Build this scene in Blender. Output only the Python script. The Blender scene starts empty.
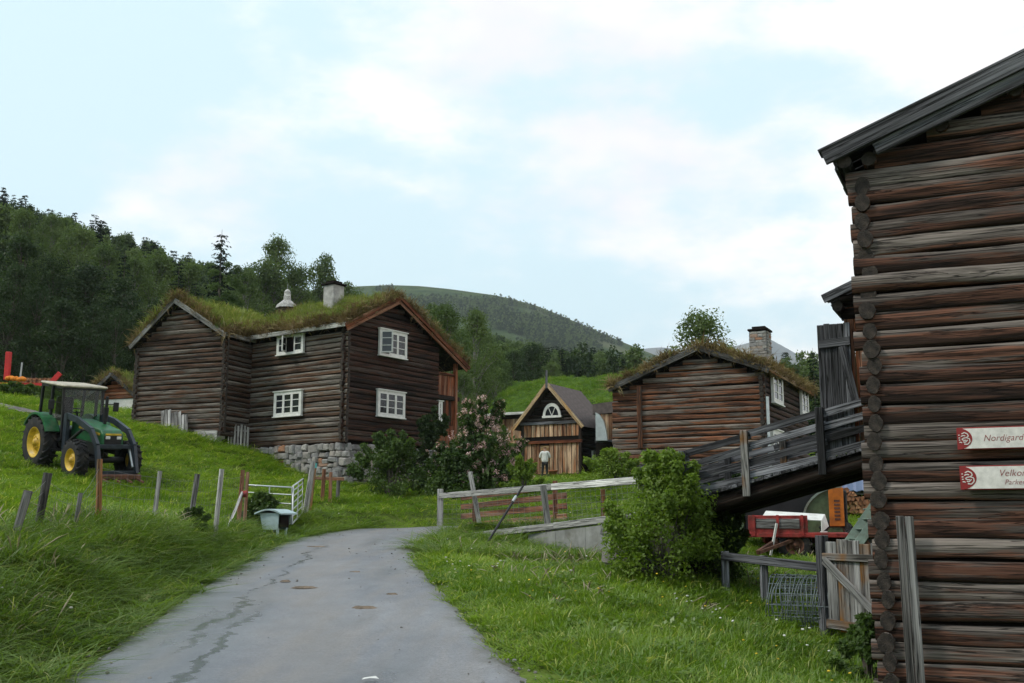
import bpy, math, random
import numpy as np
from mathutils import Vector, Matrix, Euler, noise as mnoise

R = math.radians
rnd = random.Random(11)
rng = np.random.default_rng(11)
S = bpy.context.scene
COL = S.collection

# ------------------------------------------------------------------ camera
FPX, TANP, EYE = 1050.0, 0.170, 1.65
PITCH = math.atan(TANP)
cam_d = bpy.data.cameras.new('camera')
cam_d.sensor_width = 36.0
cam_d.lens = FPX / 1024 * 36
cam_d.clip_end = 20000
cam_o = bpy.data.objects.new('camera', cam_d)
COL.objects.link(cam_o)
cam_o.location = (0, 0, EYE)
cam_o.rotation_euler = (R(90) + PITCH, 0, 0)
S.camera = cam_o

# ------------------------------------------------------------------ sky
SUN_EL, SUN_AZ = R(46), R(252)       # azimuth clockwise from +Y (the view direction): over the viewer's left shoulder
W = bpy.data.worlds.new('World'); S.world = W; W.use_nodes = True
nt = W.node_tree; nt.nodes.clear()
def N(t, typ, **kw):
    n = t.nodes.new(typ)
    for k, v in kw.items(): setattr(n, k, v)
    return n
out = N(nt, 'ShaderNodeOutputWorld'); bg = N(nt, 'ShaderNodeBackground'); bg.inputs[1].default_value = 0.118
sky = N(nt, 'ShaderNodeTexSky', sky_type='NISHITA', sun_disc=False, sun_elevation=SUN_EL, sun_rotation=SUN_AZ)
tc = N(nt, 'ShaderNodeTexCoord')
veil = N(nt, 'ShaderNodeMixRGB'); veil.inputs[0].default_value = 0.85; veil.inputs[2].default_value = (5.0, 6.4, 6.85, 1)
nt.links.new(sky.outputs[0], veil.inputs[1])
mp = N(nt, 'ShaderNodeMapping'); mp.inputs['Scale'].default_value = (1.0, 1.0, 2.1); mp.inputs['Location'].default_value = (0.35, 0.1, 0.55)
nt.links.new(tc.outputs['Generated'], mp.inputs[0])
n1 = N(nt, 'ShaderNodeTexNoise'); n1.inputs['Scale'].default_value = 3.3; n1.inputs['Detail'].default_value = 7; n1.inputs['Roughness'].default_value = 0.56
nt.links.new(mp.outputs[0], n1.inputs['Vector'])
# more cloud towards the right (east) and low down, as in the picture
sep = N(nt, 'ShaderNodeSeparateXYZ'); nt.links.new(tc.outputs['Generated'], sep.inputs[0])
def M(op, a, b=None, c=None):
    m = N(nt, 'ShaderNodeMath', operation=op)
    for i, x in enumerate((a, b, c)):
        if x is None: continue
        if isinstance(x, (int, float)): m.inputs[i].default_value = x
        else: nt.links.new(x, m.inputs[i])
    return m.outputs[0]
bias = M('ADD', M('MULTIPLY', sep.outputs[0], 0.22), M('MULTIPLY', sep.outputs[2], -0.16))
cl = M('ADD', n1.outputs[0], bias)
cr = N(nt, 'ShaderNodeValToRGB'); cr.color_ramp.elements[0].position = 0.375; cr.color_ramp.elements[1].position = 0.56
cr.color_ramp.interpolation = 'EASE'
nt.links.new(cl, cr.inputs[0])
n2 = N(nt, 'ShaderNodeTexNoise'); n2.inputs['Scale'].default_value = 2.0; n2.inputs['Detail'].default_value = 4
mp2 = N(nt, 'ShaderNodeMapping'); mp2.inputs['Scale'].default_value = (1, 1, 2.2); mp2.inputs['Location'].default_value = (2.3, 1.1, 0.4)
nt.links.new(tc.outputs['Generated'], mp2.inputs[0]); nt.links.new(mp2.outputs[0], n2.inputs['Vector'])
cr2 = N(nt, 'ShaderNodeValToRGB')
cr2.color_ramp.elements[0].position = 0.40; cr2.color_ramp.elements[0].color = (6.2, 6.15, 6.6, 1)
cr2.color_ramp.elements[1].position = 0.60; cr2.color_ramp.elements[1].color = (8.6, 8.1, 7.75, 1)
nt.links.new(n2.outputs[0], cr2.inputs[0])
wf_ = N(nt, 'ShaderNodeMapRange'); nt.links.new(sep.outputs[0], wf_.inputs[0]); wf_.inputs[1].default_value = -0.45; wf_.inputs[2].default_value = 0.5
tint = N(nt, 'ShaderNodeMixRGB'); tint.inputs[1].default_value = (0.93, 0.96, 1.03, 1); tint.inputs[2].default_value = (1.03, 0.995, 0.955, 1); nt.links.new(wf_.outputs[0], tint.inputs[0])
ct = N(nt, 'ShaderNodeMixRGB', blend_type='MULTIPLY'); ct.inputs[0].default_value = 1.0; nt.links.new(cr2.outputs[0], ct.inputs[1]); nt.links.new(tint.outputs[0], ct.inputs[2])
mx = N(nt, 'ShaderNodeMixRGB'); nt.links.new(cr.outputs[0], mx.inputs[0]); nt.links.new(veil.outputs[0], mx.inputs[1]); nt.links.new(ct.outputs[0], mx.inputs[2])
nt.links.new(mx.outputs[0], bg.inputs[0]); nt.links.new(bg.outputs[0], out.inputs[0])

# ------------------------------------------------------------------ sun (behind cloud)
sd = bpy.data.lights.new('sun', 'SUN'); sd.energy = 1.5; sd.angle = R(10); sd.color = (1.0, 0.92, 0.80)
so = bpy.data.objects.new('sun', sd); COL.objects.link(so)
sdir = Vector((math.sin(SUN_AZ) * math.cos(SUN_EL), math.cos(SUN_AZ) * math.cos(SUN_EL), math.sin(SUN_EL)))
so.rotation_euler = sdir.to_track_quat('Z', 'Y').to_euler()

S.view_settings.view_transform = 'Standard'; S.view_settings.look = 'None'
S.view_settings.exposure = 0.55; S.view_settings.gamma = 1.0; S.view_settings.use_curve_mapping = False
S.render.engine = 'CYCLES'
S.cycles.use_denoising = True; S.cycles.denoising_prefilter = 'ACCURATE'
S.cycles.max_bounces = 6; S.cycles.diffuse_bounces = 3; S.cycles.transparent_max_bounces = 8; S.cycles.transmission_bounces = 4; S.cycles.volume_bounces = 1

# ------------------------------------------------------------------ measuring helpers
CP, SP = math.cos(PITCH), math.sin(PITCH)
def at(px, py, Y):
    """world point at forward distance Y that the camera sees at this pixel"""
    xc, yc = (px - 512) / FPX, (341.5 - py) / FPX
    t = Y / (CP - yc * SP)
    return Vector((xc * t, Y, EYE + (SP + yc * CP) * t))
def along(O, d, px, py):
    xc, yc = (px - 512) / FPX, (341.5 - py) / FPX
    k = xc / (CP - yc * SP)
    return (k * O[1] - O[0]) / (d[0] - k * d[1])

# ------------------------------------------------------------------ object helpers
def tag(o, label=None, cat=None, group=None, kind=None):
    if label: o['label'] = label
    if cat: o['category'] = cat
    if group: o['group'] = group
    if kind: o['kind'] = kind
    return o
def thing(name, label, cat, loc=(0, 0, 0), rotz=0, group=None):
    o = bpy.data.objects.new(name, None); COL.objects.link(o)
    o.location = loc; o.rotation_euler = (0, 0, rotz); o.empty_display_size = 0.2
    return tag(o, label, cat, group)
def place(name, me, mat, parent=None, loc=(0, 0, 0), rot=(0, 0, 0), scale=(1, 1, 1)):
    o = bpy.data.objects.new(name, me); COL.objects.link(o)
    o.location = loc; o.rotation_euler = rot; o.scale = scale
    if parent is not None: o.parent = parent
    if mat is not None and not me.materials: me.materials.append(mat)
    return o
def copy_tree(o, parent=None):
    c = o.copy(); COL.objects.link(c); c.parent = parent
    for ch in o.children: copy_tree(ch, c)
    return c

class MB:
    def __init__(s): s.v = []; s.f = []; s.sm = []
    def add(s, vs, fs, smooth=False):
        b = len(s.v); s.v += [tuple(v) for v in vs]; s.f += [tuple(b + i for i in f) for f in fs]; s.sm += [smooth] * len(fs); return s
    def box(s, c, d, m=None, bev=0.0):
        x, y, z = d[0] / 2, d[1] / 2, d[2] / 2
        c = Vector(c); m = m or Matrix.Identity(3)
        if bev <= 0:
            vs = [c + m @ Vector((a * x, b * y, e * z)) for a in (-1, 1) for b in (-1, 1) for e in (-1, 1)]
            fs = [(0, 1, 3, 2), (4, 6, 7, 5), (0, 4, 5, 1), (2, 3, 7, 6), (0, 2, 6, 4), (1, 5, 7, 3)]
            return s.add(vs, fs)
        # chamfered box: 24 vertices
        vs = []; idx = {}
        for a in (-1, 1):
            for b in (-1, 1):
                for e in (-1, 1):
                    for k in range(3):
                        p = [a * (x - bev), b * (y - bev), e * (z - bev)]
                        p[k] = (a * x, b * y, e * z)[k]
                        idx[(a, b, e, k)] = len(vs); vs.append(c + m @ Vector(p))
        fs = []
        for k in range(3):
            for sg in (-1, 1):
                q = []
                for (p1, p2) in ((-1, -1), (1, -1), (1, 1), (-1, 1)):
                    t = [p1, p2]; t.insert(k, sg); q.append(idx[(t[0], t[1], t[2], k)])
                if (sg < 0) != (k == 1): q = q[::-1]
                fs.append(q)
        for a in (-1, 1):
            for b in (-1, 1):
                for e in (-1, 1):
                    t = [idx[(a, b, e, 0)], idx[(a, b, e, 1)], idx[(a, b, e, 2)]]
                    fs.append(t if a * b * e > 0 else t[::-1])
        for k in range(3):
            i, j = [q for q in range(3) if q != k]
            for p1 in (-1, 1):
                for p2 in (-1, 1):
                    def key(w, kk):
                        t = [0, 0, 0]; t[k] = w; t[i] = p1; t[j] = p2; return idx[(t[0], t[1], t[2], kk)]
                    fs.append([key(-1, i), key(1, i), key(1, j), key(-1, j)])
        return s.add(vs, fs)
    def tube(s, p0, p1, r0, r1=None, n=8, caps=True, smooth=True):
        p0, p1 = Vector(p0), Vector(p1); r1 = r0 if r1 is None else r1
        q = (p1 - p0).to_track_quat('Z', 'Y')
        vs = []
        for p, r in ((p0, r0), (p1, r1)):
            for i in range(n):
                a = 2 * math.pi * i / n; vs.append(p + q @ Vector((math.cos(a) * r, math.sin(a) * r, 0)))
        s.add(vs, [(i, (i + 1) % n, n + (i + 1) % n, n + i) for i in range(n)], smooth)
        if caps: s.add(vs, [tuple(range(n))[::-1], tuple(range(n, 2 * n))])
        return s
    def path(s, pts, rad, n=8, smooth=True):
        pts = [Vector(p) for p in pts]
        rad = rad if isinstance(rad, (list, tuple)) else [rad] * len(pts)
        vs = []
        for i, p in enumerate(pts):
            d = (pts[min(i + 1, len(pts) - 1)] - pts[max(i - 1, 0)])
            q = d.to_track_quat('Z', 'Y')
            for k in range(n):
                a = 2 * math.pi * k / n; vs.append(p + q @ Vector((math.cos(a) * rad[i], math.sin(a) * rad[i], 0)))
        fs = []
        for i in range(len(pts) - 1):
            for k in range(n):
                fs.append((i * n + k, i * n + (k + 1) % n, (i + 1) * n + (k + 1) % n, (i + 1) * n + k))
        s.add(vs, fs, smooth)
        s.add(vs, [tuple(range(n))[::-1], tuple(range((len(pts) - 1) * n, len(pts) * n))])
        return s
    def bar(s, p0, p1, w, h, up=(0, 0, 1), bev=0.0):
        """square-section bar from p0 to p1; h along 'up'"""
        p0, p1 = Vector(p0), Vector(p1); d = p1 - p0; L = d.length; x = d.normalized()
        z = Vector(up); z = (z - x * z.dot(x)).normalized(); y = z.cross(x)
        m = Matrix((x, y, z)).transposed()
        return s.box((p0 + p1) / 2, (L, w, h), m, bev)
    def prism(s, poly, y0, y1):
        """polygon in (x,z), extruded along y"""
        n = len(poly)
        vs = [(p[0], y0, p[1]) for p in poly] + [(p[0], y1, p[1]) for p in poly]
        fs = [tuple(range(n)), tuple(range(2 * n - 1, n - 1, -1))] + [(i, n + i, n + (i + 1) % n, (i + 1) % n) for i in range(n)]
        return s.add(vs, fs)
    def lathe(s, prof, c=(0, 0, 0), n=24, axis='y', smooth=True):
        vs = []; c = Vector(c)
        for (r, h) in prof:
            for i in range(n):
                a = 2 * math.pi * i / n
                p = (math.cos(a) * r, h, math.sin(a) * r) if axis == 'y' else (math.cos(a) * r, math.sin(a) * r, h)
                vs.append(c + Vector(p))
        fs = []
        for j in range(len(prof) - 1):
            for i in range(n):
                fs.append((j * n + i, j * n + (i + 1) % n, (j + 1) * n + (i + 1) % n, (j + 1) * n + i))
        return s.add(vs, fs, smooth)
    def mesh(s, name):
        me = bpy.data.meshes.new(name); me.from_pydata(s.v, [], s.f); me.update()
        if any(s.sm): me.polygons.foreach_set('use_smooth', s.sm)
        return me
    def build(s, name, mat, parent=None, loc=(0, 0, 0), rot=(0, 0, 0)):
        return place(name, s.mesh(name), mat, parent, loc, rot)

# ------------------------------------------------------------------ materials
def new_mat(name):
    m = bpy.data.materials.new(name); m.use_nodes = True
    t = m.node_tree; b = t.nodes['Principled BSDF']; return m, t, b
def lk(t, a, b): t.links.new(a, b)
def math_n(t, op, a, b=None, clamp=False):
    m = N(t, 'ShaderNodeMath', operation=op); m.use_clamp = clamp
    for i, x in enumerate((a, b)):
        if x is None: continue
        if isinstance(x, (int, float)): m.inputs[i].default_value = x
        else: lk(t, x, m.inputs[i])
    return m.outputs[0]
def mixc(t, f, a, b, mode='MIX'):
    m = N(t, 'ShaderNodeMixRGB', blend_type=mode)
    for i, x in enumerate((f, a, b)):
        if isinstance(x, (int, float)): m.inputs[i].default_value = x
        elif isinstance(x, tuple): m.inputs[i].default_value = (*x[:3], 1)
        else: lk(t, x, m.inputs[i])
    return m.outputs[0]
def ramp(t, v, stops, ease=False):
    r = N(t, 'ShaderNodeValToRGB'); e = r.color_ramp.elements
    while len(e) < len(stops): e.new(0.5)
    for i, (p, c) in enumerate(stops):
        e[i].position = p; e[i].color = (c, c, c, 1) if isinstance(c, (int, float)) else (*c, 1)
    if ease: r.color_ramp.interpolation = 'EASE'
    lk(t, v, r.inputs[0]); return r.outputs[0]
def tex(t, vec, scale, detail=4, rough=0.5, dist=0.0):
    n = N(t, 'ShaderNodeTexNoise'); n.inputs['Scale'].default_value = scale; n.inputs['Detail'].default_value = detail
    n.inputs['Roughness'].default_value = rough; n.inputs['Distortion'].default_value = dist
    lk(t, vec, n.inputs['Vector']); return n.outputs[0]
def mapped(t, vec, scale=(1, 1, 1), loc=None):
    m = N(t, 'ShaderNodeMapping'); m.inputs['Scale'].default_value = scale
    lk(t, vec, m.inputs[0])
    if loc is not None:
        c = N(t, 'ShaderNodeCombineXYZ')
        for i in range(3): lk(t, loc, c.inputs[i])
        v = N(t, 'ShaderNodeVectorMath', operation='ADD'); lk(t, m.outputs[0], v.inputs[0]); lk(t, c.outputs[0], v.inputs[1]); return v.outputs[0]
    return m.outputs[0]
def bump(t, b, h, strength=0.4, dist=0.02):
    n = N(t, 'ShaderNodeBump'); n.inputs['Strength'].default_value = strength; n.inputs['Distance'].default_value = dist
    lk(t, h, n.inputs['Height']); lk(t, n.outputs[0], b.inputs['Normal'])

def wood_mat(name, dark, mid, grey, greyness=0.5, topgrey=0.3, fine=1.0, rough=0.8, stain=None):
    """weathered timber: grain along the piece's own x axis, each piece a shade of its own"""
    m, t, b = new_mat(name)
    c = N(t, 'ShaderNodeTexCoord'); oi = N(t, 'ShaderNodeObjectInfo')
    off = math_n(t, 'MULTIPLY', oi.outputs['Random'], 37.0)
    v1 = mapped(t, c.outputs['Object'], (0.35, 8 * fine, 8 * fine), off)
    v2 = mapped(t, c.outputs['Object'], (0.9, 60 * fine, 60 * fine), off)
    v3 = mapped(t, c.outputs['Object'], (0.6, 26 * fine, 26 * fine), off)
    v4 = mapped(t, c.outputs['Object'], (0.8, 2.2, 2.2), off)
    s1 = tex(t, v1, 1.0, 6, 0.62, 0.3); s2 = tex(t, v2, 1.0, 3, 0.6, 0.2); s3 = tex(t, v3, 1.0, 4, 0.55, 0.5); s4 = tex(t, v4, 1.0, 3, 0.5)
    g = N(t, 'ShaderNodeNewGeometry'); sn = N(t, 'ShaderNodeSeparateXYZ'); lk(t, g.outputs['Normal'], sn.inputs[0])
    f = math_n(t, 'ADD', s1, math_n(t, 'MULTIPLY', math_n(t, 'SUBTRACT', s4, 0.5), 0.55))
    f = math_n(t, 'ADD', f, math_n(t, 'MULTIPLY', math_n(t, 'SUBTRACT', oi.outputs['Random'], 0.5), 0.13))
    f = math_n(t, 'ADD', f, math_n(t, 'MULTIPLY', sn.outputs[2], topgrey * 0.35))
    f = math_n(t, 'ADD', f, (greyness - 0.5) * 0.5)
    mid2 = tuple(0.45 * x + 0.55 * y for x, y in zip(dark, grey))
    col = ramp(t, f, [(0.30, dark), (0.43, mid), (0.50, mid2), (0.58, grey), (0.74, tuple(x * 1.45 for x in grey))])
    col = mixc(t, 0.9, col, ramp(t, s2, [(0.32, 0.45), (0.62, 1.25)]), 'MULTIPLY')
    # checks and cracks running along the grain
    crack = ramp(t, math_n(t, 'ABSOLUTE', math_n(t, 'SUBTRACT', s3, 0.47)), [(0.004, 0.10), (0.03, 1.0)])
    col = mixc(t, 0.85, col, crack, 'MULTIPLY')
    br = math_n(t, 'ADD', math_n(t, 'MULTIPLY', oi.outputs['Random'], 0.6), 0.7)
    hs = N(t, 'ShaderNodeHueSaturation'); lk(t, br, hs.inputs['Value']); lk(t, col, hs.inputs['Color']); col = hs.outputs[0]
    if stain:
        col = mixc(t, ramp(t, tex(t, mapped(t, c.outputs['Object'], (1, 1, 1), off), 1.7, 4), [(0.52, 0.0), (0.66, 1.0)]), col, stain)
    lk(t, col, b.inputs['Base Color']); b.inputs['Roughness'].default_value = rough; b.inputs['Specular IOR Level'].default_value = 0.25
    h = math_n(t, 'ADD', math_n(t, 'ADD', math_n(t, 'MULTIPLY', s2, 0.35), math_n(t, 'MULTIPLY', crack, 0.5)), math_n(t, 'MULTIPLY', s1, 0.8))
    bump(t, b, h, 0.9, 0.03)
    return m
def plain(name, col, rough=0.6, metal=0.0, var=0.12, scale=6.0, spec=0.4, bmp=0.0, dirt=None):
    m, t, b = new_mat(name)
    c = N(t, 'ShaderNodeTexCoord'); n = tex(t, c.outputs['Object'], scale, 5, 0.6)
    d = tuple(x * (1 - 2.2 * var) for x in col); l = tuple(min(1, x * (1 + 1.2 * var)) for x in col)
    cc = mixc(t, ramp(t, n, [(0.3, 0.0), (0.7, 1.0)]), d, l)
    if dirt:
        cc = mixc(t, ramp(t, tex(t, c.outputs['Object'], scale * 0.6, 6, 0.65), [(0.5, 0.0), (0.68, 0.8)]), cc, dirt)
    lk(t, cc, b.inputs['Base Color']); b.inputs['Metallic'].default_value = metal; b.inputs['Specular IOR Level'].default_value = spec
    lk(t, ramp(t, n, [(0.2, max(0, rough - 0.1)), (0.8, min(1, rough + 0.1))]), b.inputs['Roughness'])
    if bmp: bump(t, b, tex(t, c.outputs['Object'], scale * 5, 4), bmp, 0.01)
    return m
def leaf_mat(name, c1, c2, c3=None, trans=0.35, gloss=0.06, patch=0.25, vary=0.5):
    """foliage: per-leaf-cluster and per-plant variation, light passing through"""
    m = bpy.data.materials.new(name); m.use_nodes = True; t = m.node_tree; t.nodes.clear()
    o = N(t, 'ShaderNodeOutputMaterial')
    g = N(t, 'ShaderNodeNewGeometry'); oi = N(t, 'ShaderNodeObjectInfo')
    w = tex(t, g.outputs['Position'], patch, 4, 0.6)
    f = math_n(t, 'ADD', math_n(t, 'MULTIPLY', g.outputs['Random Per Island'], vary * 0.7), math_n(t, 'MULTIPLY', oi.outputs['Random'], vary * 0.5))
    f = math_n(t, 'ADD', f, math_n(t, 'MULTIPLY', math_n(t, 'SUBTRACT', w, 0.5), 1.6), True)
    col = mixc(t, f, c1, c2)
    if c3: col = mixc(t, ramp(t, math_n(t, 'ADD', math_n(t, 'MULTIPLY', g.outputs['Random Per Island'], 0.6), math_n(t, 'MULTIPLY', oi.outputs['Random'], 0.5)), [(0.80, 0.0), (0.95, 1.0)]), col, c3)
    d = N(t, 'ShaderNodeBsdfDiffuse'); tr = N(t, 'ShaderNodeBsdfTranslucent'); gl = N(t, 'ShaderNodeBsdfGlossy'); gl.inputs['Roughness'].default_value = 0.45
    gl.inputs['Color'].default_value = (0.8, 0.85, 0.8, 1)
    lk(t, col, d.inputs[0]); lk(t, mixc(t, 1.0, col, (1.15, 1.25, 0.6), 'MULTIPLY'), tr.inputs[0])
    m1 = N(t, 'ShaderNodeMixShader'); m1.inputs[0].default_value = trans; lk(t, d.outputs[0], m1.inputs[1]); lk(t, tr.outputs[0], m1.inputs[2])
    m2 = N(t, 'ShaderNodeMixShader'); m2.inputs[0].default_value = gloss; lk(t, m1.outputs[0], m2.inputs[1]); lk(t, gl.outputs[0], m2.inputs[2])
    lk(t, m2.outputs[0], o.inputs[0]); return m

MT = {}
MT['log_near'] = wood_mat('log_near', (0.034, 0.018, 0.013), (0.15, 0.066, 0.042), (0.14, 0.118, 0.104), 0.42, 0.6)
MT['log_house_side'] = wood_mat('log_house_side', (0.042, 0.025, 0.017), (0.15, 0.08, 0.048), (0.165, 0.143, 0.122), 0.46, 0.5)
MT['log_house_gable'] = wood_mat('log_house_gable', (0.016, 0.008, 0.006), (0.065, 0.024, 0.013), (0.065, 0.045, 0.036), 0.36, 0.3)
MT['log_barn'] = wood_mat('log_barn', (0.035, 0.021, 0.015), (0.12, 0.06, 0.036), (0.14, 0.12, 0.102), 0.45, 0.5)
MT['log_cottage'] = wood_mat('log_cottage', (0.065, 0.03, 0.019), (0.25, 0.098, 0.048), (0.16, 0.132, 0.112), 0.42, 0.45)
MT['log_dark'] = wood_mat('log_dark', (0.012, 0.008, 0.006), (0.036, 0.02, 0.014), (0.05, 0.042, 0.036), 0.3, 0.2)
MT['grey_wood'] = wood_mat('grey_wood', (0.07, 0.065, 0.062), (0.16, 0.15, 0.143), (0.26, 0.255, 0.25), 0.5, 0.2)
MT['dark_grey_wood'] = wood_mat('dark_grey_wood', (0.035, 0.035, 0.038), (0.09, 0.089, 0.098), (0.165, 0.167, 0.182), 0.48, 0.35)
MT['silver_wood'] = wood_mat('silver_wood', (0.30, 0.29, 0.275), (0.46, 0.45, 0.43), (0.52, 0.51, 0.49), 0.5, 0.2)
MT['red_wood'] = wood_mat('red_wood', (0.13, 0.036, 0.016), (0.33, 0.105, 0.045), (0.26, 0.13, 0.08), 0.38, 0.2)
MT['gate_wood'] = wood_mat('gate_wood', (0.14, 0.06, 0.036), (0.34, 0.15, 0.085), (0.36, 0.22, 0.15), 0.4, 0.2)
MT['board_wood'] = wood_mat('board_wood', (0.20, 0.08, 0.04), (0.48, 0.235, 0.12), (0.50, 0.34, 0.22), 0.46, 0.1)
MT['honey_wood'] = wood_mat('honey_wood', (0.28, 0.15, 0.06), (0.50, 0.31, 0.14), (0.48, 0.36, 0.22), 0.4, 0.1)
MT['orange_post'] = wood_mat('orange_post', (0.20, 0.09, 0.035), (0.36, 0.17, 0.07), (0.32, 0.22, 0.14), 0.35, 0.1)
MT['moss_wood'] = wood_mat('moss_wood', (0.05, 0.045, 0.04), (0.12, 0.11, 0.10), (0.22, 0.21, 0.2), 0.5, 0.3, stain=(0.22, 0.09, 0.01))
MT['log_end'] = plain('log_end', (0.045, 0.035, 0.029), 0.9, var=0.4, scale=14, bmp=1.0, dirt=(0.012, 0.01, 0.009))
MT['core'] = plain('core', (0.012, 0.009, 0.008), 0.95, spec=0.1)
MT['white'] = plain('white', (0.70, 0.70, 0.67), 0.55, var=0.07, dirt=(0.52, 0.51, 0.48))
MT['glass'] = plain('glass', (0.02, 0.024, 0.028), 0.08, var=0.1, spec=0.6)
MT['stone'] = None
MT['steel'] = plain('steel', (0.48, 0.51, 0.52), 0.42, 0.55, 0.08)
MT['wire'] = plain('wire', (0.2, 0.2, 0.2), 0.5, 0.7)
MT['concrete'] = plain('concrete', (0.27, 0.27, 0.26), 0.9, var=0.2, scale=2.2, bmp=0.3, dirt=(0.12, 0.11, 0.09))
MT['slate'] = plain('slate', (0.11, 0.085, 0.08), 0.75, var=0.25, scale=3)
MT['bark'] = plain('bark', (0.10, 0.085, 0.07), 0.9, var=0.3, scale=4, bmp=0.4)
MT['birch_bark'] = plain('birch_bark', (0.20, 0.19, 0.17), 0.85, var=0.3, scale=5, dirt=(0.04, 0.035, 0.03))

def stone_mat():
    m, t, b = new_mat('stone')
    c = N(t, 'ShaderNodeTexCoord'); oi = N(t, 'ShaderNodeObjectInfo')
    v = mapped(t, c.outputs['Object'], (1, 1, 1), math_n(t, 'MULTIPLY', oi.outputs['Random'], 50.0))
    base = ramp(t, oi.outputs['Random'], [(0.0, (0.19, 0.185, 0.19)), (0.35, (0.36, 0.35, 0.34)), (0.62, (0.26, 0.235, 0.215)), (0.84, (0.44, 0.42, 0.39)), (0.93, (0.36, 0.18, 0.10))])
    n = tex(t, v, 2.2, 6, 0.65)
    col = mixc(t, 0.75, base, ramp(t, n, [(0.28, 0.35), (0.7, 1.15)]), 'MULTIPLY')
    col = mixc(t, ramp(t, tex(t, v, 4.0, 3), [(0.60, 0.0), (0.68, 0.6)]), col, (0.36, 0.36, 0.31))
    lk(t, col, b.inputs['Base Color']); b.inputs['Roughness'].default_value = 0.9; bump(t, b, n, 0.6, 0.06)
    return m
MT['stone'] = stone_mat()
MT['leaf_birch'] = leaf_mat('leaf_birch', (0.055, 0.092, 0.028), (0.17, 0.225, 0.08), gloss=0.02, trans=0.42, patch=0.12)
MT['leaf_dark'] = leaf_mat('leaf_dark', (0.018, 0.036, 0.014), (0.055, 0.085, 0.03), gloss=0.02, patch=0.12)  # shade of the wood edge is put into this leaf colour
MT['needle'] = leaf_mat('needle', (0.012, 0.024, 0.013), (0.03, 0.048, 0.022), trans=0.1, gloss=0.01, patch=0.2)
MT['leaf_shrub'] = leaf_mat('leaf_shrub', (0.10, 0.165, 0.02), (0.32, 0.43, 0.07), gloss=0.02, trans=0.5, patch=0.8)
MT['leaf_shrub2'] = leaf_mat('leaf_shrub2', (0.035, 0.068, 0.017), (0.12, 0.185, 0.04), gloss=0.02, trans=0.4, patch=0.6)
MT['blossom'] = leaf_mat('blossom', (0.50, 0.24, 0.27), (0.74, 0.55, 0.54), trans=0.3, patch=1.0, vary=0.9)
MT['grass'] = leaf_mat('grass', (0.08, 0.14, 0.018), (0.245, 0.345, 0.055), (0.40, 0.40, 0.16), trans=0.45, gloss=0.05, patch=0.5)
MT['lawn'] = leaf_mat('lawn', (0.10, 0.185, 0.015), (0.31, 0.42, 0.05), (0.44, 0.44, 0.12), trans=0.45, gloss=0.04, patch=0.5)
MT['sodgrass'] = leaf_mat('sodgrass', (0.11, 0.155, 0.028), (0.32, 0.35, 0.085), (0.46, 0.36, 0.18), trans=0.35, gloss=0.03, patch=0.7, vary=0.75)
MT['sodfresh'] = leaf_mat('sodfresh', (0.10, 0.19, 0.012), (0.27, 0.40, 0.04), (0.30, 0.32, 0.09), trans=0.35, gloss=0.03, patch=0.4)
MT['sodedge'] = leaf_mat('sodedge', (0.10, 0.065, 0.035), (0.27, 0.19, 0.09), (0.33, 0.27, 0.13), trans=0.2, gloss=0.02, patch=0.9, vary=0.9)
MT['yellow_petal'] = plain('yellow_petal', (0.75, 0.52, 0.03), 0.6)
MT['white_petal'] = plain('white_petal', (0.75, 0.74, 0.68), 0.6)

# ------------------------------------------------------------------ ground shape
ROAD = [(-1.15, -12, -0.56), (-1.15, 0, 0.0), (-1.45, 6, 0.28), (-1.68, 8.2, 0.385), (-1.97, 10.25, 0.48), (-2.7, 15.2, 0.715), (-3.3, 19.5, 0.92), (-3.62, 23.5, 1.10),
        (-3.55, 27, 1.27), (-2.9, 29.6, 1.39), (-1.6, 30.6, 1.44), (0.0, 29.8, 1.48), (1.7, 27.6, 1.54), (3.0, 25.0, 1.61), (3.45, 22.7, 1.68), (3.3, 20.7, 1.74), (2.75, 19.0, 1.78)]
HALF = [2.0] * 4 + [1.95, 1.82, 1.72, 1.68, 1.72, 1.7, 1.6, 1.35, 1.1, 0.95, 0.85, 0.75, 0.6]
def catmull(P, k=8):
    P = np.array(P, float); o = []
    for i in range(len(P) - 1):
        a, b, c, d = P[max(i - 1, 0)], P[i], P[i + 1], P[min(i + 2, len(P) - 1)]
        for j in range(k):
            u = j / k; o.append(0.5 * ((2 * b) + (-a + c) * u + (2 * a - 5 * b + 4 * c - d) * u * u + (-a + 3 * b - 3 * c + d) * u ** 3))
    o.append(P[-1]); return np.array(o)
RC = catmull([(*p, h) for p, h in zip(ROAD, HALF)], 10)
def road_q(x, y):
    """distance to the road's centre line, height and half width there"""
    x = np.asarray(x, float).ravel(); y = np.asarray(y, float).ravel()
    best = np.full(x.shape, 1e9); z = np.zeros_like(x); h = np.zeros_like(x)
    for i in range(len(RC) - 1):
        a, b = RC[i], RC[i + 1]; d = b[:2] - a[:2]; L2 = d @ d
        t = np.clip(((x - a[0]) * d[0] + (y - a[1]) * d[1]) / L2, 0, 1)
        dd = np.hypot(x - a[0] - t * d[0], y - a[1] - t * d[1])
        m = dd < best
        best = np.where(m, dd, best); z = np.where(m, a[2] + t * (b[2] - a[2]), z); h = np.where(m, a[3] + t * (b[3] - a[3]), h)
    return best, z, h
CTRL = []
def cp(px, py, Y): p = at(px, py, Y); CTRL.append((p.x, p.y, p.z))
def cw(x, y, z): CTRL.append((x, y, z))
for i in range(0, 112, 6): cw(*RC[i][:3])
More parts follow.
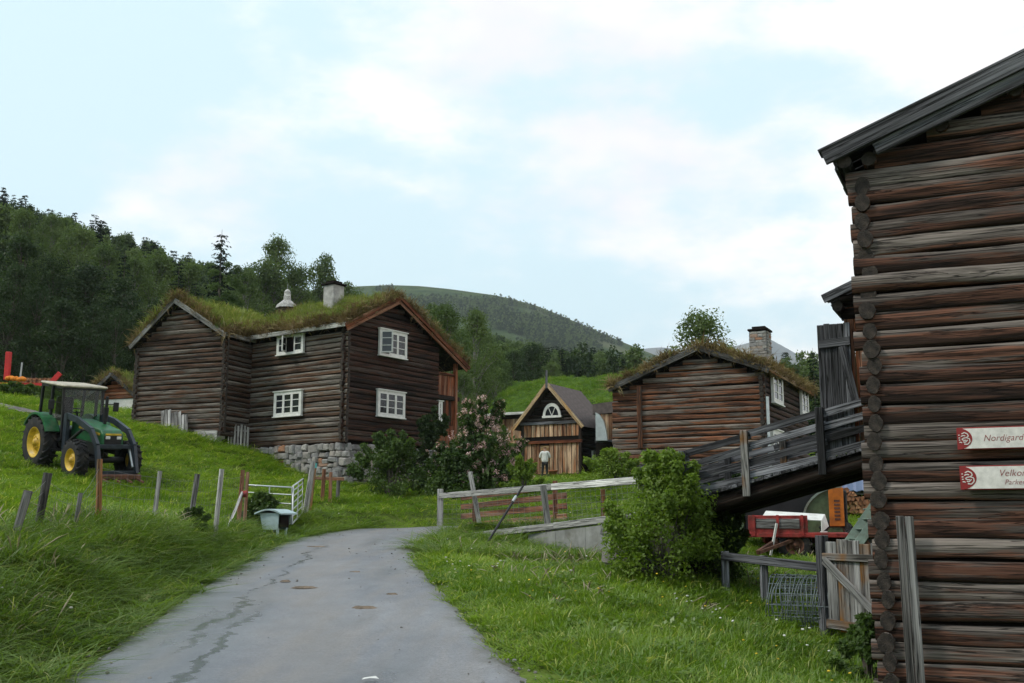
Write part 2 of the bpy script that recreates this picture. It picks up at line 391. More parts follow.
# left bank and meadow
for q in [(215, 531, 20), (15, 532, 14), (110, 532, 16.5), (45, 467, 30.4), (80, 480, 28.8), (120, 490, 27.5), (137, 424, 43.3), (222, 440, 41.3), (250, 453, 42.4), (330, 487, 38.6), (290, 473, 40.5),
          (20, 413, 40), (0, 398, 47), (110, 417, 58), (10, 385, 56), (240, 506, 29), (275, 535, 26.4), (246, 522, 27.6), (300, 515, 30), (262, 528, 25.2), (180, 470, 33), (310, 520, 30), (380, 500, 36), (440, 494, 38), (480, 495, 36)]: cp(*q)
for q in [(-5.4, 6, 0.75), (-5.6, 9, 0.95), (-5.9, 12, 1.25), (-6.0, 16, 1.35), (-9, 8, 1.7), (-9, 2, 1.3), (-6, 0, 0.7), (-14, 14, 2.3), (-20, 20, 3.2), (-22, 32, 4.6), (-5.2, -6, 0.4), (-4.6, 6.5, .45), (-4.9, 10.5, .7), (-5.2, 14.5, .95)]: cw(*q)
# right lawn
for q in [(600, 683, 8.2), (835, 690, 10.0), (640, 562, 21.5), (560, 556, 23.5), (480, 545, 25), (767, 600, 15.8), (850, 650, 13), (720, 592, 16), (640, 578, 15.5), (800, 562, 23.5), (850, 522, 34), (880, 512, 38), (730, 548, 26)]: cp(*q)
for q in [(2.5, 4, 0.15), (4.5, 8, 0.05), (9, 9, 0.1), (6, 2, -0.1), (12, 14, 0.3), (15, 20, 0.7), (3, -4, -0.2), (18, 32, 1.4), (1.2, 12, 0.5), (0.9, 17, 0.78), (5.0, 22.5, 0.70), (5.0, 20.3, 0.60), (4.7, 18.0, 0.55), (5.0, 25.5, 0.85), (4.0, 16.4, 0.55), (2.2, 16.0, 0.7), (6.0, 7.0, -0.55), (5.2, 8.6, -0.5), (4.3, 9.6, -0.35)]: cw(*q)
# yard and beyond
for q in [(545, 480, 56), (550, 474, 58.5), (600, 473, 57), (690, 474, 37), (765, 478, 36), (640, 474, 40), (500, 478, 58), (640, 455, 64), (560, 490, 44), (600, 494, 40)]: cp(*q)
for q in [(-8, 50, 5.2), (-16, 52, 6.6), (-30, 50, 8.0), (-30, 62, 8.6), (-12, 66, 7.8), (0, 70, 6.8), (12, 66, 6.0), (25, 50, 3.6), (40, 40, 2.4), (40, 70, 6), (10, 85, 8.5), (-40, 30, 6.5), (-45, 75, 12), (-25, 85, 11),
          (-146, 300, 78), (-106, 322, 68), (-61, 345, 63), (-80, 180, 45), (-120, 180, 56), (-50, 130, 27), (-90, 110, 36), (-20, 140, 15), (0, 230, 30), (20, 140, 14), (60, 140, 14), (60, 300, 24), (120, 120, 10), (120, 300, 20), (-180, 200, 74), (-150, 80, 45), (-90, 40, 22), (-90, -20, 12), (60, -20, -2), (-30, 0, 3.5), (30, 8, 0.5), (90, 40, 1), (-200, 340, 88), (10, 345, 50)]: cw(*q)
CT = np.array(CTRL)
def kern(r): return -np.sqrt(r * r + 2.0 ** 2)
def fit():
    n = len(CT); d = np.hypot(CT[:, None, 0] - CT[None, :, 0], CT[:, None, 1] - CT[None, :, 1])
    A = np.zeros((n + 3, n + 3)); A[:n, :n] = kern(d) + np.eye(n) * 0.4
    Pm = np.c_[np.ones(n), CT[:, :2]]; A[:n, n:] = Pm; A[n:, :n] = Pm.T
    return np.linalg.solve(A, np.r_[CT[:, 2], 0, 0, 0])
CO = fit()
def sstep(a, b, x): t = np.clip((x - a) / (b - a), 0, 1); return t * t * (3 - 2 * t)
# retaining wall line of the side road (front face of the concrete)
RW0, RW1 = at(458, 530, 28.9), at(662, 520, 21.6)
def ground_np(x, y):
    x = np.asarray(x, float); sh = x.shape; x = x.ravel(); y = np.asarray(y, float).ravel()
    z = np.zeros_like(x)
    for s in range(0, len(x), 20000):
        xx, yy = x[s:s + 20000], y[s:s + 20000]
        d = np.hypot(xx[:, None] - CT[None, :, 0], yy[:, None] - CT[None, :, 1])
        z[s:s + 20000] = kern(d) @ CO[:-3] + CO[-3] + CO[-2] * xx + CO[-1] * yy
    near = 1 - sstep(60, 120, np.hypot(x, y))
    z += near * (0.05 * np.sin(x * 1.3 + 0.7 * y) * np.sin(y * 0.9 - 0.4 * x) + 0.03 * np.sin(x * 3.1 + y) * np.sin(y * 2.7))
    d, rz, h = road_q(x, y)
    w = 1 - sstep(0.05, np.where((x > 0.5) & (y > 15), 0.35, 1.3), d - h)
    # in front of the retaining wall the land stays low
    ex, ey = RW1.x - RW0.x, RW1.y - RW0.y; L = math.hypot(ex, ey)
    al = ((x - RW0.x) * ex + (y - RW0.y) * ey) / L; sd_ = ((x - RW0.x) * ey - (y - RW0.y) * ex) / L   # sd_>0: viewer's side
    front = (sd_ > 0) & (sd_ < 3.0) & (al > 1.2) & (al < L + 2.5)
    w = np.where(front, np.minimum(w, 0.0), w)
    z = z * (1 - w) + rz * w
    return z.reshape(sh)
def G(x, y): return float(ground_np(np.array([x]), np.array([y]))[0])
def gp(px, Y, py=500):
    """on the ground at column px and distance Y"""
    p = at(px, py, Y); return Vector((p.x, p.y, G(p.x, p.y)))
# ---- END GROUND

# ------------------------------------------------------------------ terrain meshes
def mesh_np(name, V, F, smooth=False):
    V = np.asarray(V, np.float32); F = np.asarray(F, np.int32); k = F.shape[1]
    me = bpy.data.meshes.new(name)
    me.vertices.add(len(V)); me.vertices.foreach_set('co', V.ravel())
    me.loops.add(F.size); me.loops.foreach_set('vertex_index', F.ravel())
    me.polygons.add(len(F)); me.polygons.foreach_set('loop_start', np.arange(0, F.size, k, dtype=np.int32))
    me.polygons.foreach_set('loop_total', np.full(len(F), k, np.int32))
    if smooth: me.polygons.foreach_set('use_smooth', np.ones(len(F), bool))
    me.update(calc_edges=True); me.validate(); return me
def grid_faces(nx, ny):
    i, j = np.meshgrid(np.arange(nx - 1), np.arange(ny - 1)); a = (j * nx + i).ravel()
    return np.c_[a, a + 1, a + 1 + nx, a + nx]
def axis(dense, mid, far):
    a, b, st = dense; m0, m1, ms = mid
    v = list(np.arange(a, b, st)); l = list(np.arange(m0, a, ms)); r = list(np.arange(b, m1, ms))
    return np.array(sorted(set([-x for x in far[0]] + l + v + r + list(far[1]))))
def soil_mat():
    m, t, b = new_mat('soil')
    g = N(t, 'ShaderNodeNewGeometry'); p = g.outputs['Position']
    n = tex(t, p, 0.7, 6, 0.6); f = tex(t, p, 9, 4, 0.6)
    c = mixc(t, ramp(t, n, [(0.36, 0.0), (0.62, 1.0)]), (0.06, 0.09, 0.018), (0.12, 0.17, 0.03))
    c = mixc(t, ramp(t, tex(t, p, 0.9, 5, 0.7), [(0.66, 0.0), (0.74, 0.7)]), c, (0.09, 0.065, 0.04))
    c = mixc(t, 0.6, c, ramp(t, f, [(0.3, 0.4), (0.7, 1.2)]), 'MULTIPLY')
    lk(t, c, b.inputs['Base Color']); b.inputs['Roughness'].default_value = 1.0; b.inputs['Specular IOR Level'].default_value = 0.1
    bump(t, b, f, 0.8, 0.05); return m
def forest_floor_mat():
    m, t, b = new_mat('forest_floor')
    g = N(t, 'ShaderNodeNewGeometry'); n = tex(t, g.outputs['Position'], 0.12, 7, 0.65)
    lk(t, mixc(t, ramp(t, n, [(0.35, 0.0), (0.65, 1.0)]), (0.018, 0.032, 0.012), (0.05, 0.075, 0.022)), b.inputs['Base Color'])
    b.inputs['Roughness'].default_value = 1.0; b.inputs['Specular IOR Level'].default_value = 0.1; return m
MT['soil'] = soil_mat(); MT['forest_floor'] = forest_floor_mat()
xs = axis((-17, 13, 0.22), (-80, 60, 1.5), ((8000, 3000, 1000, 500, 300, 200, 160, 130, 110, 95), (70, 85, 100, 130, 200, 400, 1000, 3000, 8000)))
ys = axis((3, 34, 0.22), (-30, 75, 1.2), ((8000, 2000, 500, 150, 60), (75,)))
ys2 = np.r_[75, np.arange(79, 345, 6), 345, 380, 450, 600, 1000, 2000, 4000, 9000]
def far_ground(x, y):
    z = ground_np(np.clip(x, -200, 130), np.clip(y, -30, 345))
    return z - sstep(345, 600, y) * np.maximum(z - 18, 0)
def sheet(name, ax, ay, mat, sink=True):
    X, Y = np.meshgrid(ax, ay); Z = far_ground(X.ravel(), Y.ravel())
    if sink:
        d, rz, h = road_q(X.ravel(), Y.ravel()); Z = Z - 0.07 * (1 - sstep(-0.35, -0.05, d - h))
    me = mesh_np(name, np.c_[X.ravel(), Y.ravel(), Z], grid_faces(len(ax), len(ay)), True)
    return place(name, me, mat)
tag(sheet('ground', xs, ys, MT['soil']), 'grassy farm ground sloping up to the houses', kind='structure')
tag(sheet('hillside', xs, ys2, MT['forest_floor'], False), 'steep wooded hillside behind the farm', kind='structure')

# ------------------------------------------------------------------ road
def road_mat():
    m, t, b = new_mat('road')
    g = N(t, 'ShaderNodeNewGeometry'); p = g.outputs['Position']
    sx = N(t, 'ShaderNodeSeparateXYZ'); lk(t, p, sx.inputs[0]); X, Y = sx.outputs[0], sx.outputs[1]
    big = tex(t, p, 0.55, 6, 0.62); fine = tex(t, p, 38, 5, 0.7); grit = tex(t, p, 150, 3, 0.7)
    streak = tex(t, mapped(t, p, (2.6, 0.35, 1)), 1.0, 6, 0.65)
    c = mixc(t, ramp(t, big, [(0.32, 0.0), (0.68, 1.0)]), (0.15, 0.155, 0.18), (0.245, 0.245, 0.262))
    c = mixc(t, ramp(t, streak, [(0.44, 0.0), (0.62, 0.7)]), c, (0.22, 0.20, 0.19))
    c = mixc(t, 0.8, c, ramp(t, fine, [(0.3, 0.5), (0.7, 1.3)]), 'MULTIPLY')
    c = mixc(t, 0.8, c, ramp(t, tex(t, mapped(t, p, (1.3, 0.5, 1)), 3.0, 6, 0.7), [(0.34, 0.84), (0.66, 1.12)]), 'MULTIPLY')
    c = mixc(t, 0.35, c, ramp(t, grit, [(0.35, 0.4), (0.65, 1.3)]), 'MULTIPLY')
    ca = N(t, 'ShaderNodeAttribute', attribute_name='cross'); ac = math_n(t, 'ABSOLUTE', ca.outputs['Fac'])
    ac = math_n(t, 'ADD', ac, math_n(t, 'MULTIPLY', math_n(t, 'SUBTRACT', tex(t, p, 1.8, 5, 0.65), 0.5), 0.45))
    c = mixc(t, ramp(t, ac, [(0.80, 0.0), (0.97, 0.85)]), c, (0.075, 0.062, 0.045))
    mid_ = ramp(t, ac, [(0.10, 0.35), (0.3, 0.0)]); c = mixc(t, mid_, c, (0.215, 0.20, 0.19))
    # rivulets of rain water running down the left wheel track
    wob = math_n(t, 'MULTIPLY', math_n(t, 'SUBTRACT', tex(t, mapped(t, p, (0.5, 1.0, 1)), 0.9, 4, 0.6), 0.5), 0.9)
    wob2 = math_n(t, 'MULTIPLY', math_n(t, 'SUBTRACT', tex(t, p, 4.0, 3, 0.6), 0.5), 0.22)
    def rill(x0, sl, width, y0, y1):
        d = math_n(t, 'ABSOLUTE', math_n(t, 'SUBTRACT', math_n(t, 'ADD', math_n(t, 'ADD', X, wob), wob2), math_n(t, 'ADD', math_n(t, 'MULTIPLY', Y, sl), x0)))
        f = ramp(t, math_n(t, 'DIVIDE', d, width), [(0.35, 1.0), (1.0, 0.0)])
        r = N(t, 'ShaderNodeMapRange'); lk(t, Y, r.inputs[0]); r.inputs[1].default_value = y0; r.inputs[2].default_value = y0 + 2
        r2 = N(t, 'ShaderNodeMapRange'); lk(t, Y, r2.inputs[0]); r2.inputs[1].default_value = y1; r2.inputs[2].default_value = y1 - 4
        return math_n(t, 'MULTIPLY', f, math_n(t, 'MULTIPLY', r.outputs[0], r2.outputs[0]))
    w1 = rill(-2.15, -0.085, 0.07, 9.0, 25.0); w2 = rill(-1.75, -0.095, 0.06, 6.0, 14.0); w3 = rill(-2.05, -0.10, 0.75, 2.0, 17.0)
    wet = math_n(t, 'MULTIPLY', math_n(t, 'MAXIMUM', w1, w2), ramp(t, tex(t, p, 1.1, 4), [(0.36, 0.12), (0.48, 1.0)]))
    damp = math_n(t, 'MAXIMUM', math_n(t, 'MULTIPLY', w3, ramp(t, big, [(0.35, 0.2), (0.6, 0.9)])), ramp(t, tex(t, mapped(t, p, (1.1, 0.4, 1)), 0.8, 5, 0.6), [(0.5, 0.0), (0.7, 0.75)]))
    c = mixc(t, math_n(t, 'MULTIPLY', damp, 0.5), c, (0.10, 0.11, 0.13))
    c = mixc(t, math_n(t, 'MULTIPLY', wet, 0.6), c, (0.032, 0.034, 0.038))
    lk(t, c, b.inputs['Base Color'])
    ro = math_n(t, 'SUBTRACT', math_n(t, 'SUBTRACT', math_n(t, 'ADD', 0.46, math_n(t, 'MULTIPLY', mid_, 0.4)), math_n(t, 'MULTIPLY', damp, 0.26)), math_n(t, 'MULTIPLY', wet, 0.22), True)
    lk(t, ro, b.inputs['Roughness']); b.inputs['Specular IOR Level'].default_value = 0.5
    h = math_n(t, 'ADD', math_n(t, 'MULTIPLY', grit, 0.5), math_n(t, 'ADD', fine, math_n(t, 'MULTIPLY', big, 1.5)))
    bump(t, b, h, 0.35, 0.02); return m
MT['road'] = road_mat()
def build_road():
    P = catmull([(*p, h) for p, h in zip(ROAD, HALF)], 30); V = []; A = []; nc = 15
    for i, q in enumerate(P):
        d = P[min(i + 1, len(P) - 1), :2] - P[max(i - 1, 0), :2]; d /= np.linalg.norm(d); nrm = np.array([d[1], -d[0]])
        for k in range(nc):
            s = -1 + 2 * k / (nc - 1)
            wob = 0.10 * math.sin(i * 0.35 + (1.7 if s < 0 else 0)) + 0.07 * math.sin(i * 0.9 + s * 3) + 0.05 * math.sin(i * 2.1 + s)
            e = q[3] + (wob if abs(s) > 0.9 else 0) + (0.12 if abs(s) > 0.99 else 0)
            xy = q[:2] + nrm * e * s
            z = q[2] + 0.035 * (1 - s * s) - (0.13 if abs(s) > 0.99 else 0.0) + 0.012 * math.sin(xy[0] * 2.3 + xy[1] * 0.8)
            V.append((xy[0], xy[1], z)); A.append(s)
    me = mesh_np('road', V, grid_faces(nc, len(P)), True); at_ = me.attributes.new('cross', 'FLOAT', 'POINT'); at_.data.foreach_set('value', np.array(A, np.float32)); return place('road', me, MT['road'])
tag(build_road(), 'damp grey farm road curving uphill', kind='structure')

# ------------------------------------------------------------------ vegetation helpers
def unit(a): return a / np.maximum(np.linalg.norm(a, axis=-1, keepdims=True), 1e-9)
def leaves(P, Dv, Nn, size, asp=0.55):
    """diamond leaves: base P, axis Dv, face normal about Nn"""
    n = len(P); Dv = unit(Dv); side = unit(np.cross(Dv, Nn)); size = np.asarray(size).reshape(-1, 1) * np.ones((n, 1))
    nn = np.cross(side, Dv)
    V = np.stack([P, P + Dv * size * 0.45 + side * size * asp * 0.5 + nn * size * 0.06, P + Dv * size, P + Dv * size * 0.45 - side * size * asp * 0.5 + nn * size * 0.06], 1).reshape(-1, 3)
    F = np.arange(4 * n).reshape(-1, 4); return V, F
def clump_leaves(C, Rad, per, size, up=0.5, seed=0, squash=0.75, droop=0.0):
    r = np.random.default_rng(seed); C = np.asarray(C, float); Rad = np.asarray(Rad, float)
    n = len(C) * per; idx = np.repeat(np.arange(len(C)), per)
    off = unit(r.normal(size=(n, 3))) * (r.random((n, 1)) ** 0.45); off[:, 2] *= squash
    P = C[idx] + off * Rad[idx][:, None]
    Nn = unit(off + r.normal(size=(n, 3)) * 0.6 + np.array([0, 0, up])); Dv = unit(np.cross(Nn, r.normal(size=(n, 3)))); Dv[:, 2] -= droop
    return leaves(P, Dv, Nn, size * (0.65 + 0.7 * r.random(n)))
def birch_parts(h, rad, seed, nclump=80, per=60, leaf=0.26, lean=0.0, low=0.18):
    r = np.random.default_rng(seed); mb = MB()
    tp = [(lean * h * t * t + 0.02 * h * math.sin(5 * t + seed), 0.015 * h * math.sin(4 * t + seed * 2), h * t - 0.3) for t in np.linspace(0, 0.96, 8)]
    mb.path(tp, [0.018 * h * (1 - 0.9 * t) + 0.015 for t in np.linspace(0, 1, 8)], 7)
    C = []; RR = []
    for i in range(nclump):
        t = low + (1 - low) * (r.random() ** 0.85); prof = max(0.10, math.sin(math.pi * min(1, ((t - low) / (1 - low)) ** 0.75 * 0.93 + 0.05))) ** 0.75
        a = r.random() * 2 * math.pi; q = rad * prof * (0.35 + 0.65 * r.random() ** 0.6) * (0.8 + 0.35 * math.sin(3 * a + seed))
        k = min(7, int(t * 7.3)); c = np.array([tp[k][0] + q * math.cos(a), tp[k][1] + q * math.sin(a), h * t]); C.append(c); RR.append(rad * (0.16 + 0.20 * r.random()))
        if i % 4 == 0:
            k2 = max(0, k - 1); b0 = Vector(tp[k2]); mb.path([b0, b0.lerp(Vector(c), 0.6) + Vector((0, 0, 0.02 * h)), c], [0.006 * h, 0.004 * h, 0.0015 * h], 4)
    V, F = clump_leaves(C, RR, per, leaf, 0.35, seed, 0.9, 0.35)
    return mb, V, F
def spruce_parts(h, rad, seed, layers=34, leaf=0.34):
    r = np.random.default_rng(seed); mb = MB(); mb.path([(0, 0, -0.3), (0, 0, h * 0.5), (0, 0, h)], [0.016 * h, 0.009 * h, 0.01], 6)
    P = []; Dv = []; Nn = []; Sz = []
    for k in range(layers):
        t = 0.06 + 0.93 * k / layers; rr = rad * (1 - t) ** 0.8 * (0.7 + 0.5 * r.random()) + 0.15
        for b in range(r.integers(6, 10)):
            a = r.random() * 2 * math.pi; L = rr * (0.6 + 0.5 * r.random()); n = max(4, int(L / leaf * 5.5))
            for s in np.linspace(0.12, 1, n):
                x = L * s; z = h * t - 0.32 * x + 0.12 * x * s + r.normal() * 0.05
                P.append((math.cos(a) * x + r.normal() * 0.10, math.sin(a) * x + r.normal() * 0.10, z))
                aa = a + r.normal() * 0.9; Dv.append((math.cos(aa), math.sin(aa), -0.25 - 0.5 * r.random())); Nn.append((r.normal() * 0.5, r.normal() * 0.5, 1)); Sz.append(leaf * (0.6 + 0.7 * r.random()))
    V, F = leaves(np.array(P), np.array(Dv, float), np.array(Nn, float), np.array(Sz), 0.42)
    return mb, V, F
PROTO = {}
def proto(key, parts, bark, leafm):
    mb, V, F = parts; tm = mb.mesh('trunk'); tm.materials.append(bark); cm = mesh_np('crown', V, F); cm.materials.append(leafm); PROTO[key] = (tm, cm)
for i, a in enumerate([(13, 3.1, 0.0), (15, 3.4, 0.03), (11, 3.0, -0.03)]):
    proto('birch%d' % i, birch_parts(a[0], a[1], 3 + i, 120, 95, 0.22, a[2], 0.10), MT['birch_bark'], MT['leaf_birch'])
    proto('dark%d' % i, birch_parts(a[0] * 1.05, a[1] * 1.1, 13 + i, 120, 95, 0.22, a[2], 0.04), MT['bark'], MT['leaf_dark'])
for i, a in enumerate([(15, 3.0), (17, 3.3)]): proto('spruce%d' % i, spruce_parts(a[0], a[1], 23 + i), MT['bark'], MT['needle'])
BASEH = {'birch0': 13, 'birch1': 15, 'birch2': 11, 'dark0': 13.65, 'dark1': 15.75, 'dark2': 11.55, 'spruce0': 15, 'spruce1': 17}
def tree(key, px, Y, top, name, label, group=None, wide=1.0, rz=None):
    """a tree standing at column px, distance Y, its tip at picture row 'top'"""
    p = at(px, 400, Y); z = float(far_ground(np.array([p.x]), np.array([p.y]))[0]); h = at(px, top, Y).z - z
    o = thing(name, label, 'tree', (p.x, p.y, z - 0.1), rnd.random() * 6.28 if rz is None else rz, group)
    s = h / BASEH[key]; o.scale = (s * wide, s * wide, s)
    tm, cm = PROTO[key]; place('trunk', tm, None, o); place('crown', cm, None, o); return o

def scatter(name, P, rot, scl, idx, protos, parent=None, mat=None):
    """one object: prototype pieces set on given points"""
    c = bpy.data.collections.new(name + '_pieces')
    for p in protos: c.objects.link(p)
    me = bpy.data.meshes.new(name); n = len(P)
    me.vertices.add(n); me.vertices.foreach_set('co', np.asarray(P, np.float32).ravel())
    for nm, ty, key, arr in (('rot', 'FLOAT_VECTOR', 'vector', rot), ('scl', 'FLOAT_VECTOR', 'vector', scl), ('idx', 'INT', 'value', idx)):
        a = me.attributes.new(nm, ty, 'POINT'); a.data.foreach_set(key, np.asarray(arr, np.int32 if ty == 'INT' else np.float32).ravel())
    o = place(name, me, None, parent)
    ng = bpy.data.node_groups.new(name, 'GeometryNodeTree')
    ng.interface.new_socket('Geometry', in_out='INPUT', socket_type='NodeSocketGeometry'); ng.interface.new_socket('Geometry', in_out='OUTPUT', socket_type='NodeSocketGeometry')
    gi = N(ng, 'NodeGroupInput'); go = N(ng, 'NodeGroupOutput'); ip = N(ng, 'GeometryNodeInstanceOnPoints'); ci = N(ng, 'GeometryNodeCollectionInfo')
    ci.inputs['Collection'].default_value = c; ci.inputs['Separate Children'].default_value = True; ci.inputs['Reset Children'].default_value = True
    def na(nm, ty): k = N(ng, 'GeometryNodeInputNamedAttribute', data_type=ty); k.inputs['Name'].default_value = nm; return k.outputs['Attribute']
    ng.links.new(gi.outputs[0], ip.inputs['Points']); ng.links.new(ci.outputs[0], ip.inputs['Instance']); ip.inputs['Pick Instance'].default_value = True
    ng.links.new(na('idx', 'INT'), ip.inputs['Instance Index']); ng.links.new(na('rot', 'FLOAT_VECTOR'), ip.inputs['Rotation']); ng.links.new(na('scl', 'FLOAT_VECTOR'), ip.inputs['Scale'])
    ng.links.new(ip.outputs[0], go.inputs[0])
    md = o.modifiers.new('scatter', 'NODES'); md.node_group = ng
    o['kind'] = 'stuff'; return o
def piece(name, me, mat):
    me.materials.append(mat); return bpy.data.objects.new(name, me)
def tuft(n, h, spread, width, seed, lean=0.5, flop=0.0):
    """a tuft of curved grass blades"""
    r = np.random.default_rng(seed); V = []; F = []
    for i in range(n):
        a = r.random() * 6.283; rad = spread * r.random() ** 0.5; b = np.array([math.cos(a) * rad, math.sin(a) * rad, -0.02])
        aa = a + r.normal() * 0.8; d = np.array([math.cos(aa), math.sin(aa), 0]); sd_ = np.array([-d[1], d[0], 0]); hh = h * (0.5 + 0.7 * r.random()); ln = lean * (0.3 + r.random()) + (flop if r.random() < 0.4 else 0)
        w = width * (0.7 + 0.6 * r.random()); k = len(V)
        for j, t in enumerate((0, 0.4, 0.75)):
            c = b + d * hh * ln * t * t + np.array([0, 0, hh * t * (1 - 0.35 * ln * t)]); ww = w * (1 - 0.45 * t) / 2
            V += [c - sd_ * ww, c + sd_ * ww]
        tip = b + d * hh * ln + np.array([0, 0, hh * max(0.25, (1 - 0.5 * ln))]); V += [tip]
        F += [(k, k + 1, k + 3, k + 2), (k + 2, k + 3, k + 5, k + 4), (k + 4, k + 5, k + 6)]
    me = bpy.data.meshes.new('tuft'); me.from_pydata([tuple(v) for v in V], [], F); me.update(); return me
def weed(n, size, h, seed):
    """broad-leaved plant"""
    r = np.random.default_rng(seed); P = np.c_[r.normal(size=(n, 2)) * h * 0.35, r.random(n) * h]; Dv = np.c_[unit(r.normal(size=(n, 2))), 0.3 + 0.4 * r.normal(size=n)]
    V, F = leaves(P, Dv, np.tile([0.1, 0.1, 1.0], (n, 1)) + r.normal(size=(n, 3)) * 0.3, size * (0.6 + 0.7 * r.random(n)), 0.6); return mesh_np('weed', V, F)

# ------------------------------------------------------------------ timber helpers
def frame(p0, p1, up=(0, 0, 1)):
    p0, p1 = Vector(p0), Vector(p1); x = (p1 - p0).normalized(); z = Vector(up); z = (z - x * z.dot(x))
    if z.length < 1e-5: z = Vector((0, 1, 0)) - x * x.y
    z.normalize(); y = z.cross(x); return (p0 + p1) / 2, (p1 - p0).length, Matrix((x, y, z)).transposed().to_euler()
_pc = {}
def plank(name, parent, p0, p1, w, h, mat, up=(0, 0, 1), bev=0.006, rough=0.0):
    """a sawn board with its grain along its length"""
    c, L, e = frame(p0, p1, up); k = (round(L, 3), round(w, 4), round(h, 4), mat.name, bev, rough)
    if rough or k not in _pc:
        mb = MB(); mb.box((0, 0, 0), (L, w, h), None, bev)
        if rough: mb.v = [(x + rnd.uniform(-1, 1) * rough * 2, y + rnd.uniform(-1, 1) * rough, z + rnd.uniform(-1, 1) * rough) for x, y, z in mb.v]
        _pc[k] = mb.mesh(name)
    return place(name, _pc[k], mat, parent, c, e)
def log(name, parent, p0, p1, ry, rz, mat, n=8, seg=3, wob=0.02, up=(0, 0, 1), flat=1.0):
    c, L, e = frame(p0, p1, up); mb = MB(); V = []; sd = rnd.random() * 99
    ph = rnd.random() * 6.28; tap = rnd.uniform(-0.11, 0.11)
    for i in range(seg + 1):
        t = i / seg; x = -L / 2 + L * t; f = 1 + tap * (2 * t - 1)
        oy = wob * mnoise.noise((x * 0.6, sd, 0)) * 1.5; oz = wob * mnoise.noise((x * 0.6, sd, 5.0)) * 1.2
        for k in range(n):
            a = 2 * math.pi * k / n + 0.2; g = f * (1 + 0.08 * mnoise.noise((x * 0.9, math.cos(a) * 1.4 + sd, math.sin(a) * 1.4)) * (2 if n > 11 else 1) + (0.10 * mnoise.noise((x * 2.2, math.cos(a) * 3 + sd, math.sin(a) * 3)) if n > 11 else 0))
            # a hewn log: a little squarer than round
            sq = (1 + 0.035 * math.cos(4 * a + 0.4)) if n > 11 else 1.0
            ca, sa = math.cos(a), math.sin(a); gz = 1 + (g - 1) * (0.45 if flat < 1 else 1)   # hewn faces: flat < 1 squares the section
            V.append((x, oy + math.copysign(abs(ca) ** flat, ca) * ry * g * sq, oz + math.copysign(abs(sa) ** (0.5 + 0.5 * flat), sa) * rz * gz * sq))
    F = [(i * n + k, i * n + (k + 1) % n, (i + 1) * n + (k + 1) % n, (i + 1) * n + k) for i in range(seg) for k in range(n)]
    mb.add(V, [f[::-1] for f in F], True); mb.add(V[:n], [tuple(range(n))]); mb.add(V[-n:], [tuple(range(n))[::-1]])
    me = mb.mesh(name); me.materials.append(mat); me.materials.append(MT['log_end']); me.polygons[-1].material_index = 1; me.polygons[-2].material_index = 1
    return place(name, me, None, parent, c, e)

def window(parent, loc, rz, w, h, casements=2, rows=3, cols=1, open_leaf=None, depth=0.10, case=0.09):
    """white casement window; local x along the wall, -y outwards"""
    mb = MB()
    for sx in (-1, 1): mb.box((sx * (w / 2 + case / 2), 0, 0), (case, depth, h + 2 * case))
    mb.box((0, 0.002, h / 2 + case / 2), (w, depth, case)); mb.box((0, 0.002, -h / 2 - case / 2), (w, depth, case))
    mb.box((0, -0.02, h / 2 + case + 0.02), (w + 2 * case + 0.08, depth + 0.05, 0.04)); mb.box((0, -0.02, -h / 2 - case - 0.02), (w + 2 * case + 0.06, depth + 0.05, 0.04))
    wn = mb.build('window', MT['white'], parent, loc, (0, 0, rz))
    cw_ = w / casements
    bk = MB(); bk.box((0, 0.045, 0), (w - 0.002, 0.01, h - 0.002)); bk.build('dark_interior', MT['core'], wn)
    for i in range(casements):
        x0 = -w / 2 + cw_ * i; s = MB(); f = 0.055
        def B(cx, cz, dx, dz, yy=0.0): s.box((cx - x0, yy, cz), (dx, 0.045, dz))
        xc = x0 + cw_ / 2
        B(x0 + f / 2, 0, f, h - 0.004); B(x0 + cw_ - f / 2, 0, f, h - 0.004); B(xc, h / 2 - f / 2, cw_ - 2 * f, f - 0.003); B(xc, -h / 2 + f / 2, cw_ - 2 * f, f - 0.003)
        for r_ in range(1, rows): B(xc, -h / 2 + h * r_ / rows, cw_ - 2 * f, 0.028, 0.003)
        for q in range(1, cols): B(x0 + cw_ * q / cols, 0, 0.026, h - 2 * f, -0.003)
        rz_ = -R(62) if open_leaf == i else 0
        s.build('sash', MT['white'], wn, (x0, -0.025, 0), (0, 0, rz_))
        g = MB(); g.box((cw_ / 2, 0.006, 0), (cw_ - 2 * f + 0.01, 0.006, h - 2 * f + 0.01)); g.build('pane', MT['glass'], wn, (x0, -0.025, 0), (0, 0, rz_))
    return wn

# ------------------------------------------------------------------ grass pieces
T_LONG = [piece('grass_tuft', tuft(26, 0.42, 0.16, 0.011, 40 + i, 0.75, 0.6), MT['grass']) for i in range(4)]
T_MID = [piece('grass_tuft', tuft(30, 0.22, 0.17, 0.011, 50 + i, 0.6, 0.3), MT['lawn']) for i in range(4)]
T_SOD = [piece('grass_tuft', tuft(24, 0.30, 0.17, 0.014, 60 + i, 0.6, 0.3), MT['sodgrass']) for i in range(3)]
T_FRESH = [piece('grass_tuft', tuft(26, 0.26, 0.22, 0.022, 70 + i, 0.6, 0.3), MT['sodfresh']) for i in range(3)]
T_EDGE = [piece('grass_tuft', tuft(24, 0.26, 0.16, 0.018, 80 + i, 0.9, 0.6), MT['sodedge']) for i in range(3)]
T_WEED = [piece('weed', weed(34, 0.075, 0.20, 90 + i), MT['grass']) for i in range(3)]

